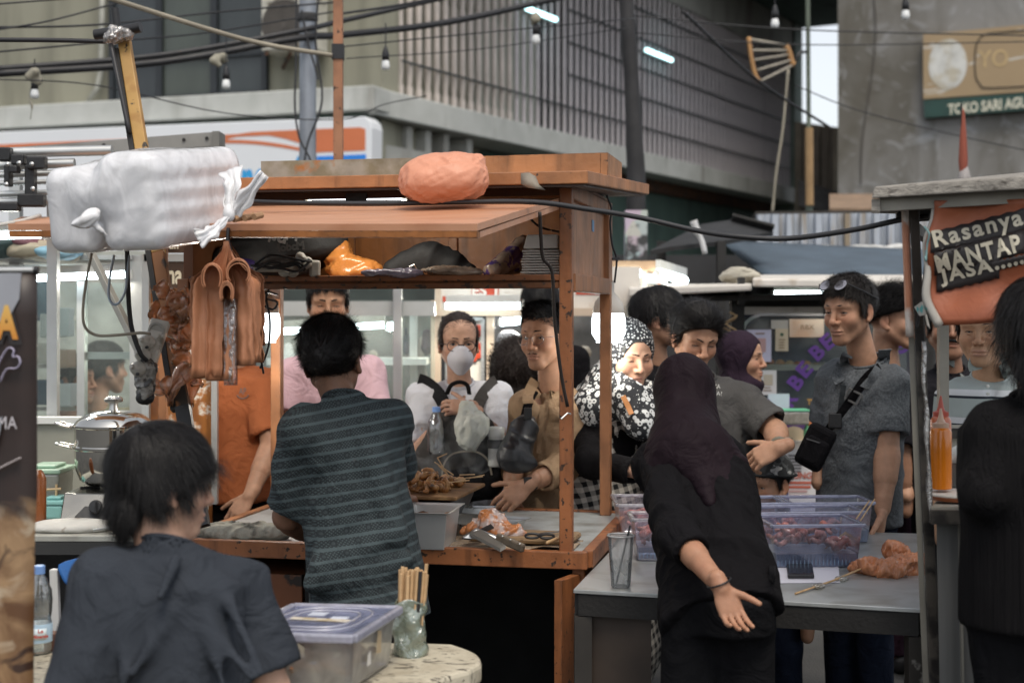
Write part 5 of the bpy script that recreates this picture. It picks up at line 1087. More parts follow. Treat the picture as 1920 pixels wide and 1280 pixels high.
cpart('inner_shade',dk,lambda m:cbox(m,1.255,1.268,.03,.88,.09,.655))  # dark sheet over the rusty side panel, coloured as the shade inside
cpart('drawer_box',mat('drawer_brown',(.16,.055,.02),rough=.6,var=.2,wear=(.02,.012,.008),wmix=(.6,.66)),lambda m:cbox(m,.06,.40,.03,.5,.34,.690),bev=.003)
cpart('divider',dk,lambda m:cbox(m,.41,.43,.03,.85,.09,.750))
dr=cpart('door',m_orange_rust,lambda m:m.hexa([C(1.30,-.005,.03),C(1.328,-.012,.03),C(1.290,-.13,.03),C(1.265,-.125,.03),C(1.30,-.005,.735),C(1.328,-.012,.735),C(1.290,-.13,.735),C(1.265,-.125,.735)]),bev=.002)
for u,v in((.05,.08),(1.25,.08),(.05,.8),(1.25,.8)):
 w=cpart('wheel',m_black,lambda m:m.lathe([(.02,-.015),(.05,-.015),(.056,0),(.05,.015),(.02,.015)],C(u,v,.056),14,cR),smooth=30)
cpart('shelf',m_orange_rust,lambda m:cbox(m,.022,1.28,.006,.82,1.640,1.652));cpart('shelf_edge',m_orange_rust,lambda m:cbox(m,.022,1.262,-.014,.005,1.648,1.668),bev=.003);cpart('shelf_edge',orange('orange_edge_dark',(.20,.07,.02),amt=.56,sc=44),lambda m:cbox(m,.022,1.262,-.010,.005,1.624,1.644),bev=.003)
m_cabin=orange('cabinet_orange',(.47,.18,.05),amt=.70,sc=12,rough=.42)
cpart('back_panel',m_cabin,lambda m:cbox(m,.022,1.27,.80,.815,1.653,1.96));cpart('batten',m_cabin,lambda m:cbox(m,.70,.735,.785,.799,1.653,1.95),bev=.002);cpart('batten',m_cabin,lambda m:cbox(m,.30,.335,.785,.799,1.653,1.95),bev=.002)
cpart('left_panel',mat('left_panel_brown',(.16,.06,.022),rough=.6,var=.2),lambda m:cbox(m,-.012,.021,.022,.82,1.60,1.96))
m_pan=orange('panel_tan',(.40,.19,.095),amt=.72,sc=12,rough=.5)
cpart('right_panel',m_pan,lambda m:cbox(m,1.272,1.286,.024,.82,1.665,1.955));
cpart('panel_frame',m_orange,lambda m:cbox(m,1.266,1.308,.023,.819,1.615,1.672),bev=.003);cpart('panel_frame',m_orange,lambda m:cbox(m,1.268,1.306,.80,.885,1.661,1.955),bev=.003);cpart('panel_frame',m_orange,lambda m:cbox(m,1.268,1.303,.023,.799,1.905,1.954),bev=.003)
cpart('hook_sticker',mat('sticker_blue',(.2,.35,.55)),lambda m:cbox(m,1.2865,1.289,.50,.54,1.83,1.87))
cpart('top_board',m_orange,lambda m:cbox(m,-.01,1.30,-.005,.85,1.956,1.964));cpart('fascia',mat('fascia_brown',(.085,.035,.014),rough=.6,var=.3),lambda m:cbox(m,-.01,1.262,-.004,.006,1.915,1.955))
m=MB();m.hexa([C(-.06,-.16,1.936),C(1.375,-.16,1.936),C(1.43,1.0,1.995),C(-.06,1.0,1.995),C(-.06,-.16,1.975),C(1.375,-.16,1.975),C(1.43,1.0,2.034),C(-.06,1.0,2.034)]);m.build('roof',orange('roof_orange',(.38,.16,.06),amt=.68,sc=30),cart,bev=.003)
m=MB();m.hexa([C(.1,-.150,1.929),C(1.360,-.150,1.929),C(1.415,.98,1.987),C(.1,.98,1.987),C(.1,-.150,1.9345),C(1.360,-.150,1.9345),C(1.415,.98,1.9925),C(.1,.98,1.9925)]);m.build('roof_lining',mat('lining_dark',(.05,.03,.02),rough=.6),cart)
sgn=orange('sign_frame_orange',(.40,.18,.07),amt=.68,sc=26)
peel=mat('peeled_grey',(.20,.17,.11),rough=.8,var=.2,vscale=10,col2=(.30,.27,.22),mix=(.4,.6),mscale=14,wear=(.36,.15,.05),wmix=(.58,.62),wscale=5)
m=MB();m.hexa([C(.19,.20,1.985),C(.84,.20,1.985),C(.84,.22,1.985),C(.19,.22,1.985),C(.19,.20,2.065),C(.84,.20,2.065),C(.84,.22,2.065),C(.19,.22,2.065)]);m.build('sign_panel',peel,cart)
m=MB();m.hexa([C(.841,.20,1.985),C(1.36,.20,1.985),C(1.36,.22,1.985),C(.841,.22,1.985),C(.841,.20,2.065),C(1.36,.20,2.068),C(1.36,.22,2.068),C(.841,.22,2.065)]);m.build('sign_panel',sgn,cart)
m=MB();m.hexa([C(1.361,.20,1.985),C(1.385,.20,1.985),C(1.385,.55,2.0),C(1.361,.55,2.0),C(1.361,.20,2.068),C(1.385,.20,2.068),C(1.385,.55,2.07),C(1.361,.55,2.07)]);m.build('sign_panel',sgn,cart)
cpart('tarp_scrap',mat('scrap_grey',(.22,.19,.15),rough=.8,var=.3),lambda m:m.sheet([[P(977,326,4.33),P(978,346,4.31),P(990,352,4.30)],[P(992,325,4.32),P(998,342,4.29),P(1004,354,4.29)],[P(1004,332,4.32),P(1010,348,4.30),P(1022,357,4.30)]],.003),smooth=True)
fh=lambda u:C(u,-.012,1.905)
fr_r=A(-.09,3.72,1.778);fr_l=A(-1.40,4.0,1.795);hl,hr=fh(0.0),fh(1.262)
un=nrm(np.cross(hr-hl,fr_l-hl));un=un if un[2]<0 else-un
cpart('flap',m_flap,lambda m:m.hexa([hl+un*.018,hr+un*.018,fr_r+un*.018,fr_l+un*.018,hl,hr,fr_r,fr_l]))
fdir=nrm(fr_r-fr_l)
cpart('flap_edge',orange('flap_edge',(.33,.125,.035),amt=.7),lambda m:m.hexa([fr_l+un*.036,fr_r+un*.036,fr_r+un*.036+cB*.03,fr_l+un*.036+cB*.03,fr_l+un*.0185,fr_r+un*.0185,fr_r+un*.0185+cB*.03,fr_l+un*.0185+cB*.03]))
cpart('flap_edge',m_flap,lambda m:m.hexa([fr_r+un*.034+cB*.031,hr+un*.034,hr+un*.034-cR*.03,fr_r+un*.034+cB*.031-cR*.03,fr_r+un*.0185+cB*.031,hr+un*.0185,hr+un*.0185-cR*.03,fr_r+un*.0185+cB*.031-cR*.03]))
for u in(.60,.15):cpart('hinge',m_black,lambda m:cbox(m,u-.035,u+.035,-.016,-.0125,1.906,1.932))
lamp_tube('tube glimpsed through the slit above the raised flap',(583,370,4.72),(758,370,4.66),.009,glow('tube_soft',(.9,.95,1),4.0),batten=False,power=1.3,dirv=(-.1,-.75,.6))
rod=m_black
cpart('stay_rod',mat('rod_rust',(.022,.015,.012),rough=.6,var=.4),lambda m:m.tube(spline([P(1012,398,4.25),P(1014,440,4.28),P(1018,484,4.31),P(1035,510,4.34),P(1040,600,4.38),P(1052,700,4.42),P(1064,762,4.44)],30),.0055,8),smooth=True)
cpart('stay_hook',m_steel,lambda m:m.tube([P(1052,785,4.43),P(1064,774,4.44),P(1070,776,4.45)],.003,6))
cpart('cable_loop',m_cable,lambda m:m.tube(spline([P(988,404,4.5),P(1010,424,4.7),P(1035,432,4.8),P(1056,436,4.6)],14),.004,5),smooth=True)
cpart('side_wire',m_cable,lambda m:m.tube(spline([P(1137,366,5.02),P(1146,390,5.04),P(1144,420,5.05),P(1148,460,5.06),P(1156,486,5.08),P(1152,530,5.08)],24),.004,5),smooth=True)
for y in(0,):cpart('wire_tie',m_cable,lambda m:m.tube([P(1148,486,5.05),P(1162,484,5.06),P(1156,490,5.05)],.005,5))
m=MB();m.tube(spline([P(440,376,4.35),P(520,380,4.3),P(700,382,4.25),P(860,379,4.2),P(1000,379,4.15),P(1100,392,4.1),P(1200,408,4.05),P(1300,431,4.0),P(1380,443,3.95),P(1480,447,3.92),P(1600,431,3.85),P(1690,412,3.8),P(1742,405,3.75)],70),.0075,8);tag(m.build('cable',m_cable,smooth=True),'thick black cable running over the flap and sagging across to the right stall','cable')
def led_bulb(label,x,y,d,power):
 t=thing('led_bulb',label,'light bulb',tuple(P(x,y,d)),'lit bulbs in the orange cart');k=d/FPX;c=P(x,y,d)
 m=MB();m.lathe([(.012*k*2000,-30*k),(22*k,-28*k),(31*k,-14*k),(32*k,8*k),(30*k,22*k),(28*k,26*k)],c,20);m.build('diffuser',glow('led_white',(.88,.96,1.0),4.0),t,True)
 m=MB();m.lathe([(29*k,25*k),(30*k,30*k),(26*k,46*k),(16*k,58*k),(11*k,64*k),(11*k,86*k),(0,87*k)],c,18);m.build('base',mat('bulb_base',(.50,.47,.42),rough=.45),t,40)
 m=MB();m.tube([c+A(0,0,86*k),c+A(0,0,110*k)],.005,6);m.build('cord',m_cable,t)
 lamp_point(t,c-A(0,0,.09),power,(1,.92,.80),.05)
led_bulb('lit white bulb hanging between the right cart posts',1141,612,5.5,2.2);led_bulb('lit white bulb hanging at the left behind the orange bags',494,612,5.25,8)
for i,(pts)in enumerate(([(488,545),(500,560),(520,566),(512,580),(494,572),(486,560),(500,548),(520,552)],[(505,540),(488,590),(484,640),(494,700)],[(498,556),(506,600),(503,650),(488,690)],[(470,520),(492,536),(516,540),(526,530)])):
 m=MB();m.tube(spline([P(x,y,4.72+.02*math.sin(j*2+i))for j,(x,y)in enumerate(pts)],30),.004,5);tag(m.build('cord',m_cable,smooth=True),['tangle of thin black cord below the left end of the shelf','thin black cord dangling beside the orange bags','second thin black cord dangling in front of the left bulb','short black cord looped over the shelf edge'][i],'cord')
# ---- things on the shelf
def blob(name,label,cat,mt,prims,h=.008,fold=None,parent=None,sm=1,group=None,pad=.1):
 pts=np.array([p for q in prims for p in(q[0],q[1]if len(q)>3 and hasattr(q[1],'__len__')and len(q[1])==3 and q[-1]=='c' else q[0])],float)
 rad=max((np.max(q[1])if q[-1]=='e' else max(q[2],q[3]))for q in prims)
 D=SDF(pts.min(0)-rad-pad*.5,pts.max(0)+rad+pad*.5,h)
 for q in prims:
  if q[-1]=='e':D.ell(q[0],q[1],q[2],q[3])
  elif q[-1]=='c':D.cone(q[0],q[1],q[2],q[3],q[4])
 V,F=D.mesh();V=relax(V,F,sm,.5)
 for f_ in(fold or[]):V=folds(V,F,*f_)
 o=finish(name,V,F,mt,parent,True)
 return tag(o,label,cat,group)
E=lambda c,r,k=.02,B=None:(np.asarray(c,float),np.asarray(r,float),B,k,'e')
K=lambda a,b,ra,rb,k=.02:(np.asarray(a,float),np.asarray(b,float),ra,rb,k,'c')
SZ=1.653
m_bag=mat('black_fabric',(.012,.012,.013),rough=.75,var=.3,bump=.2,bscale=60)
t=thing('handbag','black fabric bag with a small silver buckle on the cart shelf','bag',tuple(C(.74,.3,SZ)))
blob('body',None,None,m_bag,[K(C(.69,.30,SZ+.055),C(.84,.30,SZ+.055),.052,.050),E(C(.76,.30,SZ+.09),(.075,.055,.05)),K(C(.64,.28,SZ+.04),C(.67,.28,SZ+.07),.04,.03),E(C(.90,.3,SZ+.03),(.03,.05,.03))],fold=[(.010,14,(.5,0,1),2)],parent=t)
m=MB();a=P(776,498,4.86)
for p,q in(((768,500),(777,496)),((777,496),(785,510)),((785,510),(776,514)),((776,514),(768,500))):m.tube([P(*p,4.80),P(*q,4.80)],.0022,6)
m.build('buckle',m_steel,t)
blob('plastic_pack','orange translucent plastic pack on the shelf left of the black handbag','plastic bag',mat('pack_orange',(.52,.20,.05),rough=.25,var=.2,bump=.5,bscale=30,coat=.4),[E(C(.50,.3,SZ+.04),(.10,.05,.045)),E(C(.44,.3,SZ+.09),(.04,.04,.06))],fold=[(.012,16,(1,0,.3),3),(.006,34,(.2,0,1),5)])
blk=blob('printed_bag','black bag printed with upside down white lettering at the left of the shelf','bag',m_bag,[E(C(.20,.32,SZ+.10),(.20,.09,.09)),E(C(.34,.30,SZ+.14),(.12,.08,.07)),E(C(.10,.25,SZ+.07),(.10,.08,.07))],fold=[(.014,10,(1,0,.2),7)])
m_gl=mat('print_grey',(.42,.42,.42),rough=.7)
for body,x,y,hgt,ang in(("Mc",543,445,.045,2.9),("n",529,449,.06,2.9),("'s",512,450,.04,2.7),('McDo',548,463,.03,3.3)):
 pass
def bag_text(body,x,y,sz,ang,mt):lettering('print',body,P(x,y,4.70),(math.cos(ang),0,math.sin(ang)),(-math.sin(ang),0,math.cos(ang)),sz,mt,blk,bold=.002)
bag_text('icl',548,442,.045,2.95,m_gl);bag_text('n',529,446,.07,2.9,m_gl);bag_text("s'",512,447,.04,2.7,m_gl);bag_text('lobcM',546,462,.035,0.1,mat('print_dim',(.09,.09,.09)))
for i in range(4):
 m=MB();m.tube(spline([P(556+i*7,446-i*3,4.70),P(566+i*7,444-i*2,4.70),P(580+i*7,434-i*2,4.71)],8),.002,4);m.build('print',m_gl,blk)
blob('purple_pack','dark purple pack at the left end of the shelf','pack',mat('purple_dark',(.03,.018,.09),rough=.4),[E(C(.12,.15,SZ+.05),(.07,.05,.03))],fold=[(.008,18,(1,0,0),2)])
t=thing('plug_heap','heap of white plugs and socket block tangled in black cords on the shelf','plugs',tuple(C(.25,.12,SZ)))
m_plug=mat('plug_white',(.48,.46,.41),rough=.45,var=.15,wear=(.2,.18,.14),wmix=(.62,.7))
for a,b,r in(((575,493),(560,500),.020),((548,508),(556,512),.021),((532,510),(542,514),.016),((564,482),(574,488),.016)):
 m=MB();m.lathe([(r*.4,-.018),(r*.9,-.012),(r,0),(r*.9,.012),(r*.5,.02),(r*.5,.03)],P(*a,4.66),12,P(*b,4.63)-P(*a,4.66));m.build('plug',m_plug,t,True)
m=MB();m.box(P(590,504,4.68),(.035,.05,.055),rotz(.2));m.build('socket_block',m_plug,t,bev=.008)
m=MB();m.box(P(505,504,4.66),(.10,.05,.02),rotz(.1)@np.eye(3));m.build('power_strip',m_plug,t,bev=.005)
for i in range(6):
 m=MB();m.tube(spline([P(470+RNG.uniform(0,30),500+RNG.uniform(-6,14),4.62),P(510+RNG.uniform(-10,20),488+RNG.uniform(-10,24),4.6),P(540+RNG.uniform(-10,20),500+RNG.uniform(-18,14),4.6),P(575+RNG.uniform(-10,10),500+RNG.uniform(-16,14),4.63)],20),.0045,5);m.build('cord',m_cable,t,True)
fz=mat('sachet_film',(.40,.30,.24),rough=.2,var=.35,vscale=30,bump=.5,bscale=40,coat=.6,col2=(.10,.06,.22),mix=(.52,.56),mscale=26)
for i,(x,y,u0,lb)in enumerate(((735,512,.60,'silver purple plastic packet lying before the black handbag'),(845,508,.90,'crumpled clear plastic packet on the middle of the shelf'))):
 blob('plastic_packet',lb,'packet',mat('packet_clear%d'%i,((.35,.32,.42),(.42,.33,.26))[i],rough=.2,var=.3,vscale=30,bump=.6,bscale=40,coat=.5),[E(P(x,y,4.60),(.10,.05,.013),.01),E(P(x+25,y+2,4.58),(.06,.04,.012),.01)],h=.006,fold=[(.010,22,(1,0,.1),i+3),(.004,60,(.3,0,1),9)])
sc_=thing('cup_sleeve','roll of clear purple printed cups leaning in the right corner of the shelf','cup sleeve',tuple(P(940,520,4.85)))
for i in range(3):
 a=P(918+i*12,512-i*4,4.80+.04*i);b=P(985+i*14,452+i*18,4.95);m=MB();m.tube([lerp(a,b,t_)for t_ in np.linspace(0,1,9)],[.028+.003*math.sin(j*3)for j in range(9)],12);m.build('sleeve',fz,sc_,True)
fb=thing('foam_tray_stack','stack of white foam trays in the right corner of the shelf','trays',tuple(P(1030,520,4.6)))
m_foam=mat('foam',(.68,.66,.62),rough=.6,var=.04,bump=.1,bscale=200)
for i in range(11):
 m=MB();z=SZ+.004+i*.0085;m.box(C(1.185+.003*math.sin(i*5),.15,z+.003),(.13-.0012*i,.15,.0055),RC);m.build('foam_tray',m_foam,fb,bev=.002)
m=MB();z=SZ+.10
m.hexa([C(1.128,.08,z),C(1.242,.08,z),C(1.242,.22,z),C(1.128,.22,z),C(1.138,.09,z+.045),C(1.236,.09,z+.045),C(1.236,.21,z+.045),C(1.138,.21,z+.045)])
m.build('foam_box',m_foam,fb,bev=.004)
for i in range(9):m=MB();m.beam(C(1.138+i*.0125,.086,z+.002),C(1.145+i*.0115,.093,z+.043),.004,.004);m.build('foam_rib',m_foam,fb)
# ---------------------------------------------------------------- on and around the cart
yp=thing('yellow_pole','leaning yellow metal pole with peeling paint and a black crossbar taped on top','pole',tuple(P(352,800,4.62)))
m_yel=mat('yellow_worn',(.40,.235,.07),rough=.55,var=.2,col2=(.28,.13,.03),mix=(.5,.7),mscale=12,wear=(.03,.022,.015),wmix=(.62,.66),wscale=22)
def poleP(t):return lerp(P(352,812,4.60),P(231,62,5.2),t)
m_rs=mat('pole_rust',(.20,.085,.03),rough=.7,var=.3,wear=(.025,.018,.012),wmix=(.5,.6),wscale=16)
part('shaft',m_yel,yp,lambda m:m.beam(poleP(.42),poleP(.98),.042,.036,(0,1,0)),bev=.003);part('lower_shaft',m_rs,yp,lambda m:m.beam(poleP(-.2),poleP(.4195),.042,.036,(0,1,0)),bev=.003)
part('angle_flange',m_dark,yp,lambda m:m.beam(poleP(.05)+A(-.03,-.004,0),poleP(.95)+A(-.032,-.004,0),.018,.03,(0,1,0)))
part('black_sleeve',m_black,yp,lambda m:m.beam(poleP(-.2)-A(0,.008,0),poleP(.06)-A(0,.008,0),.046,.030,(0,1,0)))
part('crossbar',m_black,yp,lambda m:m.tube([P(178,66,5.15),P(232,58,5.14),P(264,51,5.13)],.020,12),smooth=40);part('stub',m_black,yp,lambda m:m.tube([P(221,64,5.2),P(215,16,5.2)],.0155,12),smooth=40)
blob('tape_wrap',None,None,film('tape_clear',(.55,.5,.45),op=.45,rough=.15,bump=.8,bscale=40,glossy=.25),[E(P(222,62,5.135),(.040,.028,.026),.01),E(P(212,72,5.13),(.034,.026,.02),.015),E(P(240,66,5.13),(.02,.02,.02),.015)],h=.005,fold=[(.008,30,(1,0,.4),3),(.005,60,(0,0,1),1)],parent=yp)
part('side_cable',m_cable,yp,lambda m:m.tube(spline([P(208,84,5.12),P(222,150,5.05),P(243,250,5.0)],12),.009,6),smooth=True)
wb=thing('wrapped_box_bundle','big white plastic bag of foam boxes knotted on the cart flap','bag',tuple(P(250,430,3.9)))
fwd=nrm(A(.30,.94,.13));upv=nrm(A(-.05,-.10,1)-fwd*np.dot(fwd,A(-.05,-.10,1)));rgt=np.cross(fwd,upv);B_=np.array([rgt,fwd,upv])
c1=P(126,396,3.74);c2=P(236,388,3.66)
D=SDF(P(40,500,3.45)-A(.05,0,.05),P(470,230,4.5)+A(.05,.1,.08),.0085)
LB=.47
D.box(c1+fwd*LB*.5+upv*.0,(.077,LB*.5,.114),B_,.040,.02);D.box(c2+fwd*LB*.5+upv*.012,(.092,LB*.5,.128),B_,.040,.02)
D.ell((c1+c2)/2+fwd*LB*.5+upv*.03,(.155,LB*.54,.112),B_,.04)
D.ell((c1+c2)/2+fwd*LB*.55,(.160,LB*.48,.112),B_,.04)
V,F=D.mesh();V=relax(V,F,2,.5);N=vnormals(V,F)
kn=P(165,414,3.66);rel=V-kn;qx,qz=rel@rgt,rel@upv;ang=np.arctan2(qz,qx);rr=np.hypot(qx,qz)+.5*np.maximum(0,rel@fwd)
w1=vnoise(np.stack([ang*9,rr*6,np.zeros_like(ang)],1),3);w2=vnoise(np.stack([ang*22,rr*9,np.ones_like(ang)],1),4)
fr_=np.clip(1-(rel@fwd)/.05,0,1);V=V+N*(fr_*(.0075*(1-2*np.abs(w1))+.002*w2)*np.clip(rr/.05,0,1))[:,None];V=V+N*((1-fr_)*.0022*np.sin(qz*2*math.pi/.052)*np.clip((N@rgt),0,1))[:,None]
pull=np.exp(-((rr/.075)**2));V=V+fwd[None,:]*(.022*pull*(rel@fwd<.06))[:,None]
V=folds(V,F,.0016,13,rgt*.3+upv*.6+fwd*.5,8,.10)
wfilm=NT('bag_film',.30);wn_=wfilm.noise(14,5,None,1.5)
wfilm.color(wfilm.mix(wfilm.rng(wn_,.35,.7),(.76,.76,.78),(.68,.67,.66)));wfilm.B.inputs['Coat Weight'].default_value=.3;wfilm.B.inputs['Subsurface Weight'].default_value=.0;wd_=wfilm.N.new('ShaderNodeVectorMath');wd_.operation='MULTIPLY_ADD';wfilm.L.new(wfilm.tc.outputs['Object'],wd_.inputs[0]);wd_.inputs[1].default_value=(1,1,.45);nv_=wfilm.N.new('ShaderNodeTexNoise');nv_.inputs['Scale'].default_value=6;wfilm.L.new(nv_.outputs['Color'],wd_.inputs[2]);wfilm.bump(wfilm.op('ADD',wfilm.voro(7,wd_.outputs[0]),wfilm.op('MULTIPLY',wfilm.voro(17,wd_.outputs[0]),.35)),.14,.016)
V=relax(V,F,2,.5);wfl=film('clear_film',(.95,.95,.97),op=.72,rough=.22,bump=.45,bscale=13,stretch=(1,1,.6),glossy=.06,tl_=.10);finish('bag_film',V,F,wfl,wb,True)
for ci,(cc0,hw,hh_)in enumerate(((c1+fwd*.026,.064,.099),(c2+upv*.012+fwd*.026,.078,.112))):
 for j in range(6):
  ctr=cc0+fwd*((LB-.05)*(j+.5)/6)+upv*.002*(j%2);m=MB();m.box(ctr,(hw*2-.004*(j%2),(LB-.05)/6-.004,hh_*2-.004*(j%3)),B_.T)
  tag(m.build('foam_box',mat('foam_white',(.82,.82,.82),rough=.6,var=.03),bev=.022),('white foam box in the left column' if ci==0 else 'white foam box in the right column')+' inside the white bag','foam box','foam boxes in the white bag')
blob('knot',None,None,wfilm.m,[E(P(175,405,3.665),(.014,.014,.013)),E(P(153,418,3.665),(.017,.014,.011)),E(P(165,411,3.66),(.012,.012,.009)),K(P(160,418,3.665),P(140,420,3.67),.009,.004),K(P(178,403,3.665),P(182,396,3.67),.008,.004),K(P(185,428,3.67),P(200,440,3.68),.007,.003)],h=.0035,fold=[(.005,40,(1,0,.4),3)],parent=wb)
def ribbon_tail(pts,w,name='tail'):
 m=MB();pts=spline(pts,18);G=[]
 n=len(pts)
 for i,p in enumerate(pts):
  t_=i/(n-1);ww=w(t_)*(1+.18*math.sin(t_*17+len(name)));sd=nrm(np.cross(pts[min(i+1,n-1)]-pts[max(i-1,0)],A(0,-1,.1)))
  G.append([p+sd*ww*s_+A(0,-1,0)*(.006*math.sin(s_*5+t_*7)+.004*math.sin(s_*11+t_*3))*min(1,ww/.02)for s_ in np.linspace(-1,1,13)])
 m.sheet(G,.002);return m.build(name,wfilm.m,wb,True)
ribbon_tail([P(430,403,3.80),P(445,388,3.79),P(468,362,3.77),P(496,326,3.75)],lambda t_:.006+.028*math.sin(min(1,t_*1.25)*math.pi*.8)*(1-.6*t_))
ribbon_tail([P(428,406,3.77),P(410,424,3.76),P(392,438,3.74),P(370,448,3.73)],lambda t_:.007+.018*t_)
ribbon_tail([P(428,404,3.78),P(430,370,3.79),P(436,340,3.80),P(432,318,3.84)],lambda t_:.008+.022*t_)
blob('knot',None,None,wfilm.m,[E(P(430,404,3.78),(.014,.014,.018)),E(P(428,394,3.78),(.009,.01,.016))],h=.004,parent=wb)
for i,(x,dx)in enumerate(((452,14),(470,12),(486,10))):
 m=MB();m.tube([P(x-dx,411-i*2,3.79),P(x+dx*.4,407-i*2,3.82)],.009,8);m.tube([P(x+dx*.35,407-i*2,3.82),P(x+dx*.5,407-i*2,3.822)],.0095,8);tag(m.build('bamboo_peg',mat('peg_wood',(.33,.19,.10),rough=.7,var=.3),smooth=40),['bamboo peg by the white knot on the flap edge','middle bamboo peg on the flap edge','bamboo peg farthest from the white knot on the flap edge'][i],'peg','bamboo pegs on the flap edge')
pb=thing('plastic_bag','full salmon orange plastic bag lying on the flap below the roof','plastic bag',tuple(P(832,378,4.25)))
m_pbag=mat('salmon_film',(.60,.27,.17),rough=.5,var=.10,vscale=8,bump=.5,bscale=28,spec=.35)
c=P(832,338,4.24)
blob('bag',None,None,m_pbag,[E(c-A(0,0,.004),(.125,.095,.060),.03),E(P(800,340,4.24),(.08,.085,.060),.03),E(P(866,335,4.24),(.075,.08,.062),.03),E(P(830,318,4.24),(.10,.05,.048),.03),K(P(760,322,4.22),P(780,318,4.22),.012,.02,.02),K(P(896,300,4.24),P(880,310,4.24),.018,.03,.03),K(P(770,316,4.2),P(850,302,4.2),.014,.022,.02)],h=.005,fold=[(.010,11,(1,0,.5),3),(.006,22,(.6,0,-1),5),(.0035,45,(1,.3,.6),6)],parent=pb,sm=1)
hb=thing('carrier_bag_bunch','bunch of folded orange plastic carrier bags hanging from a hook on the flap','plastic bags',tuple(P(428,430,3.86)))
m_carr=mat('carrier_orange',(.40,.175,.09),rough=.5,var=.14,vscale=14,bump=.15,bscale=30,spec=.35)
part('hook',m_black,hb,lambda m:m.tube(spline([P(428,428,3.86),P(427,448,3.85),P(432,470,3.84),P(426,476,3.84)],14),.005,6),smooth=True)
K0=P(425,452,3.85)
def carrier(name,xt,xm,xb0,xb1,ym,yb,d,seed,npl=5,amp=.02):
 """a folded carrier bag: two handle loops meet at the hook, the body hangs in pleats"""
 rng=np.random.default_rng(seed);U=29;R_=[]
 for v in np.linspace(0,1,18):
  row=[]
  for u in np.linspace(-1,1,U):
   xb=lerp([xb0,0],[xb1,0],(u+1)/2)[0];mid=(xb0+xb1)/2
   if v<.32:
    t_=v/.32;px=lerp([xt,0],[xm+(xb-mid)*1.02,0],t_**1.35)[0]+(1-t_)*u*3;py=452+(ym-452)*t_+14*abs(u)**2*t_*(1-t_)*2
   else:
    t_=(v-.32)/.68;px=lerp([xm+(xb-mid)*1.02,0],[xb,0],t_)[0];py=ym+(yb-ym)*t_
   dd=d+amp*math.cos(u*math.pi*npl+seed)*min(1,v*2.4)+.004*math.sin(u*9+seed*2)*v+.006*math.sin(3*v+seed)
   row.append(P(px+1.5*math.sin(u*math.pi*npl+1),py,dd))
  R_.append(row)
 R_=np.array(R_);nz_=vnoise(R_.reshape(-1,3)*22,seed).reshape(R_.shape[:2]);nz2=vnoise(R_.reshape(-1,3)*55,seed+3).reshape(R_.shape[:2]);R_[...,1]+=.007*nz_+.003*nz2;R_[...,0]+=.004*nz2
 m=MB();m.sheet(R_,.002);return m.build(name,m_carr,hb,True)
rngc=np.random.default_rng(3)
for i in range(16):
 k_=i%4;mid=(388,412,450,470)[k_];wd=(26,22,24,20)[k_];d_=3.80+.011*i;yb_=(716,722,690,684)[k_]-RNG.uniform(0,14)
 carrier('bag',425,mid+(4 if k_<2 else-6),mid-wd-RNG.uniform(0,4),mid+wd+RNG.uniform(0,4),530+RNG.uniform(-8,8),yb_,d_,i,(.55,.8,.6,.75)[k_],.014)
carrier('bag',426,378,358,398,522,640,3.97,31,.6,.012);carrier('bag',428,474,458,496,518,648,3.96,32,.6,.012)
def loop(x0,y0,rx,ry,d,tilt):
 for j in range(3):
  m=MB();G=[];r1=rx-j*2.2+RNG.uniform(-1,1);r2=ry-j*2.8+RNG.uniform(-2,2)
  for t_ in np.linspace(-.25*math.pi,1.25*math.pi,18):G.append([P(x0+r1*math.cos(t_)+tilt*s_*90,y0-r2*math.sin(t_)+abs(s_)*30,d+s_)for s_ in(-.05,-.02,.02,.05)])
  m.sheet(G,.0025);m.build('bag_handle',m_carr,hb,True)
loop(398,520,19,28,3.80,.12);loop(446,512,22,26,3.79,-.15);loop(425,548,13,22,3.77,.05)
part('clear_wrap',film('wrap_clear',(.7,.6,.55),op=.12,rough=.1,bump=.8,bscale=50,glossy=.25),hb,lambda m:m.sheet([[P(x,y,3.80+.01*math.sin(x*.3))for y in(560,620,700,722)]for x in(420,428,437,445)],.001),smooth=True)
sh_=thing('shredded_bags','torn orange plastic bags tied round the left cart post','plastic bags',tuple(P(340,640,4.68)))
m_shr=film('shred_film',(.80,.36,.15),op=.6,rough=.2,bump=.6,bscale=30,glossy=.12)
for i in range(26):
 y=RNG.uniform(545,740);x=338+RNG.normal(0,16);p0=P(x,y,4.60+RNG.uniform(-.04,.05));an=RNG.uniform(0,6.3);L_=RNG.uniform(.03,.09);dv=A(math.cos(an),RNG.uniform(-.3,.3),math.sin(an)-.5);pts=[p0,p0+dv*L_*.5+A(0,0,.01),p0+dv*L_]
 G=[];sd=nrm(np.cross(dv,A(0,1,.2)))
 for t_ in np.linspace(0,1,7):
  p=lerp(pts[0],pts[2],t_)+A(0,-.012*math.sin(t_*6+i),.012*math.sin(t_*3.1));w_=.008+.026*math.sin(min(1,t_+.15)*math.pi)
  G.append([p+sd*w_*s_+A(0,.010*math.sin(s_*7+i),0)for s_ in np.linspace(-1,1,7)])
 m=MB();m.sheet(G,.001);m.build('strip',m_shr,sh_,True)
es_=thing('extension_strip','grimy white extension socket strip with plugs hanging by the yellow pole','extension socket',tuple(P(285,680,4.45)))
a,b=P(302,602,4.5),P(268,700,4.42);dd=nrm(b-a)
part('strip',m_plug,es_,lambda m:m.beam(a,b,.058,.034,(0,1,0)),bev=.006)
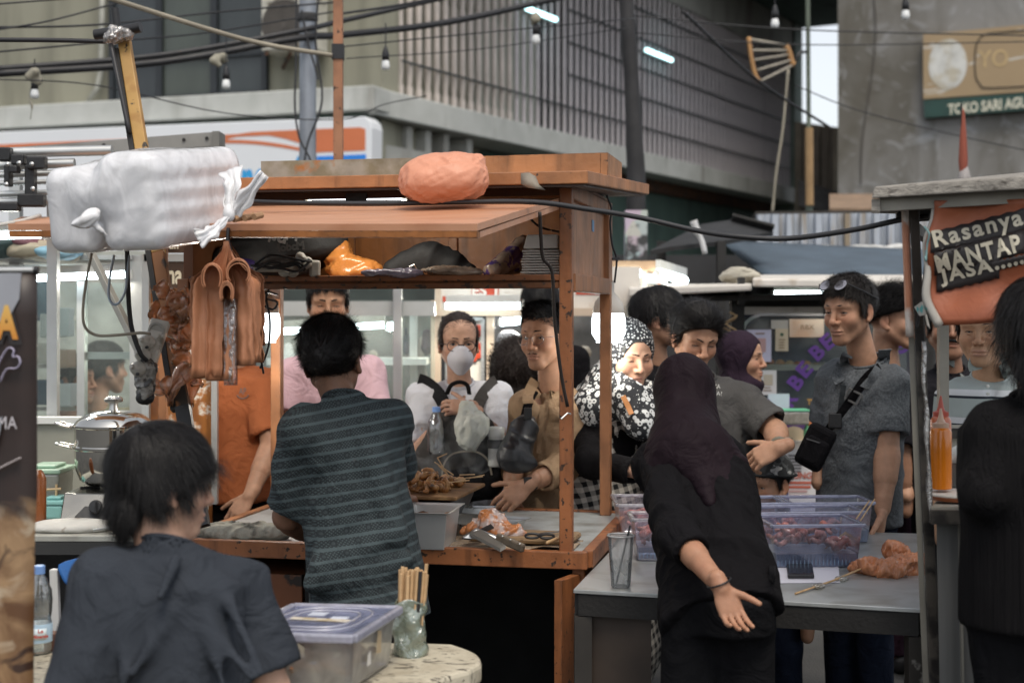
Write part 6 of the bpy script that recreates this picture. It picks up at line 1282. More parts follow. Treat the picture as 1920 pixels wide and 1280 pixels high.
for t_ in(.18,):part('socket',mat('socket_grey',(.30,.29,.26),rough=.5),es_,lambda m:m.lathe([(.024,0),(.026,.004),(.020,.005),(.018,.001),(0,.001)],lerp(a,b,t_)-A(0,.018,0),18,(0,-1,0)),smooth=30)
for i,t_ in enumerate((.42,.66,.92)):
 p=lerp(a,b,t_)-A(.008,.024,0);part('plug',m_plug,es_,lambda m:m.lathe([(.022,0),(.024,.010),(.018,.030),(.008,.040),(.006,.052),(0,.053)],p,16,nrm(A(-.3,-1,.25))),smooth=30)
 part('pin',m_black,es_,lambda m:m.lathe([(.005,0),(.005,.01)],p+A(.006,-.044,-.012),8,(0,-1,0)))
blob('tape_bundle',None,None,mat('tape_grey',(.22,.21,.19),rough=.3,var=.5,vscale=40,bump=.8,bscale=60,wear=(.02,.02,.02),wmix=(.5,.56),wscale=30,coat=.4),[K(P(274,690,4.43),P(272,735,4.43),.034,.026)],h=.006,fold=[(.006,40,(1,0,.3),2)],parent=es_)
blob('burnt_end',None,None,m_black,[E(P(272,745,4.43),(.022,.02,.024)),K(P(268,738,4.43),P(262,730,4.43),.008,.003)],h=.006,fold=[(.008,40,(0,0,1),2)],parent=es_)
for pts,mt,r_,lb in(([(238,470,4.3),(240,540,4.32),(246,610,4.35),(262,660,4.36),(275,676,4.38)],m_cable,.0075,'black power cord plugged into the extension strip'),([(172,475,4.2),(163,520,4.22),(156,570,4.25),(158,610,4.27),(180,628,4.3),(220,628,4.32),(262,624,4.36),(282,626,4.38)],mat('cord_beige',(.34,.31,.25),rough=.6),.0045,'beige cord curving from the white bag to the extension strip'),([(214,478,4.3),(206,520,4.3),(204,555,4.3),(212,570,4.3),(224,566,4.3),(236,540,4.3),(242,478,4.3)],mat('cord_blue',(.30,.36,.42),rough=.5),.004,'looped pale blue cord below the white bag')):
 m=MB();m.tube(spline([P(*p)for p in pts],40),r_,6);tag(m.build('power_cord',mt,smooth=True),lb,'cord')
m=MB();m.beam(P(168,470,4.75),P(272,680,4.62),.022,.022);tag(m.build('brace_bar',mat('bar_grey',(.36,.35,.31),rough=.5,metal=.3,var=.15),bev=.002),'grey metal brace bar slanting down from under the white bag','bar')
# ---- on the counter
ZC=.8005
def tray(label,cu,cv,w,l,h,rot,flare=.012,fill=None,mt=None,lip=.014,name='steel_tray',z=ZC):
 t=thing(name,label,'tray',tuple(C(cu,cv,z)));R_=RC@rotz(rot);c0=C(cu,cv,z);q=lambda x,y,zz:c0+R_@A(x,y,zz)
 def ring(a,b,zz):return[q(-a,-b,zz),q(a,-b,zz),q(a,b,zz),q(-a,b,zz)]
 o0,o1,o2,i1,i0=ring(w/2-flare,l/2-flare,0),ring(w/2,l/2,h),ring(w/2+lip,l/2+lip,h+.002),ring(w/2-.003,l/2-.003,h-.001),ring(w/2-flare-.002,l/2-flare-.002,.004)
 vs=o0+o1+o2+[p+A(0,0,.003)for p in o2]+i1+i0;fs=[(3,2,1,0)]
 for k_ in range(5):fs+=[(k_*4+j,k_*4+(j+1)%4,k_*4+4+(j+1)%4,k_*4+4+j)for j in range(4)]
 fs.append((20,21,22,23));m=MB();m.add(vs,fs);m.build('pan',mt or m_steel,t,bev=.004)
 return t,q
m_food=mat('grilled_food',(.24,.10,.03),rough=.4,var=.5,vscale=40,col2=(.42,.22,.08),mix=(.45,.65),mscale=25,bump=.5,bscale=60,wear=(.05,.02,.008),wmix=(.58,.68),wscale=30)
pt,q=tray('deep steel tray of brown sauce at the cook\'s elbow',.83,.05,.15,.22,.115,.05,.012,mt=mat('tray_bright',(.62,.62,.60),rough=.38,metal=.6,var=.08))
part('sauce',m_food,pt,lambda m:m.sheet([[q(x,y,.085+.010*math.sin(x*70+y*50))for y in np.linspace(-.1,.1,9)]for x in np.linspace(-.068,.068,8)]),smooth=True)
tray('empty small steel tray behind the grill',.86,.46,.14,.18,.055,.1);t2,q=tray('shallow steel tray with charred scraps in the middle of the counter',.94,.30,.24,.20,.045,-.25)
for i in range(14):
 b=MB();p=q(RNG.uniform(-.08,.1),RNG.uniform(-.06,.08),.008);b.tube([p,p+A(RNG.normal(0,.02),RNG.normal(0,.02),.008)],[.006,.003],5);b.build('scrap',m_food,t2)
gl=thing('grill','black iron grill with a brown board heaped with satay','grill',tuple(C(.70,.42,ZC)))
part('firebox',m_black,gl,lambda m:m.hexa([C(.40,.30,ZC),C(.80,.30,ZC),C(.80,.62,ZC),C(.40,.62,ZC),C(.36,.26,ZC+.11),C(.84,.26,ZC+.11),C(.84,.64,ZC+.11),C(.36,.64,ZC+.11)]),bev=.006)
part('board',mat('board_burnt',(.17,.085,.03),rough=.7,var=.4,vscale=14,col2=(.30,.17,.07),mix=(.5,.65),mscale=10,bump=.3,bscale=70),gl,lambda m:m.hexa([C(.42,.24,ZC+.118),C(.868,.24,ZC+.118),C(.885,.60,ZC+.124),C(.42,.60,ZC+.124),C(.42,.24,ZC+.130),C(.868,.24,ZC+.130),C(.885,.60,ZC+.136),C(.42,.60,ZC+.136)]),bev=.003)
for i in range(64):
 u=RNG.uniform(.56,.82);v=RNG.uniform(.28,.54);z=ZC+.142+RNG.uniform(0,.04)*(1 if u<.74 else .4);p=C(u,v,z)
 dv=nrm(A(RNG.normal(0,.6),RNG.normal(0,.6),RNG.normal(0,.25)))
 t=thing('satay_piece','glistening brown grilled satay piece heaped on the grill board','satay',tuple(p),'satay heaped on the grill');m=MB();n_=7
 m.tube([p+dv*.032*(j/(n_-1)-.5)*2+A(.008*math.sin(j*1.1+i*2),.008*math.cos(j*.9+i),.006*math.sin(j*1.3+i))for j in range(n_)],[.004+.007*math.sin((j+.4)/n_*math.pi)*RNG.uniform(.5,1.5)for j in range(n_)],8);m.build('meat',m_food,t,True)
m_bam=mat('bamboo',(.50,.33,.17),rough=.6,var=.2,vscale=40)
for i,(a,b)in enumerate((((842,894,4.95),(820,858,4.9)),((820,858,4.9),(838,850,4.88)),((850,890,4.98),(815,866,4.9)),((852,898,5.0),(905,893,5.05)),((835,905,4.95),(880,900,5.0)),((862,890,5.0),(890,889,5.05)),((838,888,5.0),(822,872,5.0)),((880,896,5.05),(908,890,5.1)))):
 m=MB();m.tube([P(*a),P(*b)],.0022,5);tag(m.build('satay_stick',m_bam),['satay stick poking up highest from the heap','bent tip of the highest satay stick','satay stick leaning left over the heap','long satay stick along the right edge of the board','satay stick lying on the front of the heap','short stick end behind the heap','faint stick standing behind the heap','stick end at the far right corner of the board'][i],'skewer','satay sticks on the grill')
smk=bpy.data.materials.new('smoke');smk.use_nodes=True;N_=smk.node_tree.nodes;L_=smk.node_tree.links;N_.remove(N_['Principled BSDF']);pv_=N_.new('ShaderNodeVolumePrincipled');pv_.inputs['Color'].default_value=(.8,.8,.8,1)
tc_=N_.new('ShaderNodeTexCoord');no_=N_.new('ShaderNodeTexNoise');no_.inputs['Scale'].default_value=7;no_.inputs['Detail'].default_value=4;no_.inputs['Distortion'].default_value=1.5;L_.new(tc_.outputs['Object'],no_.inputs[0]);mr_=N_.new('ShaderNodeMapRange');mr_.inputs['From Min'].default_value=.50;mr_.inputs['From Max'].default_value=.75;mr_.inputs['To Max'].default_value=6;L_.new(no_.outputs[0],mr_.inputs[0]);L_.new(mr_.outputs[0],pv_.inputs['Density']);L_.new(pv_.outputs[0],N_['Material Output'].inputs['Volume'])
D=SDF(C(.5,.3,.9),C(1.3,1.0,1.4)+A(.2,.2,.1),.03);D.ell(C(.80,.52,1.06),(.17,.14,.10));D.ell(C(.86,.56,1.14),(.13,.11,.08));V,F=D.mesh();finish('smoke',V,F,smk,smooth=True,kind='stuff')
npz=NT('newsprint',.9);npz.color(npz.mix(npz.rng(npz.noise(110,2,npz.vec(npz.x,npz.op('MULTIPLY',npz.y,3.0),npz.z)),.45,.6),(.42,.33,.24),(.27,.19,.12)));npz.bump(npz.noise(25,3),.6)
m=MB();G=[]
for u in np.linspace(.62,1.30,24):G.append([C(u,v,ZC+.004+.004*math.sin(u*26+v*9)+.003*math.sin(v*50+u*11)+(.012*max(0,math.sin(u*17))**4 if v<.01 else 0))for v in np.linspace(.0+.008*math.sin(u*31),.24+.01*math.sin(u*23),8)])
m.sheet(G,.001);tag(m.build('newspaper',npz.m,smooth=True),'greasy crumpled brown paper lining the front of the counter','paper')
cbd=thing('chopping_board','worn wooden chopping board beside the front right post','chopping board',tuple(C(1.12,.17,ZC)))
m=MB();m.box(C(1.12,.165,ZC+.018),(.34,.17,.022),RC@rotz(-.04));m.build('board',mat('board_wood',(.26,.17,.09),rough=.7,var=.25,stretch=(2,14,14),vscale=4,wear=(.05,.03,.02),wmix=(.55,.66),wscale=8),cbd,bev=.012)
clv=thing('cleaver','cleaver with a grey wooden riveted handle on the brown paper','knife',tuple(C(.95,.03,ZC)))
m=MB();b0=[(868,1008),(892,992),(925,1004),(948,1014),(940,1024),(905,1012)];m.prism([P(x,y,4.56-.0007*(y-1000))for x,y in b0],A(0,.012,.004));m.build('blade',m_steel,clv,bev=.001)
m=MB();m.beam(P(932,1006,4.52),P(982,1028,4.46),.020,.028);m.build('handle',mat('handle_grey',(.14,.11,.08),rough=.6,var=.2,stretch=(1,1,1)),clv,bev=.006)
for t_ in(.2,.5,.85):part('rivet',m_steel,clv,lambda m:m.lathe([(.004,0),(.003,.003),(0,.004)],lerp(P(932,1006,4.50),P(982,1028,4.44),t_)+A(0,-.004,.010),10,(0,-.6,.6)))
sp2=thing('spatula','worn steel scraper with a dark blade leaning on the cleaver','scraper',tuple(C(.86,.04,ZC)))
m=MB();m.prism([P(x,y,d)for x,y,d in((866,1010,4.6),(920,984,4.62),(926,990,4.6),(880,1012,4.58))],A(0,.008,.003));m.build('blade',mat('blade_dark',(.05,.05,.05),rough=.4,metal=.7),sp2)
m=MB();m.prism([P(x,y,d)for x,y,d in((880,1004,4.55),(902,998,4.56),(948,1028,4.48),(938,1034,4.47))],A(0,.004,.010));m.build('shank',mat('shank_grey',(.22,.21,.19),rough=.5,metal=.6,var=.2),sp2)
obg=blob('plastic_bag','glossy knotted orange and clear plastic bag on the chopping board','plastic bag',mat('gloss_orange',(.52,.20,.07),rough=.3,var=.3,vscale=25,bump=.6,bscale=35,coat=.2,col2=(.55,.45,.42),mix=(.48,.58),mscale=22),[E(C(1.02,.14,ZC+.045),(.050,.045,.036)),E(C(1.0,.16,ZC+.078),(.036,.034,.026)),E(C(1.09,.12,ZC+.038),(.036,.03,.024)),K(C(.96,.15,ZC+.05),C(.91,.15,ZC+.03),.02,.008)],h=.005,fold=[(.012,24,(1,0,.6),2),(.008,48,(.3,0,1),4)])
sci=thing('scissors','black handled scissors lying on the chopping board','scissors',tuple(C(1.15,.12,ZC+.03)))
for x,y in((998,1004),(1026,1005)):
 m=MB();m.tube([P(x+13*math.cos(a),y+4.2*math.sin(a),4.55)for a in np.linspace(0,6.283,17)],.0045,6,cap=False);m.build('handle',m_black,sci,True)
part('blade',m_steel,sci,lambda m:m.beam(P(1010,1000,4.56),P(1048,996,4.6),.010,.003))
blob('wooden_stick','pale wooden stick on the chopping board by the post','stick',m_bam,[K(P(1026,1017,4.50),P(1060,1002,4.56),.006,.005)],h=.003)
rg=blob('rag','crumpled grey checked rag on the left end of the counter','rag',mat('rag_grey',(.36,.35,.29),rough=.9,var=.25,vscale=14,col2=(.06,.06,.05),mix=(.5,.62),mscale=12,bump=.3,bscale=120),[E(C(.12,.07,ZC+.02),(.085,.06,.03)),E(C(.22,.06,ZC+.018),(.07,.05,.028)),E(C(.30,.05,ZC+.022),(.05,.04,.028)),E(C(.05,.09,ZC+.012),(.05,.04,.02))],h=.006,fold=[(.012,14,(1,.4,.3),3),(.005,34,(0,.5,1),4)])
# ---------------------------------------------------------------- left counter with the steamer
lc=thing('kitchen_counter','pale topped metal counter carrying the steamer pot and gas stove','counter',tuple(P(150,585,4.95)*A(1,1,0)))
LZ=1.55-(998-585)/FPX*4.85
def lbox(m,x0,x1,d0,d1,z0,z1):
 a=P(x0,585,d0)[0];b=P(x1,585,d0)[0];m.box(((a+b)/2,(d0+d1)/2,(z0+z1)/2),(b-a,d1-d0,z1-z0))
m_ctop=mat('counter_pale',(.42,.42,.37),rough=.5,var=.15,col2=(.28,.27,.23),mix=(.5,.7),mscale=8)
part('top',m_ctop,lc,lambda m:lbox(m,-80,300,4.78,5.55,LZ-.02,LZ),bev=.003);part('edge',mat('edge_dark',(.035,.035,.034),rough=.6),lc,lambda m:lbox(m,-80,300,4.775,4.80,LZ-.062,LZ-.021))
part('front_panel',m_dark,lc,lambda m:lbox(m,-80,300,5.1,5.13,.05,LZ-.021));part('wall_panel',mat('panel_sage',(.30,.30,.25),rough=.6,var=.12),lc,lambda m:lbox(m,-80,245,5.58,5.62,LZ,LZ+.31))
part('wall_top_rail',m_white,lc,lambda m:lbox(m,-80,245,5.56,5.64,LZ+.311,LZ+.335))
for x in(-60,285):part('leg',m_dark,lc,lambda m:lbox(m,x-12,x+12,4.82,4.87,0,LZ-.062))
pot=thing('steamer_pot','shiny two tier stainless steamer pot with glass knob lid on the gas stove','pot',tuple(P(200,900,5.15)))
pc=P(213,585,5.18);pz=1.55-(908-585)/FPX*5.18;k_=5.18/FPX
m_chr=mat('chrome_steel',(.62,.60,.55),rough=.09,metal=1.0,var=.05,rvar=.04)
part('body',m_chr,pot,lambda m:m.lathe([(.04,0),(.095,.004),(.118,.022),(.132,.06),(.136,.10),(.136,.128),(.140,.132),(.140,.140),(.136,.144),(.136,.205),(.141,.209),(.141,.216),(.139,.218),(.130,.232),(.10,.252),(.06,.264),(.0,.270)],A(pc[0],pc[1],pz),40),smooth=35)
part('lid_knob',m_steel,pot,lambda m:m.lathe([(.018,.266),(.014,.28),(.014,.292),(.032,.298),(.034,.308),(.026,.316),(0,.318)],A(pc[0],pc[1],pz),18),smooth=35)
for z in(.218,.146):
 for sg in(-1,1):part('handle',m_chr,pot,lambda m:m.tube(spline([A(pc[0]+sg*.134,pc[1]-.05,pz+z-.01),A(pc[0]+sg*.185,pc[1]-.055,pz+z+.004),A(pc[0]+sg*.185,pc[1]-.015,pz+z+.004),A(pc[0]+sg*.134,pc[1],pz+z-.01)],16),.010,8,flat=.6),smooth=True)
stv=thing('gas_stove','single burner table gas stove with mirror steel front and black knob','stove',tuple(P(190,985,5.0)))
a0=P(112,975,4.92);a1=P(247,982,4.92);b0=P(120,924,4.98);b1=P(228,926,4.98)
part('body',mat('stove_steel',(.20,.195,.18),rough=.25,metal=1.0,var=.15,vscale=5),stv,lambda m:m.hexa([a0,a1,a1+A(0,.34,0),a0+A(0,.34,0),b0,b1,b1+A(0,.28,0),b0+A(0,.28,0)]),bev=.004)
part('glass_strip',m_black,stv,lambda m:m.prism([lerp(a0,b0,.12)+A(.05,-.004,0),lerp(a1,b1,.12)-A(.012,.004,0),lerp(a1,b1,.5)-A(.02,.004,0),lerp(a0,b0,.5)+A(.08,-.004,0)],A(0,.002,.002)))
part('knob',m_black,stv,lambda m:(m.lathe([(.024,0),(.024,.006),(.020,.018),(0,.020)],P(180,950,4.93),18,(0,-1,.25)),m.beam(P(180,962,4.905),P(180,940,4.905),.006,.008)),smooth=35)
part('burner',m_black,stv,lambda m:m.lathe([(.05,0),(.075,.012),(.075,.024),(.03,.03)],A(pc[0],pc[1],pz-.035),18),smooth=30)
for a in range(4):part('pan_support',m_black,stv,lambda m:m.beam(A(pc[0]+.05*math.cos(a*1.57+.6),pc[1]+.05*math.sin(a*1.57+.6),pz-.006),A(pc[0]+.12*math.cos(a*1.57+.6),pc[1]+.12*math.sin(a*1.57+.6),pz-.006),.012,.012))
part('hose',m_black,stv,lambda m:m.tube(spline([P(238,985,4.88),P(262,992,4.86),P(250,1000,4.84),P(232,996,4.84),P(246,984,4.86)],20),.008,6),smooth=True)
for lb,x,y,d,w,h,dep,c,lidc in(('grey plastic storage tub with pale green lid behind the bottle',92,908,5.3,.13,.155,.18,(.30,.31,.27),(.30,.44,.33)),('small turquoise plastic box beside the grey tub',106,945,5.2,.075,.05,.10,(.20,.42,.40),(.22,.46,.44))):
 t=thing('storage_box',lb,'container',tuple(P(x,y,d)));c0=P(x,y,d);c0=A(c0[0],c0[1],LZ+h/2+.001)
 part('tub',film('tub_%d'%x,c,op=.75,rough=.3,bump=.1)if h>.1 else mat('tub_%d'%x,c,rough=.4),t,lambda m:m.hexa([c0+A(-w*.44,-dep/2,-h/2),c0+A(w*.44,-dep/2,-h/2),c0+A(w*.44,dep/2,-h/2),c0+A(-w*.44,dep/2,-h/2),c0+A(-w*.5,-dep/2,h/2),c0+A(w*.5,-dep/2,h/2),c0+A(w*.5,dep/2,h/2),c0+A(-w*.5,dep/2,h/2)]),bev=.008)
 part('lid',mat('lid_%d'%x,lidc,rough=.35),t,lambda m:(m.box(c0+A(0,0,h/2+.009),(w*1.1,dep*1.06,.017)),m.box(c0+A(0,0,h/2+.024),(w*.7,dep*.7,.012))),bev=.005)
 if h>.1:
  for zz in(.02,-.035):part('clip_bar',mat('clip_tan',(.5,.36,.2),rough=.5),t,lambda m:m.tube([c0+A(-w*.3,-dep/2-.012,zz),c0+A(w*.5+.012,-dep/2-.012,zz+.006)],.005,6))
  part('clip_bar',mat('clip_tan',(.5,.36,.2),rough=.5),t,lambda m:m.tube([c0+A(w*.44,-dep/2-.012,-.036),c0+A(w*.46,-dep/2-.012,.042)],.005,6))
bz=A(P(70,940,4.95)[0],4.95,LZ);m=MB();m.lathe([(.028,0),(.03,.01),(.03,.17),(.022,.19),(.014,.2),(0,.201)],bz,18);tag(m.build('sauce_bottle',mat('bottle_brown',(.20,.065,.02),rough=.3),smooth=35),'brown sauce bottle half hidden by the banner edge','bottle')
blob('cloth_stack','folded white cloths lying on the pale counter before the stove','cloth',mat('cloth_white',(.52,.51,.47),rough=.9,var=.1,wear=(.25,.2,.15),wmix=(.66,.72),bump=.3,bscale=30),[E(A(P(120,990,4.88)[0],4.88,LZ+.012),(.16,.06,.018)),E(A(P(140,980,4.92)[0],4.92,LZ+.022),(.12,.06,.016))],h=.007,fold=[(.006,16,(1,.3,0),3)])
lt=thing('lighter','grey gas lighter with an orange block end on the pale counter','lighter',tuple(P(205,990,4.83)))
part('barrel',m_steel,lt,lambda m:m.beam(P(174,994,4.82),P(212,988,4.83),.014,.012),bev=.003);part('end',mat('end_orange',(.55,.27,.08),rough=.5),lt,lambda m:m.beam(P(212,988,4.83),P(222,986,4.83),.020,.022),bev=.003)
ch=thing('folding_chair','white framed chair with a bright blue cloth over its back','chair',tuple(P(150,585,3.9)*A(1,1,0)))
part('back_cloth',mat('cloth_blue',(.012,.085,.27),rough=.75,var=.15,bump=.2,bscale=60),ch,lambda m:m.sheet([[P(98,1058,3.85),P(110,1078,3.84),P(122,1108,3.83)],[P(140,1048,3.9),P(146,1066,3.88),P(150,1096,3.87)],[P(190,1036,3.96),P(192,1058,3.94),P(194,1090,3.93)],[P(250,1028,4.05),P(250,1050,4.02),P(250,1082,4.0)]],.012),smooth=True,sub=1)
m_wf=mat('frame_white',(.50,.50,.49),rough=.4,var=.05);part('frame',m_wf,ch,lambda m:m.beam(P(102,1066,3.86),P(110,1330,3.86),.022,.022),bev=.003);part('frame',m_wf,ch,lambda m:m.beam(P(250,1040,4.07),P(250,1330,4.07),.022,.022),bev=.003);part('seat',mat('cloth_blue',(.012,.085,.27)),ch,lambda m:m.box(lerp(P(180,585,3.75),P(180,585,3.75),0)*A(1,1,0)+A(0,0,.45),(.36,.34,.03)),bev=.01)
for dx in(-.16,.16):part('leg',m_wf,ch,lambda m:m.beam(A(P(180,585,3.6)[0]+dx,3.6,0),A(P(180,585,3.6)[0]+dx,3.62,.435),.022,.022))
# ---------------------------------------------------------------- steel side table
TZ=.75
def T(px,py):d=(CH-TZ)*FPX/(py-HY);return A((px-960)/FPX*d,d,TZ)
tb=thing('steel_table','steel topped table with dark wooden frame between the cart and the right stall','table',tuple(T(1400,1080)*A(1,1,0)))
q0,q1,q2,q3=T(1075,1104),T(1733,1141),T(1738,1000),T(1190,984)
tst=NT('table_steel',.38);t1=tst.noise(7,6,None,.6);tst.color(tst.mix(tst.rng(t1,.42,.72),(.46,.48,.48),(.30,.30,.28)));tst.B.inputs['Metallic'].default_value=.5;tst.bump(tst.noise(40,3),.08)
m=MB();m.prism([q0-A(0,0,.012),q1-A(0,0,.012),q2-A(0,0,.012),q3-A(0,0,.012)],A(0,0,.012));m.build('top',tst.m,tb,bev=.002)
ins=lambda q,k=.03:lerp(q,(q0+q1+q2+q3)/4,k)
part('apron',m_dark,tb,lambda m:(m.beam(ins(q0)-A(0,0,.045),ins(q1)-A(0,0,.045),.03,.062),m.beam(ins(q1)-A(0,0,.046),ins(q2)-A(0,0,.046),.03,.060),m.beam(ins(q2)-A(0,0,.045),ins(q3)-A(0,0,.045),.03,.062),m.beam(ins(q3)-A(0,0,.046),ins(q0)-A(0,0,.046),.03,.060)))
for q in(q1,q2,q3,q0):part('leg',mat('leg_worn',(.030,.026,.022),rough=.6,var=.3,wear=(.20,.19,.17),wmix=(.62,.66),wscale=12),tb,lambda m:m.beam(ins(q,.045)-A(0,0,.079),ins(q,.045)*A(1,1,0),.05,.05))
part('side_panel',mat('side_dark',(.045,.032,.024),rough=.6,var=.3),tb,lambda m:m.prism([ins(q0,.06)-A(0,0,.08),ins(q0,.06)*A(1,1,0)+A(0,0,.03),lerp(ins(q0,.06),ins(q1,.06),.21)*A(1,1,0)+A(0,0,.03),lerp(ins(q0,.06),ins(q1,.06),.21)-A(0,0,.08)],A(0,.02,0)))
m_tub=film('tub_bluish',(.52,.55,.70),op=.14,rough=.18,bump=.15,bscale=14,glossy=.10);m_rim=film('tub_rim',(.56,.60,.82),op=.55,rough=.25,bump=.1,glossy=.15);m_tubb=film('tub_base_blue',(.25,.38,.58),op=.6,rough=.3,bump=.2)
m_sq=mat('squid_pink',(.34,.105,.085),rough=.28,var=.35,vscale=30,col2=(.50,.26,.22),mix=(.45,.65),mscale=22,sss=.05,coat=.4,bump=.2,bscale=60)
def tub(label,bl,br,depth,h,label_in=None,mt=None,rim=None,seed=0,n=9,fill=.55,fr=.012,base=True,lid=False):
 """bl, br: front bottom corners on the table"""
 t=thing('plastic_tub',label,'plastic tub',tuple((bl+br)/2));x=nrm(br-bl);y=A(-x[1],x[0],0);w=np.linalg.norm(br-bl)
 if y[1]<0:y=-y
 q=lambda u,v,z:bl+x*u+y*v+A(0,0,z);e=fr
 B0=[q(0,0,.002),q(w,0,.002),q(w,depth,.002),q(0,depth,.002)];T0=[q(-e,-e,h),q(w+e,-e,h),q(w+e,depth+e,h),q(-e,depth+e,h)]
 m=MB();m.add(B0+T0,[(3,2,1,0),(0,1,5,4),(1,2,6,5),(2,3,7,6),(3,0,4,7)]);m.build('wall',mt or m_tub,t,bev=.006)
 m=MB();pts=[q(-e-.004,-e-.004,h),q(w+e+.004,-e-.004,h),q(w+e+.004,depth+e+.004,h),q(-e-.004,depth+e+.004,h)]
 for i in range(4):m.beam(pts[i],pts[(i+1)%4],.014,.011)
 m.build('rim',rim or m_rim,t,bev=.003)
 if base:
  m=MB();m.add([q(.004,.004,.004),q(w-.004,.004,.004),q(w-.004,depth-.004,.004),q(.004,depth-.004,.004),q(.002,.002,.045),q(w-.002,.002,.045),q(w-.002,depth-.002,.045),q(.002,depth-.002,.045)],[(0,1,5,4),(1,2,6,5),(2,3,7,6),(3,0,4,7),(4,5,6,7)]);m.build('basket',m_tubb,t)
  for i in range(int(w/.012)):m2=MB();m2 .beam(q(.006+i*.012,-.0015,.010),q(.006+i*.012,-.001,.042),.003,.002);m2 .build('basket_slot',mat('slot_blue',(.16,.24,.36),rough=.5),t)
 rng=np.random.default_rng(seed)
 for i in range(n):
  u=rng.uniform(.12,.88)*w;v=rng.uniform(.15,.85)*depth;z=.05+rng.uniform(0,.9)*h*fill*.7;a=rng.uniform(0,6.28);L_=rng.uniform(.05,.09);pts=[]
  for s in np.linspace(0,1,9):
   a+=rng.normal(0,.45);u=min(max(u+math.cos(a)*L_/5,.02),w-.02);v=min(max(v+math.sin(a)*L_/5,.02),depth-.02);pts.append(q(u,v,z+.012*math.sin(s*5+i)))
  m=MB();m.tube(spline(pts,20),[rng.uniform(.009,.014)*(1-.6*s)+.002 for s in np.linspace(0,1,len(spline(pts,20)))],7);m2=m.build('squid',m_sq,smooth=True)
  SQ.append((m2,label_in,i))
 return t,q
SQ=[]
tub('clear bluish tub of squid nearest on the steel table',T(1455,1066),T(1608,1064),.20,.135,'the nearest bluish tub',seed=1,n=16,fill=.8)
tub('second bluish tub of squid just behind the nearest one',T(1430,1040)+A(0,.02,0),T(1612,1035),.14,.135,'the second bluish tub',seed=2,n=8)
tub('long bluish tub at the far right edge of the steel table',T(1480,1019),T(1628,1018),.16,.14,'the far bluish tub',seed=3,n=7,fill=.3)
tub('bluish tub in front of the capped boy',T(1400,1020),T(1474,1019),.16,.14,'the tub by the capped boy',seed=4,n=3,fill=.2)
m_tubp=film('tub_pinkish',(.55,.50,.60),op=.22,rough=.2,bump=.15,glossy=.1)
tub('pinkish clear tub beside the cart post',T(1166,1016),T(1240,1016),.24,.13,'the pinkish tub by the post',mt=m_tubp,rim=film('rim_pale',(.7,.68,.75),op=.5,rough=.25),seed=5,n=5,fill=.3,base=False)
tub('smaller clear tub with whitish squid behind the cup',T(1196,1052),T(1262,1052),.14,.135,'the small tub behind the cup',mt=m_tubp,rim=film('rim_pale',(.7,.68,.75)),seed=6,n=5,fill=.5)
for o,where,i in SQ:tag(o,'pink squid tentacle lying in '+where,'squid','squid in '+where)
for i,(a,b)in enumerate((((1560,1035,4.62),(1630,938,4.72)),((1572,1038,4.66),(1640,935,4.8)),((1545,1030,4.6),(1600,985,4.68)))):
 m=MB();m.tube([P(*a),P(*b)],.0022,5);tag(m.build('bamboo_skewer',m_bam),['bamboo skewer slanting up out of the nearest tub','second bamboo skewer crossing behind the slanting one','short bamboo skewer inside the nearest tub'][i],'skewer','skewers in the tubs')
cup=thing('plastic_cup','clear plastic cup half full of water with a black straw on the table corner','cup',tuple(T(1164,1100)))
c0=T(1164,1101)
part('wall',film('cup_clear',(.85,.87,.88),op=.30,rough=.12,bump=0,bscale=3,glossy=.01),cup,lambda m:m.lathe([(.0,.002),(.026,.002),(.028,.006),(.038,.150)],c0,28),smooth=40);part('rim',film('cup_rim',(.85,.85,.86),op=.6,rough=.2),cup,lambda m:m.tube([c0+A(.039*math.cos(a),.039*math.sin(a),.152)for a in np.linspace(0,6.283,29)],.0028,6,cap=False),smooth=True)
part('water',film('water_clear',(.8,.82,.82),op=.16,rough=.05,bump=0,bscale=3,glossy=.01),cup,lambda m:m.lathe([(.0,.006),(.025,.006),(.031,.078),(0,.078)],c0,24),smooth=40)
m=MB();m.tube([c0+A(-.014,0,.008),c0+A(.028,.012,.178)],.0032,8);tag(m.build('straw',m_black,smooth=40),'black drinking straw standing in the clear cup','straw')
m_pa=mat('paper_white',(.62,.62,.70),rough=.8,var=.03);tz=TZ+.003
def flat(name,pix,mt,h=.002,z0=.001,**k):
 m=MB();m.prism([T(x,y)+A(0,0,z0)for x,y in pix],A(0,0,h));return m.build(name,mt,**k)
tag(flat('paper_sheet',[(1440,1060),(1572,1062),(1575,1093),(1448,1094)],m_pa),'white paper sheet lying under the phone','paper')
ph=thing('phone','black smartphone lying on the white paper sheet','phone',tuple(T(1500,1080)+A(0,0,.004)))
flat('body',[(1477,1086),(1527,1086),(1523,1064),(1475,1064)],mat('phone_black',(.015,.015,.017),rough=.3),.010,.0042,parent=ph,bev=.004);flat('screen',[(1479,1084.5),(1525,1084.5),(1521.5,1065),(1477,1065)],mat('phone_glass',(.02,.018,.017),rough=.06,coat=.6),.0006,.0144,parent=ph)
flat('sticker',[(1478,1087.0),(1526,1087.0),(1526,1086.6),(1478,1086.6)],mat('phone_black',(.015,.015,.017)),.008,.005,parent=ph)
m=MB();m.tube([T(1491,1115)+A(0,0,.004),T(1560,1095)+A(0,0,.010),T(1622,1075)+A(0,0,.02)],.0032,6);tag(m.build('bamboo_skewer',m_bam),'long bamboo skewer lying before the orange plastic bag','skewer')
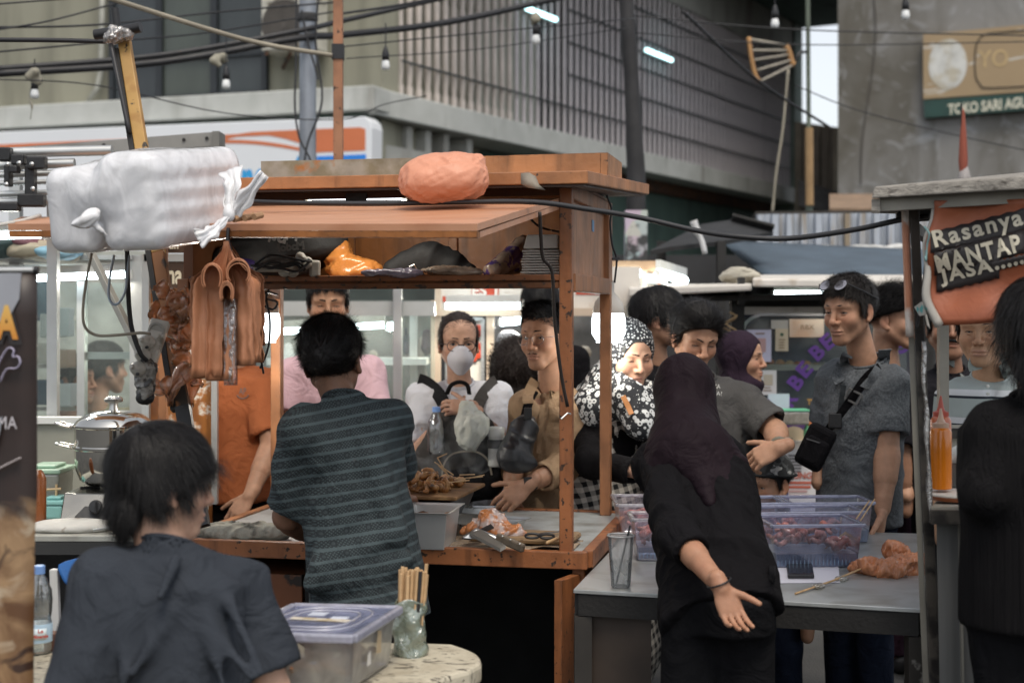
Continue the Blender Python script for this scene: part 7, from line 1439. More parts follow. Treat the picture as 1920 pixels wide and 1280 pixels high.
for x,y in((1532,1104),(1576,1090)):blob('plastic_scrap','twist of clear plastic on the long skewer, '+('left one' if x<1550 else 'right one'),'plastic',film('scrap_clear',(.6,.58,.5),op=.4,rough=.2,bump=.5,glossy=.2),[E(T(x,y)+A(0,0,.008),(.016,.012,.008)),E(T(x+8,y-3)+A(0,0,.006),(.012,.01,.006))],h=.004,fold=[(.006,50,(1,0,.3),1)])
blob('plastic_bag','crumpled orange plastic bag lying at the right end of the steel table','plastic bag',mat('crumple_orange',(.55,.22,.10),rough=.3,var=.25,vscale=18,bump=.6,bscale=30,coat=.3),[E(T(1660,1078)+A(0,0,.02),(.06,.05,.03)),E(T(1700,1074)+A(0,0,.022),(.05,.05,.035)),E(T(1622,1070)+A(0,0,.010),(.05,.05,.014)),E(T(1680,1062)+A(0,0,.045),(.04,.03,.025)),K(T(1720,1072)+A(0,0,.02),T(1738,1065)+A(0,0,.03),.02,.012)],h=.0045,fold=[(.018,17,(1,0,.5),3),(.010,34,(.2,0,1),5),(.005,70,(1,0,1),7)])
# ---------------------------------------------------------------- right stall
m_frd=mat('stall_frame',(.055,.048,.040),rough=.5,metal=.2,var=.3,vscale=10,wear=(.012,.010,.009),wmix=(.5,.6),wscale=14);m_frl=mat('stall_frame_light',(.25,.235,.20),rough=.5,metal=.3,var=.2)
rst=thing('right_stall','grey framed food stall with weathered flat roof and corrugated metal front','food stall',tuple(P(1840,585,4.0)*A(1,1,0)))
part('post',m_frd,rst,lambda m:m.hexa([P(1752,1500,3.72),P(1775,1500,3.72),P(1775,1500,3.78),P(1752,1500,3.78),P(1704,368,3.72),P(1722,368,3.72),P(1722,368,3.78),P(1704,368,3.78)]),bev=.003)
part('post_edge',m_frl,rst,lambda m:m.hexa([P(1740,1500,3.735),P(1751.5,1500,3.735),P(1751.5,1500,3.77),P(1740,1500,3.77),P(1692,368,3.735),P(1703.5,368,3.735),P(1703.5,368,3.77),P(1692,368,3.77)]))
wz=mat('weathered_wood',(.26,.24,.21),rough=.85,var=.3,vscale=8,stretch=(1,8,8),wear=(.08,.07,.06),wmix=(.55,.68),wscale=10,bump=.4,bscale=30)
part('roof_board',wz,rst,lambda m:m.hexa([P(1634,372,3.62),P(2080,345,3.4),P(2080,330,5.0),P(1655,372,4.9),P(1640,350,3.62),P(2080,318,3.4),P(2080,308,5.0),P(1655,352,4.9)]),bev=.004)
part('roof_side',wz,rst,lambda m:m.hexa([P(1634,399,3.63),P(1650,398,3.63),P(1692,399,4.6),P(1682,401,4.6),P(1634,373,3.63),P(1650,372,3.63),P(1692,378,4.6),P(1682,379,4.6)]))
part('roof_beam',m_frl,rst,lambda m:m.beam(P(1650,382,3.66),P(2080,356,3.5),.03,.04));part('roof_beam',m_dark,rst,lambda m:m.beam(P(1680,396,4.4),P(2080,372,4.3),.04,.07));part('roof_lining',mat('lining_grey',(.12,.115,.10),rough=.8),rst,lambda m:m.hexa([P(1660,380,3.7),P(2070,360,3.6),P(2070,352,4.9),P(1680,382,4.8),P(1660,376,3.7),P(2070,355,3.6),P(2070,349,4.9),P(1680,378,4.8)]))
part('counter_rail',m_frd,rst,lambda m:m.beam(P(1745,968,3.68),P(2100,968,3.6),.03,.035));part('counter_rail',m_frl,rst,lambda m:m.beam(P(1745,953,3.70),P(2100,952,3.62),.03,.012));part('counter_top',mat('counter_grey',(.24,.235,.21),rough=.5,var=.15),rst,lambda m:m.hexa([P(1748,952,3.7),P(2100,952,3.6),P(2100,932,4.2),P(1766,932,4.25),P(1748,948,3.7),P(2100,948,3.6),P(2100,928,4.2),P(1766,928,4.25)]))
m_pan2=mat('front_sheet',(.15,.15,.145),rough=.55,metal=.3,var=.15,vscale=4,stretch=(6,6,.5))
for i in range(8):
 a,b=1766+i*44,1766+(i+1)*44-2;part('front_panel',m_pan2,rst,lambda m:m.hexa([P(a,1500,3.71),P(b,1500,3.71),P(b,1500,3.72),P(a,1500,3.72),P(a-10,980,3.71),P(b-10,980,3.71),P(b-10,980,3.72),P(a-10,980,3.72)]));part('seam',m_frl,rst,lambda m:m.beam(P(b+1,1500,3.70),P(b-9,980,3.70),.006,.012))
part('inner_shelf',mat('shelf_tan',(.42,.40,.34),rough=.5,var=.1),rst,lambda m:m.hexa([P(1760,868,4.35),P(2000,868,4.3),P(2000,868,4.36),P(1760,868,4.41),P(1760,796,4.35),P(2000,796,4.3),P(2000,796,4.36),P(1760,796,4.41)]));part('shelf_rail',m_frd,rst,lambda m:m.beam(P(1750,812,4.33),P(2000,812,4.28),.02,.03))
part('back_post',m_frl,rst,lambda m:m.beam(P(1768,365,4.6),A(P(1768,0,4.6)[0],4.6,0),.03,.03));part('top_frame',m_frd,rst,lambda m:m.beam(P(1705,420,3.75),P(1770,470,4.55),.02,.03))
tp=mat('torn_print',(.42,.17,.09),rough=.5,var=.2,col2=(.55,.5,.45),mix=(.52,.6),mscale=12)
part('torn_wrap',tp,rst,lambda m:m.sheet([[P(1690+(y-400)*.035,y,3.715),P(1697+(y-400)*.04,y,3.70),P(1704+(y-400)*.042,y,3.71)]for y in range(372,640,20)],.002),smooth=True)
part('torn_wrap',film('torn_clear',(.6,.58,.55),op=.5,rough=.15,bump=.8,glossy=.3),rst,lambda m:m.sheet([[P(1716+(y-400)*.042+2*math.sin(y*.06),y,3.70),P(1723+(y-400)*.043+3*math.sin(y*.05),y,3.69)]for y in range(640,1000,20)],.002),smooth=True)
bn=thing('banner','rust orange cloth banner reading Rasanya MANTAP JASA on the right stall','banner',tuple(P(1840,610,3.6)))
bnm=NT('banner_cloth',.55);bnn=bnm.noise(5,6);bnm.color(bnm.mix(bnm.rng(bnn,.35,.7),(.36,.105,.045),(.25,.07,.032)));bnm.bump(bnm.noise(30,4,None,1.0),.25)
BD=3.62
def bwarp(px,py):
 return BD+.018*math.sin((px-1740)*.035+py*.012)+.010*math.sin(py*.05)-.0004*(px-1740)
m=MB();G=[]
for i,px in enumerate(np.linspace(0,1,22)):
 row=[]
 for j,v in enumerate(np.linspace(0,1,22)):
  xl=1752-16*math.sin(v*2.6)+4*math.sin(v*14)+(16*v**4);xx=xl+(2010-xl)*px;yt=377-(xx-1750)*.02;yb=611-(xx-1750)*.05;yy=yt+(yb-yt)*v;row.append(P(xx,yy,bwarp(xx,yy)))
 G.append(row)
m.sheet(np.array(G)[::-1],.004);m.build('cloth',bnm.m,bn,True)
part('left_hem',mat('hem_white',(.42,.40,.36),rough=.7,var=.2,wear=(.05,.3,.3),wmix=(.66,.70),wscale=16),bn,lambda m:m.tube([P(1752-16*math.sin(v*2.6)+4*math.sin(v*14)+16*v**4-2,378+233*v,BD-.004)for v in np.linspace(0,1,24)],[.006+.006*max(0,math.sin(v*3-1.2))for v in np.linspace(0,1,24)],6,flat=.5),smooth=True)
def wline(body,cx,cy,wpx,hpx,sl,mt,o,bold,pad=0,tilt=0):
 k=BD/FPX;ang=math.atan(sl);c0=P(cx,cy,BD)
 def wf(V):
  out=V.copy()
  for i,p in enumerate(V):
   px=p[0]/BD*FPX+960;py=HY-(p[2]-CH)/BD*FPX;d=bwarp(px,py)-.006-o;out[i]=P(px,py,d)
  return out
 lettering('letters',body,c0,(math.cos(ang),0,math.sin(ang)),(-math.sin(ang),0,math.cos(ang)),hpx*k,mt,bn,bold=bold,width=wpx*k,height=hpx*k,warp=wf,spacing=1.2)
m_bl=mat('letter_bone',(.50,.46,.36),rough=.6,var=.15,vscale=12);m_bs=mat('letter_shadow',(.022,.018,.018),rough=.6,var=.1)
def plate(cx,cy,w,h,sl):
 m=MB();G=[]
 for u in np.linspace(-.5,.5,14):
  row=[]
  for v in np.linspace(-.5,.5,5):px=cx+u*w;py=cy+v*h-u*w*sl+1.5*math.sin(u*40)*abs(v*2)**3;row.append(P(px,py,bwarp(px,py)-.0055))
  G.append(row)
 m.sheet(np.array(G)[::-1],.0005);m.build('letter_plate',m_bs,bn,True)
plate(1838,432,186,40,.26);plate(1838,474,172,44,.26);plate(1815,512,118,46,.23);plate(1892,493,70,18,.23)
wline('Rasanya',1834,432,172,42,.26,m_bl,.003,.0014);wline('MANTAP',1834,475,164,34,.26,m_bl,.003,.0016);wline('JASA',1812,511,102,34,.23,m_bl,.003,.0016);wline('.....',1893,497,56,8,.23,m_bl,.003,.0005)
part('tape_patch',mat('tape_beige',(.45,.40,.26),rough=.6),bn,lambda m:m.sheet(np.array([[P(x,y,bwarp(x,y)-.008)for y in(552,578)]for x in(1902,1926)])[::-1],.0005))
part('string',mat('string_teal',(.18,.30,.30),rough=.9),bn,lambda m:m.tube(spline([P(1733,425,3.6),P(1742,438,3.59),P(1738,460,3.6),P(1736,490,3.6),P(1735,480,3.6)],16),.003,5),smooth=True)
part('fold_corner',mat('hem_white',(.42,.40,.36)),bn,lambda m:m.sheet([[P(1716,575,3.66),P(1726,592,3.64)],[P(1730,565,3.62),P(1738,590,3.6)],[P(1740,610,3.6),P(1744,616,3.6)]],.003))
m=MB();m.tube([P(1738,468,3.70),P(1729,560,3.70),P(1719,612,3.70)],.004,6);tag(m.build('rod',m_black),'thin black rod propping the rust orange banner against the post','rod')
for lb,x,y,d,tip,body,hh in(('orange squeeze sauce bottle with pale nozzle on the right stall',1764,917,3.85,(.62,.42,.30),(.66,.19,.012),.88),('red capped squeeze bottle behind the orange one',1764,905,3.98,(.45,.08,.05),(.50,.12,.04),.98)):
 t=thing('squeeze_bottle',lb,'bottle',tuple(P(x,y,d)));c0=P(x,y,d)
 part('body',mat('sauce_%d'%y,body,rough=.25,var=.08,coat=.4),t,lambda m:m.lathe([(.02,0),(.0285,.003),(.029,.02),(.0285,.10),(.0285,.175*hh),(.024,.185*hh),(.02,.188*hh)],c0,22),smooth=35);part('cap',mat('cap_%d'%y,tip,rough=.4),t,lambda m:m.lathe([(.021,.186*hh),(.0215,.200*hh),(.012,.204*hh),(.008,.214*hh),(.0025,.245*hh),(0,.246*hh)],c0,16),smooth=35)
pl=thing('plate','whitish round board with an orange rim on the right stall counter','plate',tuple(P(1800,930,3.85)))
c0=P(1806,935,3.85);part('rim',mat('rim_orange',(.42,.13,.05),rough=.4),pl,lambda m:m.lathe([(.06,0),(.10,.002),(.106,.012),(.100,.012)],c0,30),smooth=35);part('paper',mat('plate_paper',(.58,.55,.50),rough=.8,bump=.3,bscale=30),pl,lambda m:m.lathe([(.103,.0125),(.085,.018),(.04,.02),(0,.019)],c0,30),smooth=True)
bwl=thing('bowl','grey plastic tub with a white plastic bundle on the right stall','bowl',tuple(P(1800,910,4.1)))
part('tub',mat('bowl_grey',(.20,.21,.20),rough=.4),bwl,lambda m:m.lathe([(.05,0),(.055,.005),(.062,.07),(.066,.072),(.060,.072),(.05,.01)],P(1802,912,4.08),22),smooth=35)
blob('plastic_bundle','white crinkled plastic bundle in the grey tub','plastic bag',mat('white_crinkle',(.62,.64,.60),rough=.35,bump=.6,bscale=40,var=.1),[E(P(1800,858,4.08),(.045,.04,.032)),E(P(1812,852,4.08),(.03,.03,.03))],h=.006,fold=[(.010,30,(1,0,.6),2)])
# ---------------------------------------------------------------- foreground: stone topped table, box, skewers, bottle, banner
FZ=.72
def Ft(px,py):d=(CH-FZ)*FPX/(py-HY);return A((px-960)/FPX*d,d,FZ)
ft=thing('stone_table','table with a worn cream stone top and rounded corner in the foreground','table',tuple(Ft(600,1300)*A(1,1,0)))
stn=NT('cream_stone',.55);s1=stn.noise(7,8,None,1.5);s2=stn.noise(16,6,stn.vec(stn.x,stn.op('MULTIPLY',stn.y,2.5),stn.op('MULTIPLY',stn.z,1.0)),2.2);s3=stn.voro(60)
bs3=stn.mix(stn.rng(s1,.4,.65),(.52,.47,.36),(.38,.33,.24));bs3=stn.mix(stn.rng(s2,.585,.635),bs3,(.05,.04,.03));bs3=stn.mix(stn.rng(s3,.16,.10,0,.5),bs3,(.2,.16,.11));stn.color(bs3);stn.bump(s2,.25)
k0=Ft(905,1224);poly=[Ft(-160,1196),Ft(770,1203),Ft(850,1206)]+[lerp(Ft(850,1206),Ft(900,1250),t_)+nrm(A(1,.3,0))*.030*math.sin(t_*math.pi)for t_ in np.linspace(.12,.88,7)]+[Ft(880,1256),Ft(640,1318),Ft(400,1400),Ft(-160,1460)]
m=MB();m.prism([p-A(0,0,.048)for p in poly[::-1]],A(0,0,.048));m.build('top',stn.m,ft,bev=.010)
for a,b in((840,1228),(60,1230),(640,1290),(60,1400)):part('leg',m_dark,ft,lambda m:m.beam(Ft(a,b)-A(0,0,.0485),Ft(a,b)*A(1,1,0),.045,.045))
bx=thing('storage_box','cloudy white plastic box with a bluish lid full of squid on the stone table','plastic box',tuple(Ft(620,1290)))
e0,e1,e3=Ft(520,1300),Ft(660,1306),Ft(738,1238)
xv=nrm(e1-Ft(480,1296));xv=A(.992,-.12,0);yv=A(.12+.12,.97,0);yv=nrm(yv);w_,l_,h_=.245,.30,.125;o_=e1-xv*w_
q=lambda u,v,z:o_+xv*(u*w_)+yv*(v*l_)+A(0,0,z)
m_bxw=film('box_cloudy',(.66,.64,.58),op=.42,rough=.3,bump=.1,bscale=12,glossy=.08);m_lid=film('lid_bluish',(.50,.54,.80),op=.50,rough=.16,bump=.08,bscale=8,glossy=.14);m_lidr=film('lid_rim',(.62,.62,.74),op=.75,rough=.25,bump=.1,glossy=.12)
m=MB();m.add([q(.04,.04,.003),q(.96,.04,.003),q(.96,.96,.003),q(.04,.96,.003),q(0,0,h_),q(1,0,h_),q(1,1,h_),q(0,1,h_)],[(3,2,1,0),(0,1,5,4),(1,2,6,5),(2,3,7,6),(3,0,4,7)]);m.build('body',m_bxw,bx,bev=.012)
m=MB();m.prism([q(.0,.0,h_+.002),q(1.0,.0,h_+.002),q(1.0,1.0,h_+.002),q(.0,1.0,h_+.002)],A(0,0,.006));m.build('lid',m_lid,bx,bev=.003)
m=MB();ps=[q(-.03,-.025,h_+.002),q(1.03,-.025,h_+.002),q(1.03,1.025,h_+.002),q(-.03,1.025,h_+.002)]
for i in range(4):m.beam(ps[i],ps[(i+1)%4],.016,.020)
m.build('lid_rim',m_lidr,bx,bev=.005)
for rr_,nm in((.40,'lid_ridge'),(.30,'lid_ridge')):
 m=MB();m.tube([q(.5+rr_*math.copysign(abs(math.cos(a))**.6,math.cos(a)),.5+rr_*math.copysign(abs(math.sin(a))**.6,math.sin(a)),h_+.0095)for a in np.linspace(0,6.283,41)],.003,6,cap=False);m.build(nm,m_lidr,bx,True)
part('sticker',mat('sticker_pale',(.55,.58,.66),rough=.5),bx,lambda m:m.prism([q(.30,.62,h_+.0085),q(.46,.62,h_+.0085),q(.46,.74,h_+.0085),q(.30,.74,h_+.0085)],A(0,0,.001)))
part('sticker',mat('sticker_pale',(.55,.58,.66),rough=.5),bx,lambda m:m.prism([q(.56,.50,h_+.0085),q(.72,.50,h_+.0085),q(.72,.60,h_+.0085),q(.56,.60,h_+.0085)],A(0,0,.001)))
part('label_scrap',mat('label_scrap',(.40,.32,.20),rough=.8,wear=(.55,.5,.42),wmix=(.48,.52),wscale=40),bx,lambda m:m.prism([q(.18,.46,h_+.0095),q(.80,.40,h_+.0095),q(.82,.48,h_+.0095),q(.2,.54,h_+.0095)],A(0,0,.001)))
part('label_scrap',mat('label_white',(.6,.57,.52),rough=.8),bx,lambda m:m.prism([q(1.0,.30,.045)+xv*.002,q(1.0,.38,.045)+xv*.002,q(1.0,.36,.075)+xv*.003,q(1.0,.31,.068)+xv*.003],xv*.001))
part('label_scrap',mat('label_tan',(.45,.35,.22),rough=.8),bx,lambda m:m.prism([q(1.0,.5,.06)+xv*.003,q(1.0,.6,.055)+xv*.003,q(1.0,.6,.105)+xv*.004,q(1.0,.52,.11)+xv*.004],xv*.001))
rng=np.random.default_rng(5)
for i in range(18):
 u,v,z=rng.uniform(.1,.9),rng.uniform(.06,.9),rng.uniform(.02,.085);pts=[];a=rng.uniform(0,6.3)
 for s in range(7):a+=rng.normal(0,.7);u=min(.92,max(.08,u+.09*math.cos(a)));v=min(.92,max(.06,v+.07*math.sin(a)));pts.append(q(u,v,z+.01*math.sin(s*1.4)))
 m=MB();sp_=spline(pts,22);m.tube(sp_,[rng.uniform(.010,.015)*(1-.5*s/len(sp_))for s in range(len(sp_))],8);tag(m.build('squid',mat('squid_brown',(.26,.12,.06),rough=.35,var=.35,vscale=25,col2=(.42,.26,.14),mix=(.45,.65),mscale=20),smooth=True),'brownish squid tentacle inside the cloudy box on the stone table','squid','squid in the cloudy box')
skb=thing('skewer_bag','crinkled greenish plastic bag holding a bundle of wooden sticks','plastic bag',tuple(Ft(768,1232)))
c0=Ft(768,1228)
m=MB();G=[]
for v in np.linspace(0,1,24):
 row=[]
 for a in np.linspace(0,2*math.pi,37)[:-1]:
  r_=(.040-.004*v+.004*math.sin(v*9+a*3)+.003*math.sin(v*17-a*2));row.append(c0+A(r_*math.cos(a)*1.02,r_*math.sin(a)*.8,v*.135+.006*math.sin(a*3)*(v>.95)))
 row.append(row[0]);G.append(row)
m.sheet(np.array(G)[::-1],.0015);m.build('bag',film('bag_greenish',(.36,.44,.34),op=.62,rough=.18,bump=1.0,bscale=36,stretch=(1,1,.8),glossy=.2),skb,True)
for i in range(34):
 a=i*2.4;r_=.029*math.sqrt((i+.5)/34);b=c0+A(r_*math.cos(a),r_*math.sin(a)*.75,.008);tp_=c0+A(r_*1.25*math.cos(a)+.012+RNG.normal(0,.003),r_*math.sin(a)*.8,.205+RNG.normal(0,.006)+(.0 if i%5 else .006))
 m=MB();m.beam(b,tp_,.0076,.0048,(math.sin(i),math.cos(i),0));tag(m.build('wooden_stick',mat('stick_black',(.02,.018,.018))if i==31 else mat('stick_pale',(.55,.36,.19),rough=.6,var=.15,vscale=50),bev=.0006),'black stick among the pale ones in the greenish bag' if i==31 else 'pale wooden stick standing in the greenish plastic bag','stick',None if i==31 else 'wooden sticks in the greenish bag')
wbt=thing('water_bottle','clear plastic water bottle with pale blue cap and round label by the banner','bottle',tuple(Ft(74,1222)))
c0=Ft(74,1224);m_pet=film('pet_clear',(.66,.70,.70),op=.16,rough=.06,bump=.3,bscale=18,glossy=.18)
part('body',m_pet,wbt,lambda m:m.lathe([(.018,0),(.027,.004),(.030,.015),(.030,.075),(.0265,.085),(.029,.10),(.031,.13),(.029,.155),(.018,.180),(.012,.190),(.012,.196)],c0,26),smooth=40);part('cap',mat('cap_blue',(.20,.36,.72),rough=.35),wbt,lambda m:m.lathe([(.0135,.194),(.0135,.212),(.012,.214),(0,.214)],c0,18),smooth=35)
part('label',mat('label_blue',(.42,.58,.72),rough=.4),wbt,lambda m:m.lathe([(.0305,.030),(.0308,.031),(.0308,.074),(.0305,.075)],c0,26),smooth=35)
part('label_print',mat('label_pale',(.62,.70,.74),rough=.4),wbt,lambda m:m.sheet([[c0+A(.0312*math.sin(a),-.0312*math.cos(a),z)for z in(.038,.066)]for a in np.linspace(-.3,.9,8)],.0002),smooth=True)
for bt,zz,s_ in(('Le',.060,.013),('Minerale',.047,.011)):
 lettering('label_letters',bt,c0+A(.012,-.033,zz),(1,.2,0),(0,0,1),s_,mat('label_red',(.55,.10,.08),rough=.5),wbt,bold=.0004,warp=lambda V:np.array([c0+A(.0316*math.sin((p[0]-c0[0])/.031),-.0316*math.cos((p[0]-c0[0])/.031),p[2]-c0[2])for p in V]))
part('water',film('bottle_water',(.7,.73,.72),op=.06,rough=.05,bump=0,glossy=.06),wbt,lambda m:m.lathe([(.0,.004),(.026,.005),(.029,.015),(.029,.05),(0,.05)],c0,22),smooth=40)
m=MB();m.box(Ft(98,1218)+A(0,0,.022),(.03,.04,.044));tag(m.build('wooden_block',mat('block_brown',(.15,.055,.025),rough=.6,var=.2),bev=.003),'small brown block on the stone table behind the boy','block')
ban=thing('roll_up_banner','dark brown roll up banner with a food picture cut off by the left edge','banner',tuple(P(-60,585,2.95)*A(1,1,0)))
BDD=2.95;bp=NT('food_print',.45);f1_=bp.noise(9,5,None,1.2);f2_=bp.noise(4.5,5,None,2.0);zz_=bp.z
food=bp.mix(bp.rng(f2_,.40,.62),(.30,.19,.10),(.10,.045,.018));food=bp.mix(bp.rng(f1_,.56,.64),food,(.38,.30,.21));food=bp.mix(bp.rng(f1_,.42,.36),food,(.035,.016,.010))
w1_=bp.rng(bp.op('ADD',zz_,bp.op('MULTIPLY',f2_,.16)),1.235,1.20,0,1);bp.color(bp.mix(w1_,bp.mix(bp.rng(f1_,.4,.7),(.028,.016,.013),(.020,.012,.010)),food))
m=MB();m.sheet([[P(-220+290*u-(8 if v>.5 else 0)*v*u,510+900*v,BDD+.01*math.sin(v*5))for v in np.linspace(0,1,12)]for u in np.linspace(0,1,8)],.002);m.build('cloth',bp.m,ban,True)
part('top_rail',m_alu,ban,lambda m:m.tube([P(-240,508,BDD),P(66,506,BDD)],.006,8));part('rail_end',m_black,ban,lambda m:m.tube([P(64,506,BDD),P(72,506,BDD)],.008,8));part('stand_pole',m_alu,ban,lambda m:m.beam(P(-100,510,BDD+.03),A(P(-100,0,BDD)[0],BDD+.03,0),.02,.02));part('base',m_alu,ban,lambda m:m.box(A(P(-80,0,BDD)[0],BDD,.04),(.34,.12,.08)),bev=.01)
def bshape(name,pix,mt,o=.004):m=MB();m.prism([P(x,y,BDD-o)for x,y in pix],A(0,.001,0));return m.build(name,mt,ban)
bshape('grey_shape',[(-60,512),(40,512),(36,560),(14,600),(-60,610)],mat('shape_grey',(.30,.31,.34),rough=.5,var=.1));bshape('grey_shape',[(-60,830),(4,780),(0,810),(-10,850),(-60,870)],mat('shape_grey',(.30,.31,.34)))
bga=NT('gold_grad',.5);bga.color(bga.mix(bga.rng(bga.z,1.50,1.58),(.55,.22,.03),(.68,.45,.12)))
lettering('banner_letter','A',P(13,604,BDD-.004),(1,0,0),(0,0,1),.1,bga.m,ban,bold=.004,width=.048,height=.070);lettering('banner_letter_outline','A',P(13,604,BDD-.001),(1,0,0),(0,0,1),.1,m_bs,ban,bold=.014,width=.066,height=.092)
m_lil=mat('logo_lilac',(.50,.46,.60),rough=.5)
part('thumb_logo',m_lil,ban,lambda m:m.tube(spline([P(-14,706,BDD-.004),P(4,668,BDD-.004),P(16,652,BDD-.004),P(26,656,BDD-.004),P(24,668,BDD-.004),P(34,668,BDD-.004),P(38,680,BDD-.004),P(30,690,BDD-.004),P(12,692,BDD-.004),P(0,716,BDD-.004)],40),.0045,6,flat=.3),smooth=True)
lettering('banner_letters','MA',P(14,792,BDD-.004),(1,0,0),(0,0,1),.05,mat('letter_white',(.55,.52,.54),rough=.5),ban,width=.040,height=.025)
part('stick_print',mat('print_pale',(.5,.45,.45)),ban,lambda m:m.tube([P(-30,892,BDD-.004),P(38,858,BDD-.004)],.006,6,flat=.3))
gc=thing('gas_canister','small blue and silver gas canister under the cart','gas canister',tuple(P(1016,1320,3.9)*A(1,1,0)))
c0=A(P(1016,0,4.55)[0],4.55,.09)
part('body',mat('can_blue',(.03,.07,.22),rough=.3),gc,lambda m:m.lathe([(.03,0),(.034,.004),(.034,.16),(.03,.17)],c0,18),smooth=35);part('top',m_steel,gc,lambda m:m.lathe([(.031,.17),(.030,.185),(.018,.19),(.016,.205),(0,.206)],c0,18),smooth=35)
# ---------------------------------------------------------------- the people
from mathutils.bvhtree import BVHTree
def bvh(o):me=o.data;w=Vector(wloc(o));return BVHTree.FromPolygons([v.co+w for v in me.vertices],[tuple(p.vertices)for p in me.polygons])
def kid(t,name):return[c for c in t.children if c.name.split('.')[0]==name][0]
def onB(B,px,py,off=.004,dflt=None):
 d=Vector(((px-960)/FPX,1,-(py-HY)/FPX)).normalized();r=B.ray_cast(Vector((0,0,CH)),d)
 if r[0]is None:return P(px,py,dflt)if dflt else None
 return np.array(r[0]-d*off)
def strap(name,t,B,pts,w,mt,off=.005,dflt=None,n=26):
 """a strap lying on a garment along photo points"""
 q=spline([A(x,y,0)for x,y in pts],n);G=[];last=dflt
 hs_=[onB(B,p[0],p[1],off)for p in q];ok=[h[1]for h in hs_ if h is not None]or[dflt or 5.6]
 for i,p in enumerate(q):
  if hs_[i]is not None:last=hs_[i][1]
  elif last is None:last=ok[0]
  G.append(P(p[0],p[1],last))
 G=np.array(G)
 for _ in range(3):G[1:-1]=.5*G[1:-1]+.25*(G[:-2]+G[2:])
 rows=[]
 for i in range(len(G)):
  T_=nrm(G[min(i+1,len(G)-1)]-G[max(i-1,0)]);sd=nrm(np.cross(T_,A(0,-1,.12)));rows.append([G[i]-sd*w/2,G[i]+sd*w/2])
 m=MB();m.sheet(rows,-.004);return m.build(name,mt,t,40)
def draped_text(body,t,B,cx,cy,size,mt,width,height,ang=0.0,dflt=None):
 c=onB(B,cx,cy,.003,dflt)
 def wf(V):
  return np.array([onB(B,p[0]/p[1]*FPX+960,HY-(p[2]-CH)/p[1]*FPX,.003,c[1])for p in V])
 return lettering('print',body,c,(math.cos(ang),0,math.sin(ang)),(-math.sin(ang),0,math.cos(ang)),size,mt,t,width=width,height=height,warp=wf)
def hijab(t,hf,mt,drape,face=True,fold=(.006,14,(0,0,1),3),h=.006,name='headscarf',big=1.0):
 pts=np.array([hf.c]+[np.asarray(p,float)for q in drape for p in(q[:2]if q[-1]=='c' else q[:1])]);D=SDF(pts.min(0)-.24,pts.max(0)+.24,h);s=hf.s;w=hf.w;b=big
 D.ell(w(0,-.020,.030),A(.094,.114,.104)*s*b,hf.B,0);D.cone(w(0,-.015,-.04),w(0,-.03,-.17),.080*s*b,.092*s*b,.04*s);D.ell(w(0,.028,-.118),A(.070,.070,.040)*s*b,hf.B,.03*s)
 for q in drape:
  if q[-1]=='c':D.cone(q[0],q[1],q[2],q[3],q[4])
  else:D.ell(q[0],q[1],q[2],q[3])
 if face:D.ell(w(0,.095,-.018),A(.061,.085,.089)*s,hf.B,.012*s,'-')
 V,F=D.mesh();V=relax(V,F,2,.5);V=folds(V,F,*fold);V=relax(V,F,1,.4);return finish(name,V,F,mt,t,True)
def glasses(t,hf,mt,r=.0215,z=-.004,y=.094,rr=.0014,temple=True,sq=.85,pitch=0.0,name='glasses',lens=None):
 g=MB();s=hf.s
 for q in(-1,1):
  g.tube([hf.w(q*.0325+r*math.cos(a),y-abs(q*.0325+r*math.cos(a))*.12+pitch*r*math.sin(a),z+sq*r*math.sin(a))for a in np.linspace(0,6.283,21)],rr*s,5,cap=False)
  if temple:g.tube([hf.w(q*(.0325+r),y-.006,z+.006),hf.w(q*.076,.05,z+.006),hf.w(q*.079,-.005,z+.004),hf.w(q*.078,-.022,z-.012)],rr*s*.9,5)
 g.tube([hf.w(-.012,y-.001,z+.004),hf.w(0,y+.003,z+.007),hf.w(.012,y-.001,z+.004)],rr*s,5);o=g.build(name,mt,t,True)
 if lens is not None:
  for q in(-1,1):l=MB();l.prism([hf.w(q*.0325+r*.95*math.cos(a),y-abs(q*.0325+r*math.cos(a))*.12+pitch*r*math.sin(a),z+sq*r*.95*math.sin(a))for a in np.linspace(0,6.283,17)[:-1]],hf.B[1]*.001);l.build('lens',lens,o)
 return o
def fab(name,col,**k):
 a=dict(rough=.88,var=.10,vscale=5,bump=.12,bscale=220,rvar=.05,spec=.10,crease=9);a.update(k);return mat(name,col,**a)
m_blk=fab('cloth_black',(.0065,.006,.007));m_jean=fab('denim_navy',(.012,.017,.032),var=.25);m_trk=fab('trouser_black',(.006,.006,.007),var=.2);m_khaki=fab('trouser_grey',(.06,.055,.05))
hair_br=mat('hair_brown',(.022,.015,.012),rough=.5,var=.3,vscale=90,spec=.22);hair_gr=mat('hair_greying',(.030,.026,.024),rough=.5,var=.5,vscale=160,spec=.25)
def seg(a,b,ra,rb,k=.03):return(a,b,ra,rb,k,'c')
m_boy=fab('cloth_charcoal',(.034,.039,.048))
bs0=P(192,1092,2.92);bs1=P(446,1082,3.04)
rid=[(P(x0,y0,2.872),P(x1,y1,2.815),r_*.95,.030)for x0,y0,x1,y1,r_ in((330,1048,300,1120,.010),(400,1180,470,1270,.012),(430,1130,490,1260,.011),(350,1110,250,1260,.009),(200,1130,165,1260,.012),(240,1160,230,1290,.009),(380,1150,420,1290,.009))]
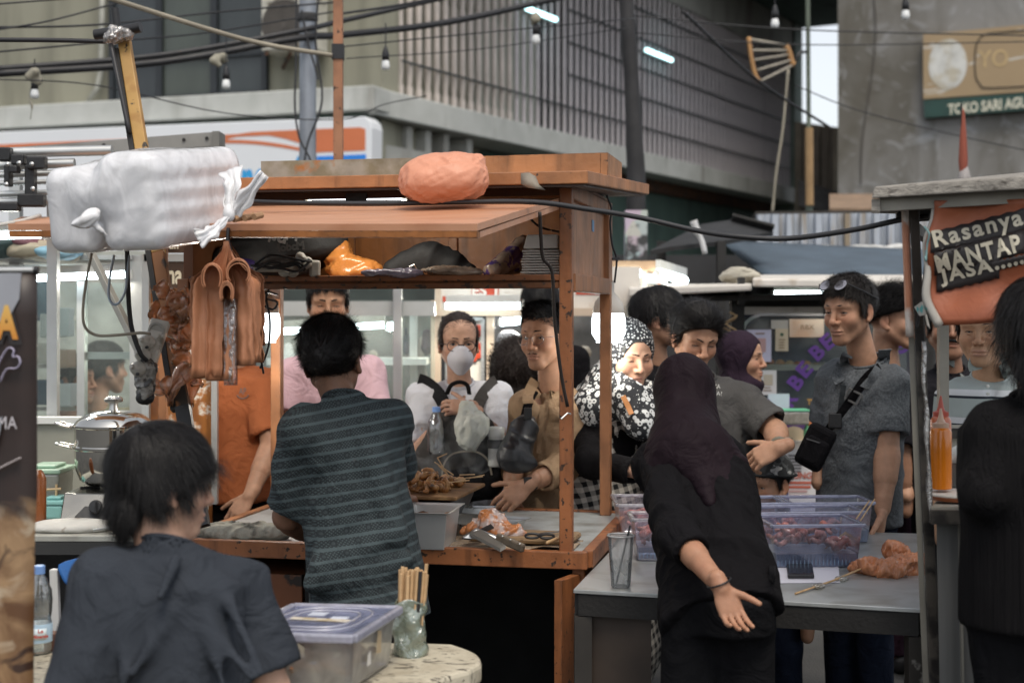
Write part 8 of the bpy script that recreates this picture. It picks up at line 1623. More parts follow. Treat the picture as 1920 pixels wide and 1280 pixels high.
t,hf,b=person('seated boy seen from behind with a dark fringe cut and charcoal T-shirt',P(308,906,3.0),120,P(315,1500,2.93),165,pitch=6,roll=0,hs=.95,skin='light',nb=P(318,1022,2.97),shoulders={'L':bs0,'R':bs1},arms={'L':(P(148,1310,2.86),P(200,1420,3.1)),'R':(P(508,1290,3.02),P(470,1400,3.2))},girth=.88,depth=.95,knees=(P(250,1560,3.25),P(400,1560,3.28)),shirt=dict(mat=m_boy,sleeve=.40,ease=.020,sr=.054,sr2=.076,hem=-.02,neck=.060,h=.006,folds=[(.005,5,(.5,0,1),3),(.0035,10,(-.6,0,1),5),(.003,9,(.8,0,1),8)],ridges=rid),pants=dict(mat=m_trk),eyes=dict(eye=.4),face=dict(eye=.4),hair=dict(style='long',thick=.016,n=14000,length=.062,width=.0016,front=.046,back=-.075,whorl=(0,-.075,.12),out=.12,grav=.16,curl=.06,extra=[((0,-.080,-.045),(.058,.042,.050)),((-.07,-.040,.0),(.020,.04,.04)),((.066,-.03,.0),(.024,.05,.04))],seed=3),neck_r=.048,fine=True,head_h=.0022)
st_=thing('stool','low dark plastic stool under the seated boy','stool',(b['pel'][0],b['pel'][1],0));part('seat',m_black,st_,lambda m:m.box(b['pel']*A(1,1,0)+A(0,0,.33),(.32,.32,.05)),bev=.01)
for dx,dy in((-.13,-.13),(.13,-.13),(.13,.13),(-.13,.13)):part('leg',m_black,st_,lambda m:m.beam(b['pel']*A(1,1,0)+A(dx*1.1,dy*1.1,0),b['pel']*A(1,1,0)+A(dx,dy,.305),.035,.035))
ck=NT('cook_pattern',.9);zz=ck.op('SUBTRACT',ck.z,ck.op('MULTIPLY',ck.x,.17));zp=ck.op('ADD',zz,ck.op('MULTIPLY',ck.noise(6,2),.012));f_=ck.op('FRACT',ck.op('DIVIDE',zp,.030));band=ck.op('GREATER_THAN',f_,.28)
fz=ck.op('SUBTRACT',f_,.64);xx=ck.op('ADD',ck.x,ck.op('MULTIPLY',ck.y,.6));u1=ck.op('FRACT',ck.op('MULTIPLY',ck.op('ADD',xx,ck.op('MULTIPLY',zp,1.0)),105));u2=ck.op('FRACT',ck.op('MULTIPLY',ck.op('SUBTRACT',xx,ck.op('MULTIPLY',zp,1.0)),105))
lat=ck.op('MAXIMUM',ck.op('LESS_THAN',u1,.42),ck.op('LESS_THAN',u2,.42));cx_=ck.op('SUBTRACT',ck.op('FRACT',ck.op('DIVIDE',ck.op('ADD',xx,ck.op('MULTIPLY',ck.op('FLOOR',ck.op('DIVIDE',zp,.030)),.023)),.058)),.5)
rad=ck.op('SQRT',ck.op('ADD',ck.op('POWER',ck.op('MULTIPLY',cx_,.058),2),ck.op('POWER',ck.op('MULTIPLY',fz,.030),2)));circ=ck.op('LESS_THAN',rad,.0085);inn=ck.op('LESS_THAN',rad,.0045)
pat=ck.op('MULTIPLY',band,ck.op('MAXIMUM',lat,circ));pat=ck.op('SUBTRACT',pat,ck.op('MULTIPLY',ck.op('MULTIPLY',inn,band),.5));ck.color(ck.mix(pat,ck.mix(band,(.055,.076,.082),(.043,.061,.065)),(.013,.018,.021)));ck.bump(ck.noise(9,3,None,1.6),.5,.03)
t,hf,b=person('cook seen from behind, hair in a bun, slate T-shirt with rows of dark ornaments',P(624,676,4.25),172,P(684,1062,4.16),172,pitch=4,roll=-5,hs=1.0,skin='dark',nb=P(645,748,4.2),shoulders={'L':P(566,806,4.12),'R':P(732,786,4.2)},arms={'L':(P(538,968,4.24),P(600,1010,4.70)),'R':(P(742,930,4.42),P(748,935,4.72))},girth=.82,depth=.95,shirt=dict(mat=ck.m,sleeve=.33,ease=.022,sr=.056,sr2=.070,hem=-.32,flare=.012,neck=.060,h=.006,folds=[(.007,5,(.3,0,1),3),(.004,10,(.6,0,.5),5)],ridges=[(P(600,1060,4.06),P(740,1005,4.05),.022,.05),(P(590,1095,4.06),P(760,1050,4.05),.020,.05),(P(700,860,4.09),P(745,1000,4.06),.018,.05)]),pants=dict(mat=m_trk),hands={'L':dict(d=(.4,.8,-.2),n=(0,0,-1),side=1),'R':dict(d=(.2,.9,-.1),n=(0,0,-1),side=-1,curl=(.6,.7,.7,.7))},eyes=False,hair=dict(style='bun',thick=.017,n=7000,length=.05,width=.0018,front=.05,back=-.095,whorl=(0,-.13,.012),lump=[((0,-.148,.010),(.040,.034,.040)),((0,-.05,.07),(.074,.07,.055))],out=.08,grav=.02,curl=.06,seed=4),fine=True)
hdir=nrm(P(1392,1196,3.46)-P(1352,1100,3.5));m_scarf=fab('scarf_aubergine',(.013,.0075,.0105),rough=.7)
t,hf,b=person('woman in black and an aubergine headscarf leaning over the table, hand behind back',P(1279,746,4.22),195,P(1346,1105,3.78),172,pitch=22,hs=.92,skin='tan',nb=P(1295,818,4.14),shoulders={'L':P(1232,868,4.06),'R':P(1350,862,4.08)},arms={'L':(P(1268,1000,3.74),P(1352,1100,3.53)),'R':(P(1366,930,4.34),P(1392,985,4.6))},girth=.80,depth=1.05,female=True,legs=True,knees=(P(1292,1380,3.75),P(1398,1380,3.78)),shirt=dict(mat=m_blk,sleeve=.74,ease=.016,sr=.054,sr2=.050,hem=-.17,neck=.06,h=.006,folds=[(.009,7,(-.7,0,1),3),(.005,15,(-.5,0,1),6)],rib=False),pants=dict(mat=m_trk,w=1.1),hands={'L':dict(d=hdir,n=(.1,-1,.25),side=1,curl=(.36,.40,.44,.50),thumb=.45,spread=.03,s=.80),'R':dict(d=(.3,.8,-.3),n=(0,0,-1),side=-1)},eyes=False,fine=True,hair=None)
hijab(t,hf,m_scarf,[seg(P(1285,790,4.14),P(1285,850,4.02),.085,.105,.05),seg(P(1262,830,4.05),P(1225,900,3.98),.055,.025,.05),seg(P(1310,830,4.03),P(1385,870,3.98),.065,.030,.05),seg(P(1300,850,3.98),P(1330,945,3.86),.060,.020,.05),seg(P(1330,840,3.98),P(1365,915,3.90),.045,.02,.05)],face=False,fold=(.008,9,(.5,.2,-1),4))
part('wristband',m_black,t,lambda m:m.tube([b['arms']['L'][1]-hdir*.012+.030*(math.cos(a)*nrm(np.cross(hdir,A(0,1,0)))+math.sin(a)*A(0,1,0))for a in np.linspace(0,6.283,19)],.0025,5,cap=False),smooth=True)
tb_=bvh(kid(t,'trousers'));part('pocket',fab('pocket_black',(.014,.014,.016)),t,lambda m:m.sheet([[onB(tb_,x,y,.006,3.62)for y in(1060,1080,1100,1118+(8 if abs(x-1425)<12 else 0))]for x in(1398,1412,1425,1438,1452)],-.003),smooth=True)
m_wsh=fab('shirt_white',(.60,.61,.64));m_pack=fab('backpack_grey',(.060,.056,.052),var=.2,rough=.8);m_packd=fab('backpack_black',(.016,.016,.017))
t,hf,b=person('woman in a white mask and glasses wearing a dark backpack on her front',P(860,642,6.02),8,P(868,905,6.08),4,pitch=4,hs=1.02,skin='light',nb=P(862,716,6.08),sh=.18,shoulders={'L':P(790,742,6.05),'R':P(932,740,6.05)},arms={'L':(P(782,852,5.86),P(842,782,5.70)),'R':(P(946,838,5.86),P(884,768,5.68))},girth=1.0,female=True,shirt=dict(mat=m_wsh,sleeve=.60,ease=.024,sr=.052,sr2=.060,hem=-.2,neck=.056,open=.09,folds=[(.007,9,(.4,0,1),3),(.004,18,(0,0,1),5)]),pants=dict(mat=m_khaki),hands={'L':dict(d=(.75,-.1,.45),n=(0,.6,-.6),side=-1,curl=(.5,.55,.6,.6)),'R':dict(d=(-.85,-.1,.15),n=(0,.7,-.4),side=1,curl=(.5,.55,.6,.6))},hair_mat=hair_br,face=dict(eye=.75,nose=.95),eyes=dict(eye=.75,gaze=(.1,-.1),brow=.75),hair=dict(style='tied',thick=.006,n=3000,length=.03,width=.0016,front=.078,back=-.07,whorl=(0,.09,.085),out=.03,grav=.02,curl=.03,extra=[((.071,.012,.012),(.009,.03,.032)),((-.071,.012,.012),(.009,.03,.032)),((0,-.10,-.03),(.05,.04,.05))]))
D=SDF(hf.c-.15,hf.c+.15,.0035);D.ell(hf.w(0,.068,-.060),A(.054,.048,.055)*hf.s,hf.B,0);D.cone(hf.w(0,.096,-.020),hf.w(0,.102,-.062),.014,.014,.03);D.cone(hf.w(0,.096,-.06),hf.w(0,.080,-.110),.016,.016,.03);D.plane(hf.w(0,.040,0),-hf.B[1]);V,F=D.mesh();V=relax(V,F,1,.5);msk=finish('mask',V,F,mat('mask_white',(.62,.62,.66),rough=.8,var=.04,bump=.15,bscale=90),t,True)
for q in(-1,1):part('ear_loop',m_white,t,lambda m:m.tube([hf.w(q*.050,.062,-.035),hf.w(q*.078,0,-.010)],.0012,4));part('ear_loop',m_white,t,lambda m:m.tube([hf.w(q*.048,.058,-.088),hf.w(q*.078,-.005,-.036)],.0012,4))
part('mask_seam',mat('seam_grey',(.5,.5,.55)),t,lambda m:m.tube([hf.w(0,.1165,-.035),hf.w(0,.1175,-.062),hf.w(0,.106,-.095)],.0013,4))
glasses(t,hf,mat('frame_black',(.015,.013,.013),rough=.3),r=.0235,z=-.006,y=.100,rr=.0018)
B=bvh(kid(t,'shirt'));bp=thing('backpack','dark grey backpack worn on the chest of the masked woman','backpack',tuple(P(865,960,5.85)))
strap('strap',bp,B,[(784,712),(800,718),(822,738),(838,772),(846,820)],.056,m_packd,.012);strap('strap',bp,B,[(932,714),(922,720),(904,742),(890,775),(882,820)],.052,m_pack,.012)
blob('body',None,None,m_pack,[E(P(866,850,5.72),(.155,.075,.20),.03),E(P(852,800,5.75),(.10,.07,.11),.03),E(P(920,880,5.70),(.06,.06,.12),.03),E(P(800,870,5.74),(.05,.055,.09),.03)],h=.009,fold=[(.010,10,(0,0,1),3),(.005,22,(1,0,.4),5)],parent=bp);blob('front_pocket',None,None,m_packd,[E(P(880,905,5.66),(.12,.05,.07),.03),E(P(915,870,5.645),(.05,.03,.12),.03)],h=.008,fold=[(.006,14,(1,0,.2),3)],parent=bp)
part('handle',m_packd,bp,lambda m:m.tube(spline([P(838,738,5.78),P(846,722,5.76),P(862,716,5.75),P(876,722,5.76),P(880,738,5.78)],16),.012,6,flat=.6),smooth=True);part('piping',mat('piping_tan',(.30,.26,.2)),bp,lambda m:m.tube(spline([P(828,900,5.635),P(832,870,5.632),P(850,850,5.63),P(890,846,5.62),P(915,862,5.612),P(922,890,5.61)],20),.004,5))
wbag=blob('plastic_bag','crinkled whitish plastic bag held by the masked woman','plastic bag',mat('white_thin',(.50,.52,.46),rough=.45,var=.15,bump=.5,bscale=30),[seg(P(876,762,5.60),P(884,800,5.56),.022,.060),seg(P(884,795,5.56),P(880,822,5.55),.062,.045)],h=.006,fold=[(.010,18,(.1,0,1),2),(.005,40,(.5,0,1),4)])
pet=thing('water_bottle','clear water bottle with blue cap in the backpack side pocket','bottle',tuple(P(818,850,5.68)));c0=P(818,850,5.62);part('body',film('pet_dark',(.6,.64,.66),op=.14,rough=.06,bump=.3,glossy=.2),pet,lambda m:m.lathe([(.028,0),(.034,.01),(.034,.10),(.030,.125),(.014,.155),(.012,.165)],c0,20),smooth=40);part('cap',mat('cap_blue',(.20,.36,.72)),pet,lambda m:m.lathe([(.016,.163),(.016,.182),(0,.184)],c0,16),smooth=35)
th=thing('thermos','white and black thermos in the other side pocket of the backpack','thermos',tuple(P(931,850,5.62)));c0=P(931,850,5.58);part('body',mat('thermos_white',(.55,.56,.53),rough=.35),th,lambda m:m.lathe([(.028,-.05),(.033,-.045),(.033,.055),(.030,.062)],c0,18),smooth=35);part('band',m_black,th,lambda m:m.lathe([(.0345,.022),(.0345,.055),(.033,.056)],c0,18),smooth=35);part('cap',mat('thermos_white',(.55,.56,.53)),th,lambda m:m.lathe([(.031,.063),(.031,.098),(.027,.104),(0,.105)],c0,18),smooth=35)
m_bei=fab('overshirt_beige',(.36,.245,.15));m_wt=fab('tee_white',(.62,.61,.60))
t,hf,b=person('young man with round glasses, thin moustache and a beige overshirt',P(1020,630,5.66),-32,P(1052,935,5.78),-38,pitch=4,roll=2,hs=1.06,skin='mid',nb=P(1034,722,5.72),shoulders={'L':P(988,765,5.66),'R':P(1092,762,5.84)},arms={'L':(P(975,860,5.72),P(958,903,5.58)),'R':(P(1062,872,5.62),P(990,908,5.44))},girth=.92,shirt=dict(mat=m_bei,sleeve=.84,ease=.03,sr=.062,sr2=.056,hem=-.15,neck=.060,open=.15,under=m_wt,folds=[(.006,8,(.3,0,1),3),(.005,14,(.5,0,1),7)],rib=False),pants=dict(mat=m_khaki),hands={'L':dict(d=(.12,-.25,-.9),n=(.6,-.5,0),side=-1,curl=(.35,.4,.45,.5)),'R':dict(d=(-.75,-.2,-.55),n=(-.2,.7,-.5),side=1,curl=(.4,.45,.5,.5))},face=dict(eye=.7,stub=.25,lips=(.30,.13,.10)),eyes=dict(eye=.7,gaze=(0,-.05),brow=.95),hair=dict(style='up',thick=.006,n=6000,length=.024,width=.0022,front=.068,back=-.055,lump=[((0,.035,.094),(.050,.044,.028))],out=.10,grav=.02,curl=.08,seed=8))
B=bvh(kid(t,'shirt'));part('moustache',mat('hair_black',(.01,.009,.009)),t,lambda m:(m.tube([hf.w(-.022,.091,-.060),hf.w(-.006,.099,-.0545)],[.001,.0022],5),m.tube([hf.w(.022,.091,-.060),hf.w(.006,.099,-.0545)],[.001,.0022],5)))
for pts in([(1004,712),(998,722),(990,740),(990,756)],[(1048,708),(1046,724),(1034,742),(1024,730)]):strap('collar_flap',t,B,pts,.042,m_bei,.010)
strap('placket',t,B,[(1016,760),(1014,800),(1010,850)],.02,m_bei,.005);part('chest_pocket',m_bei,t,lambda m:m.sheet([[onB(B,x,y,.006,5.6)for y in(762,775,790)]for x in(1030,1042,1054)],-.004),smooth=True)
glasses(t,hf,mat('frame_silver',(.35,.35,.36),rough=.2,metal=1),r=.0225,z=-.005,y=.103,rr=.0011)
part('watch',m_black,t,lambda m:(m.lathe([(.031,-.011),(.033,0),(.031,.011)],lerp(*b['arms']['R'],.93),16,b['arms']['R'][1]-b['arms']['R'][0]),m.box(lerp(*b['arms']['R'],.93)+A(-.012,-.03,.012),(.03,.012,.03),rotz(.3))),smooth=35)
sb=thing('sling_bag','black leather sling bag on the chest of the man in beige','bag',tuple(P(975,830,5.5)));strap('strap',sb,B,[(1006,726),(992,752),(982,790),(976,815)],.035,m_blk,.010)
blob('body',None,None,mat('leather_black',(.018,.019,.021),rough=.38,var=.2,bump=.2,bscale=60),[seg(P(985,800,5.50),P(965,850,5.46),.05,.065,.03),E(P(972,868,5.44),(.075,.04,.04),.03)],h=.007,fold=[(.008,14,(1,0,-.5),3)],parent=sb);part('buckle',m_black,sb,lambda m:m.box(P(990,775,5.46),(.03,.02,.045)),bev=.004)
gg=NT('gingham',.9);gx=gg.op('ADD',gg.x,gg.op('MULTIPLY',gg.y,.5));gw=gg.op('ADD',gg.op('MULTIPLY',gg.noise(5,2),.03),0.0);a_=gg.op('LESS_THAN',gg.op('FRACT',gg.op('DIVIDE',gg.op('ADD',gg.op('ADD',gx,gw),gg.op('MULTIPLY',gg.z,.25)),.040)),.5);b_=gg.op('LESS_THAN',gg.op('FRACT',gg.op('DIVIDE',gg.op('ADD',gg.z,gg.op('MULTIPLY',gx,-.25)),.040)),.5);gg.color(gg.mix(gg.op('MULTIPLY',gg.op('ADD',a_,b_),.5),(.60,.56,.50),(.012,.012,.013)))
fh_=NT('floral_scarf',.85);v1=fh_.voro(85,None,'F1','Distance',.6);v2=fh_.voro(46,None,'F1','Distance');n3=fh_.noise(70,2);top_=fh_.rng(fh_.z,1.38,1.34);d1=fh_.op('LESS_THAN',v1,.36);ring=fh_.op('MULTIPLY',fh_.op('LESS_THAN',v2,.46),fh_.op('GREATER_THAN',fh_.op('ADD',v2,fh_.op('MULTIPLY',n3,.3)),.32));fl2=fh_.op('MAXIMUM',ring,fh_.op('LESS_THAN',v1,.17));fh_.color(fh_.mix(fh_.op('ADD',fh_.op('MULTIPLY',d1,fh_.op('SUBTRACT',1.0,top_)),fh_.op('MULTIPLY',fl2,top_),0,True),(.016,.018,.022),(.58,.60,.60)))
t,hf,b=person('woman in a flowered black and white headscarf and checked dress, looking down',P(1180,664,5.66),24,P(1125,925,5.80),18,pitch=16,hs=1.04,skin=(.60,.37,.26),nb=P(1160,752,5.72),shoulders={'L':P(1098,792,5.74),'R':P(1232,790,5.66)},arms={'L':(P(1108,868,5.50),P(1196,885,5.30)),'R':(P(1240,870,5.5),P(1235,900,5.3))},girth=1.18,depth=1.1,female=True,shirt=dict(mat=m_blk,sleeve=.97,ease=.022,sr=.064,sr2=.048,hem=-.05,folds=[(.006,12,(.6,0,1),3)],rib=False),pants=dict(mat=m_blk),face=dict(eye=.22,fat=1.0,nose=1.05,lips=(.48,.20,.16)),eyes=dict(eye=.22,brow=.9,brow_col=None),hair=None)
fs=hijab(t,hf,fh_.m,[seg(P(1150,735,5.68),P(1120,765,5.66),.09,.10,.05),seg(P(1140,720,5.72),P(1105,745,5.76),.09,.06,.05),seg(P(1180,740,5.58),P(1200,800,5.50),.085,.055,.05),seg(P(1190,740,5.58),P(1222,790,5.52),.07,.05,.05),seg(P(1175,732,5.58),P(1215,735,5.60),.05,.045,.03)],fold=(.006,16,(.3,0,1),4))
part('inner_cap',fab('cap_grey',(.06,.062,.06)),t,lambda m:m.tube(spline([hf.w(.058*math.cos(a),.070-.012*abs(math.cos(a)),.028+.046*math.sin(a))for a in np.linspace(.0,math.pi,14)],30),.011,8),smooth=True)
blob('dress',None,None,gg.m,[seg(b['pel']+A(.06,-.05,.30),b['pel']+A(0,-.02,.05),.165,.19,.04),seg(b['pel']+A(0,-.02,.05),b['pel']*A(1,1,0)+A(-.02,0,.25),.20,.27,.05),E(b['pel']+A(0,-.03,.0),(.24,.19,.22),.05)],h=.010,fold=[(.012,6,(.2,0,1),3),(.006,14,(-.3,0,1),6)],parent=t)
B=bvh(kid(t,'dress'));strap('bag_strap',t,bvh(fs),[(1168,742),(1176,758),(1184,776)],.020,mat('strap_orange',(.40,.16,.04),rough=.5),.012,5.5);strap('bag_strap',t,B,[(1168,745),(1185,775),(1200,810)],.018,mat('strap_orange',(.40,.16,.04)),.01,5.5)
m_gt=fab('tee_grey',(.072,.070,.068),var=.15)
t,hf,b=person('man with a thin hair band and grey T-shirt looking down behind the woman in black',P(1304,632,5.55),16,P(1335,935,5.62),10,pitch=22,roll=-4,hs=1.04,skin='mid',nb=P(1312,705,5.62),shoulders={'L':P(1252,752,5.62),'R':P(1392,752,5.58)},arms={'R':(P(1454,808,5.47),P(1462,840,5.28))},girth=1.08,shirt=dict(mat=m_gt,sleeve=.42,ease=.028,sr=.066,sr2=.076,hem=-.2,folds=[(.006,9,(.5,0,1),3)]),pants=dict(mat=m_trk),hands={'R':dict(d=(-.8,.1,-.35),n=(-.2,.7,-.6),side=1,curl=(.6,.7,.7,.7))},face=dict(eye=.32,stub=.3,nose=1.1,lips=(.28,.13,.11)),eyes=dict(eye=.32,brow=1.25,brow_tilt=.006),hair=dict(style='long',thick=.016,n=6000,length=.05,width=.002,front=.070,back=-.07,whorl=(0,.10,.05),out=.02,grav=.03,curl=.03,lump=[((0,.02,.085),(.066,.06,.035)),((-.02,-.08,.05),(.06,.03,.05))],seed=9))
part('hair_band',m_black,t,lambda m:m.tube([hf.w(.096*math.cos(a),-.002-.014*math.sin(a),.030+.108*math.sin(a))for a in np.linspace(-.1,math.pi+.1,22)],.0035,6,flat=.6),smooth=True)
B=bvh(kid(t,'shirt'));draped_text('NYA',t,B,1340,724,.03,mat('print_white',(.5,.5,.48),rough=.8),.044,.016,-.05,5.45);draped_text('NYA?',t,B,1341,737,.03,mat('print_white',(.5,.5,.48)),.052,.016,-.05,5.45)
w=lerp(*b['arms']['R'],.86);part('watch',mat('watch_olive',(.16,.15,.11),rough=.5,var=.3),t,lambda m:(m.lathe([(.033,-.014),(.036,0),(.033,.014)],w,16,b['arms']['R'][1]-b['arms']['R'][0]),m.box(w+A(.03,-.01,.014),(.022,.034,.034),rotz(.3))),smooth=35)
ck_b=lambda n:n.noise(9,3,None,1.6)
pol=NT('washed_grey',.92);p1=pol.noise(11,6);p2=pol.noise(130,3,None,.6);p3=pol.noise(3,4);pol.color(pol.mix(pol.rng(p2,.35,.7),pol.mix(pol.rng(p1,.35,.7),(.040,.047,.054),(.088,.098,.106)),pol.mix(pol.rng(p3,.35,.7),(.09,.10,.11),(.16,.17,.18))));pol.bump(ck_b(pol),.5,.03)
t,hf,b=person('tall man in a washed grey polo shirt with sunglasses pushed up on his hair',P(1592,580,5.42),-48,P(1612,930,5.48),-46,pitch=8,hs=1.06,skin='mid',nb=P(1626,676,5.48),shoulders={'L':P(1566,712,5.58),'R':P(1668,718,5.38)},arms={'L':(P(1548,815,5.62),P(1535,905,5.52)),'R':(P(1664,850,5.34),P(1655,950,5.28))},girth=.84,depth=1.0,shirt=dict(mat=pol.m,sleeve=.40,ease=.026,sr=.064,sr2=.072,hem=-.18,neck=.064,open=.10,h=.0065,folds=[(.006,7,(.6,0,.6),3),(.004,13,(.9,0,-.3),6)],grooves=[(P(1560,850,5.30),P(1640,830,5.28),.012,.03),(P(1560,890,5.32),P(1640,860,5.28),.010,.03)]),pants=dict(mat=m_jean,w=1.05),hands={'R':dict(d=(-.1,-.1,-1),n=(-.8,.2,0),side=1,curl=(.35,.4,.45,.5))},face=dict(eye=.5,age=.9,nose=1.08,stub=.15,lips=(.30,.14,.11)),eyes=dict(eye=.5,gaze=(-.1,-.25),brow=1.0),hair_mat=hair_gr,hair=dict(style='short',thick=.009,n=8000,length=.024,width=.0017,front=.062,back=-.045,whorl=(.01,-.06,.118),out=.5,grav=.05,curl=.16,lump=[((0,.045,.088),(.052,.042,.030))],seed=12),fine=True)
glasses(t,hf,mat('shade_black',(.012,.012,.012),rough=.2),r=.0225,z=.098,y=.088,rr=.0018,sq=.72,pitch=-.8,name='sunglasses',temple=False,lens=mat('lens_grey',(.22,.22,.26),rough=.08,spec=.9))
for q in(-1,1):part('sunglasses_arm',m_black,t,lambda m:m.tube([hf.w(q*.060,.080,.100),hf.w(q*.088,.03,.068),hf.w(q*.090,-.05,.030)],.0028,6))
B=bvh(kid(t,'shirt'))
for pts,w_ in(([(1660,656),(1652,690),(1634,716),(1618,712)],.05),([(1590,664),(1578,684),(1570,706),(1576,716)],.042)):strap('collar_flap',t,B,pts,w_,pol.m,.012,5.4)
strap('placket',t,B,[(1584,722),(1580,755),(1576,790)],.030,fab('placket_dark',(.03,.034,.038)),.005,5.35)
cb=thing('crossbody_bag','black crossbody bag on the man in the washed grey polo shirt','bag',tuple(P(1530,840,5.3)));strap('strap',cb,B,[(1652,690),(1626,710),(1600,748),(1570,790),(1540,825)],.044,m_blk,.010,5.4)
for x,y in((1600,716),(1594,722)):pass
part('buckle',mat('buckle_grey',(.10,.10,.10),rough=.4),cb,lambda m:[m.beam(onB(B,*a_,.016,5.35),onB(B,*b_,.016,5.35),.007,.006)for a_,b_ in(((1592,728),(1616,740)),((1616,740),(1606,758)),((1606,758),(1584,746)),((1584,746),(1592,728)))]);part('clasp',m_black,cb,lambda m:m.box(onB(B,1566,788,.018,5.35),(.05,.02,.06),rotz(-.3)),bev=.006)
Rb=rotz(-.5)@np.array([[math.cos(.45),0,math.sin(.45)],[0,1,0],[-math.sin(.45),0,math.cos(.45)]])
part('body',m_blk,cb,lambda m:m.box(P(1529,838,5.28),(.105,.055,.165),Rb),bev=.018);part('front_pocket',m_blk,cb,lambda m:m.box(P(1527,846,5.245),(.085,.03,.10),Rb),bev=.012);part('zip',mat('zip_grey',(.08,.08,.08),rough=.4),cb,lambda m:m.beam(P(1512,822,5.235),P(1544,832,5.22),.004,.004))
t,hf,b=person('man in a pale pink T-shirt standing behind the cook and looking down',P(615,566,6.3),8,P(622,885,6.35),4,pitch=12,hs=1.08,skin=(.46,.26,.16),nb=P(617,652,6.36),shoulders={'L':P(548,700,6.36),'R':P(694,697,6.36)},arms={'L':(P(534,800,6.25),P(546,900,6.15)),'R':(P(708,800,6.25),P(690,900,6.1))},girth=1.05,shirt=dict(mat=fab('tee_pink',(.56,.38,.42)),sleeve=.40,ease=.028,sr=.066,sr2=.076,hem=-.15),pants=dict(mat=m_trk),face=dict(eye=.4,fat=.3),eyes=dict(eye=.4,brow=1.3,gaze=(0,-.4)),hair=dict(style='short',thick=.011,n=3500,length=.025,front=.07,back=-.05,seed=13))
m_ot=fab('tee_rust',(.33,.105,.042))
t,hf,b=person('man in a rust orange T-shirt with chest emblem, head behind the hanging bags',P(436,598,5.95),20,P(450,900,6.0),14,hs=1.0,skin='mid',nb=P(440,682,6.0),shoulders={'L':P(388,722,6.0),'R':P(486,712,5.95)},arms={'L':(P(372,820,5.9),P(400,910,5.8)),'R':(P(508,838,5.84),P(468,930,5.72))},girth=1.0,shirt=dict(mat=m_ot,sleeve=.46,ease=.03,sr=.064,sr2=.072,hem=-.16,folds=[(.006,7,(.2,0,1),3),(.004,14,(.4,0,1),4)]),pants=dict(mat=m_trk),hands={'R':dict(d=(-.5,-.3,-.7),n=(0,.6,-.6),side=1)},hair=dict(style='short',n=2500,seed=14))
B=bvh(kid(t,'shirt'));draped_text('AP',t,B,455,733,.03,m_ink,.030,.026,0,5.8);part('emblem',m_ink,t,lambda m:m.tube([onB(B,455+11*math.cos(a),738-9*math.sin(a),.004,5.8)for a in np.linspace(-.2,-2.9,9)],.0022,4))
cm=NT('camo',.85);c1_=cm.noise(16,3,None,1.0);cm.color(cm.mix(cm.op('GREATER_THAN',c1_,.60),cm.mix(cm.op('GREATER_THAN',cm.noise(22,2),.52),(.030,.033,.036),(.09,.10,.105)),(.48,.49,.49)))
t,hf,b=person('small boy in a grey camouflage cap behind the tubs',P(1442,906,5.5),-52,P(1448,1075,5.6),-40,pitch=8,hs=.92,skin='mid',nb=P(1450,966,5.55),sh=.12,girth=.72,shirt=dict(mat=fab('tee_tan',(.3,.2,.14)),sleeve=.4,hem=-.2),pants=dict(mat=m_jean),face=dict(eye=.7,fat=.6,nose=.8),eyes=dict(eye=.7,brow=.7),hair=dict(style='short',thick=.006,n=1500,length=.015,front=.05,back=-.03))
D=SDF(hf.c-.2,hf.c+.2,.005);D.ell(hf.w(0,-.016,.040),A(.090,.108,.095)*hf.s,hf.B,0);nb_=nrm(hf.B[2]*.95+hf.B[1]*-.28);D.plane(hf.w(0,.0,.030),-nb_);V,F=D.mesh();V=relax(V,F,1,.5);cap=finish('cap',V,F,cm.m,t,True)
part('cap_strap',fab('strap_dark',(.03,.033,.036)),t,lambda m:m.tube([hf.w(.091*math.cos(a),-.016+.109*math.sin(a),.036+.02*math.sin(a))for a in np.linspace(0,6.283,29)],.011,6,cap=False,flat=.5),smooth=True)
sp_=NT('striped_polo',.85);sz=sp_.op('FRACT',sp_.op('DIVIDE',sp_.op('ADD',sp_.z,sp_.op('MULTIPLY',sp_.noise(4,2),.012)),.095));ln=sp_.op('LESS_THAN',sp_.op('ABSOLUTE',sp_.op('SUBTRACT',sz,.30)),.045);wh=sp_.op('LESS_THAN',sp_.op('ABSOLUTE',sp_.op('SUBTRACT',sz,.46)),.11);sp_.color(sp_.mix(ln,sp_.mix(wh,(.34,.39,.38),(.60,.62,.64)),(.015,.02,.03)))
t,hf,b=person('older man in a pale striped polo shirt with his face cut off by the banner',P(1842,616,5.0),-26,P(1852,905,5.05),-14,pitch=6,hs=1.04,skin=(.50,.30,.185),nb=P(1856,705,5.06),shoulders={'L':P(1800,745,5.06),'R':P(1915,742,5.06)},girth=1.02,shirt=dict(mat=sp_.m,sleeve=.42,ease=.028,sr2=.076,hem=-.15,open=.08,neck=.06),pants=dict(mat=m_khaki),face=dict(eye=.45,age=1.0,fat=.2,lips=(.42,.22,.17)),eyes=dict(eye=.45,brow=.7),hair_mat=hair_gr,hair=dict(style='short',thick=.008,n=2500,length=.02,front=.078,back=-.04))
B=bvh(kid(t,'shirt'))
for pts,w_ in(([(1836,664),(1828,682),(1830,694)],.045),([(1892,672),(1890,690),(1870,700)],.05)):strap('collar_flap',t,B,pts,w_,fab('collar_sage',(.33,.38,.36)),.012,4.95)
for y in(712,724,738):part('button',m_white,t,lambda m:m.lathe([(.006,0),(.006,.003),(0,.004)],onB(B,1852,y,.004,4.9),10,(0,-1,0)))
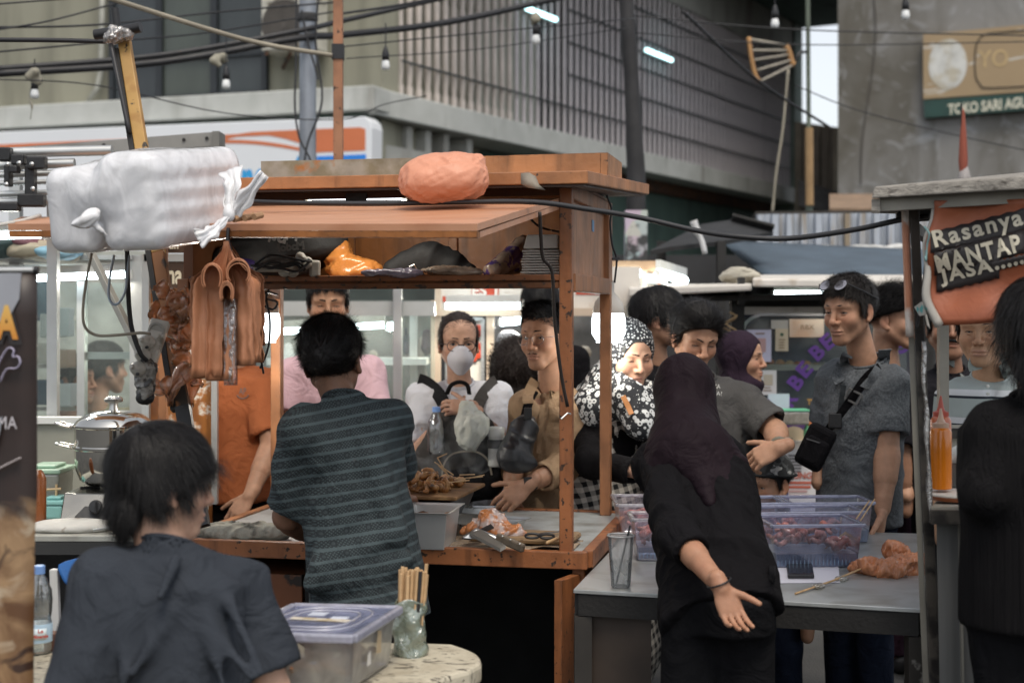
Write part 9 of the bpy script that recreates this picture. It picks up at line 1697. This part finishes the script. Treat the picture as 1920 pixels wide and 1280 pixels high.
t,hf,b=person('man with a thick black moustache, black shirt and grey strap, partly behind the banner',P(1778,612,5.95),-8,P(1790,890,6.0),-4,hs=1.05,skin=(.27,.14,.085),nb=P(1782,690,6.0),shoulders={'L':P(1722,730,6.0),'R':P(1850,730,6.0)},girth=1.08,shirt=dict(mat=fab('tee_blackish',(.015,.014,.017)),sleeve=.45,hem=-.15,sr2=.076),pants=dict(mat=m_trk),face=dict(eye=.6,fat=.4),eyes=dict(eye=.6,brow=1.3),hair=dict(style='short',n=2500))
part('moustache',mat('hair_black',(.01,.009,.009)),t,lambda m:m.tube([hf.w(-.032,.078,-.064),hf.w(-.014,.098,-.054),hf.w(0,.102,-.052),hf.w(.014,.098,-.054),hf.w(.032,.078,-.064)],[.003,.0065,.006,.0065,.003],6),smooth=True);B=bvh(kid(t,'shirt'));strap('strap',t,B,[(1764,655),(1780,672),(1800,690),(1812,710)],.038,fab('strap_grey',(.16,.17,.16)),.008,5.9)
t,hf,b=person('person in a ribbed black top seen from behind at the right edge',P(1946,630,3.35),165,P(1965,1090,3.35),165,hs=1.0,skin='tan',nb=P(1945,742,3.34),shoulders={'L':P(1868,808,3.32),'R':P(2060,808,3.36)},arms={'L':(P(1846,925,3.28),P(1950,960,3.52))},girth=1.02,shirt=dict(mat=fab('rib_black',(.0075,.007,.0075),bump=.5,bscale=60,stretch=(6,6,.05)),sleeve=.66,ease=.026,sr=.056,sr2=.054,hem=-.22,neck=.06,folds=[(.005,8,(.1,0,1),3)]),pants=dict(mat=m_trk),eyes=False,hair=dict(style='long',thick=.022,n=6000,length=.07,front=.05,back=-.08,extra=[((-.06,-.05,-.05),(.035,.05,.055)),((0,-.085,-.06),(.06,.045,.05))],out=.2,seed=15))
t,hf,b=person('young man with a black undercut facing right behind the washed polo shirt',P(1672,598,6.3),62,P(1690,900,6.3),50,hs=1.08,skin='mid',nb=P(1664,690,6.34),shoulders={'L':P(1640,735,6.4),'R':P(1728,735,6.25)},arms={'R':(P(1722,860,6.1),P(1700,930,5.95))},girth=1.0,shirt=dict(mat=fab('tee_plum',(.035,.02,.03)),sleeve=.42,hem=-.15),pants=dict(mat=fab('trouser_plum',(.045,.022,.035))),hair=dict(style='up',thick=.018,n=4500,length=.045,front=.05,back=-.01,out=.2,grav=.05,lump=[((0,.02,.1),(.068,.07,.04))],seed=16))
t,hf,b=person('woman in a dark purple headscarf seen from the side before the burger stall',P(1392,672,6.7),64,P(1400,900,6.75),40,hs=1.0,skin='mid',nb=P(1386,748,6.75),sh=.15,girth=.95,female=True,shirt=dict(mat=fab('dress_lavender',(.11,.095,.17)),sleeve=.95,hem=-.5,flare=.03),pants=dict(mat=fab('dress_lavender',(.11,.095,.17))),hair=None);hijab(t,hf,fab('scarf_purple',(.026,.016,.026)),[seg(P(1385,730,6.72),P(1385,765,6.68),.09,.11,.05)])
t,hf,b=person('man with thick black hair in a black T-shirt behind the flowered headscarf',P(1238,598,6.45),78,P(1250,890,6.5),60,hs=1.08,skin='mid',nb=P(1232,682,6.5),sh=.17,shirt=dict(mat=m_blk,sleeve=.42,hem=-.15),pants=dict(mat=m_trk),hair=dict(style='long',thick=.02,n=4500,length=.05,front=.06,back=-.03,out=.3,curl=.15,seed=17))
t,hf,b=person('person with bushy dark curls in black seen from behind at the drink stall',P(966,700,7.0),175,P(960,920,7.05),175,hs=1.0,skin='tan',sh=.17,shirt=dict(mat=m_blk,sleeve=.5,hem=-.15),pants=dict(mat=m_trk),eyes=False,hair_mat=hair_br,hair=dict(style='curly',thick=.06,n=6000,length=.06,front=.04,back=-.12,out=.5,grav=.05,curl=.5,extra=[((0,-.06,-.10),(.11,.08,.10))],seed=18))
t,hf,b=person('tall dark haired person seen from behind before the red lettered sign',P(1014,572,7.2),170,P(1020,880,7.2),175,hs=1.05,skin='tan',sh=.18,shirt=dict(mat=m_blk,sleeve=.45,hem=-.15),pants=dict(mat=m_trk),eyes=False,hair=dict(style='short',thick=.02,n=3500,seed=19))
t,hf,b=person('person in a blue shirt seen in profile through the left glass stall',P(140,712,7.35),80,P(150,960,7.4),40,hs=1.05,skin='tan',sh=.17,shirt=dict(mat=fab('shirt_sky',(.12,.24,.46)),sleeve=.5,hem=-.2),pants=dict(mat=m_trk),hair=dict(style='short',n=2000,seed=20))
t,hf,b=person('person in a khaki shirt behind the glass beside the one in blue',P(196,690,7.5),130,P(200,950,7.5),10,hs=1.1,skin='mid',sh=.19,shirt=dict(mat=fab('shirt_khaki',(.26,.23,.15)),sleeve=.5,hem=-.2),pants=dict(mat=m_trk),hair=dict(style='short',n=2000,seed=21))
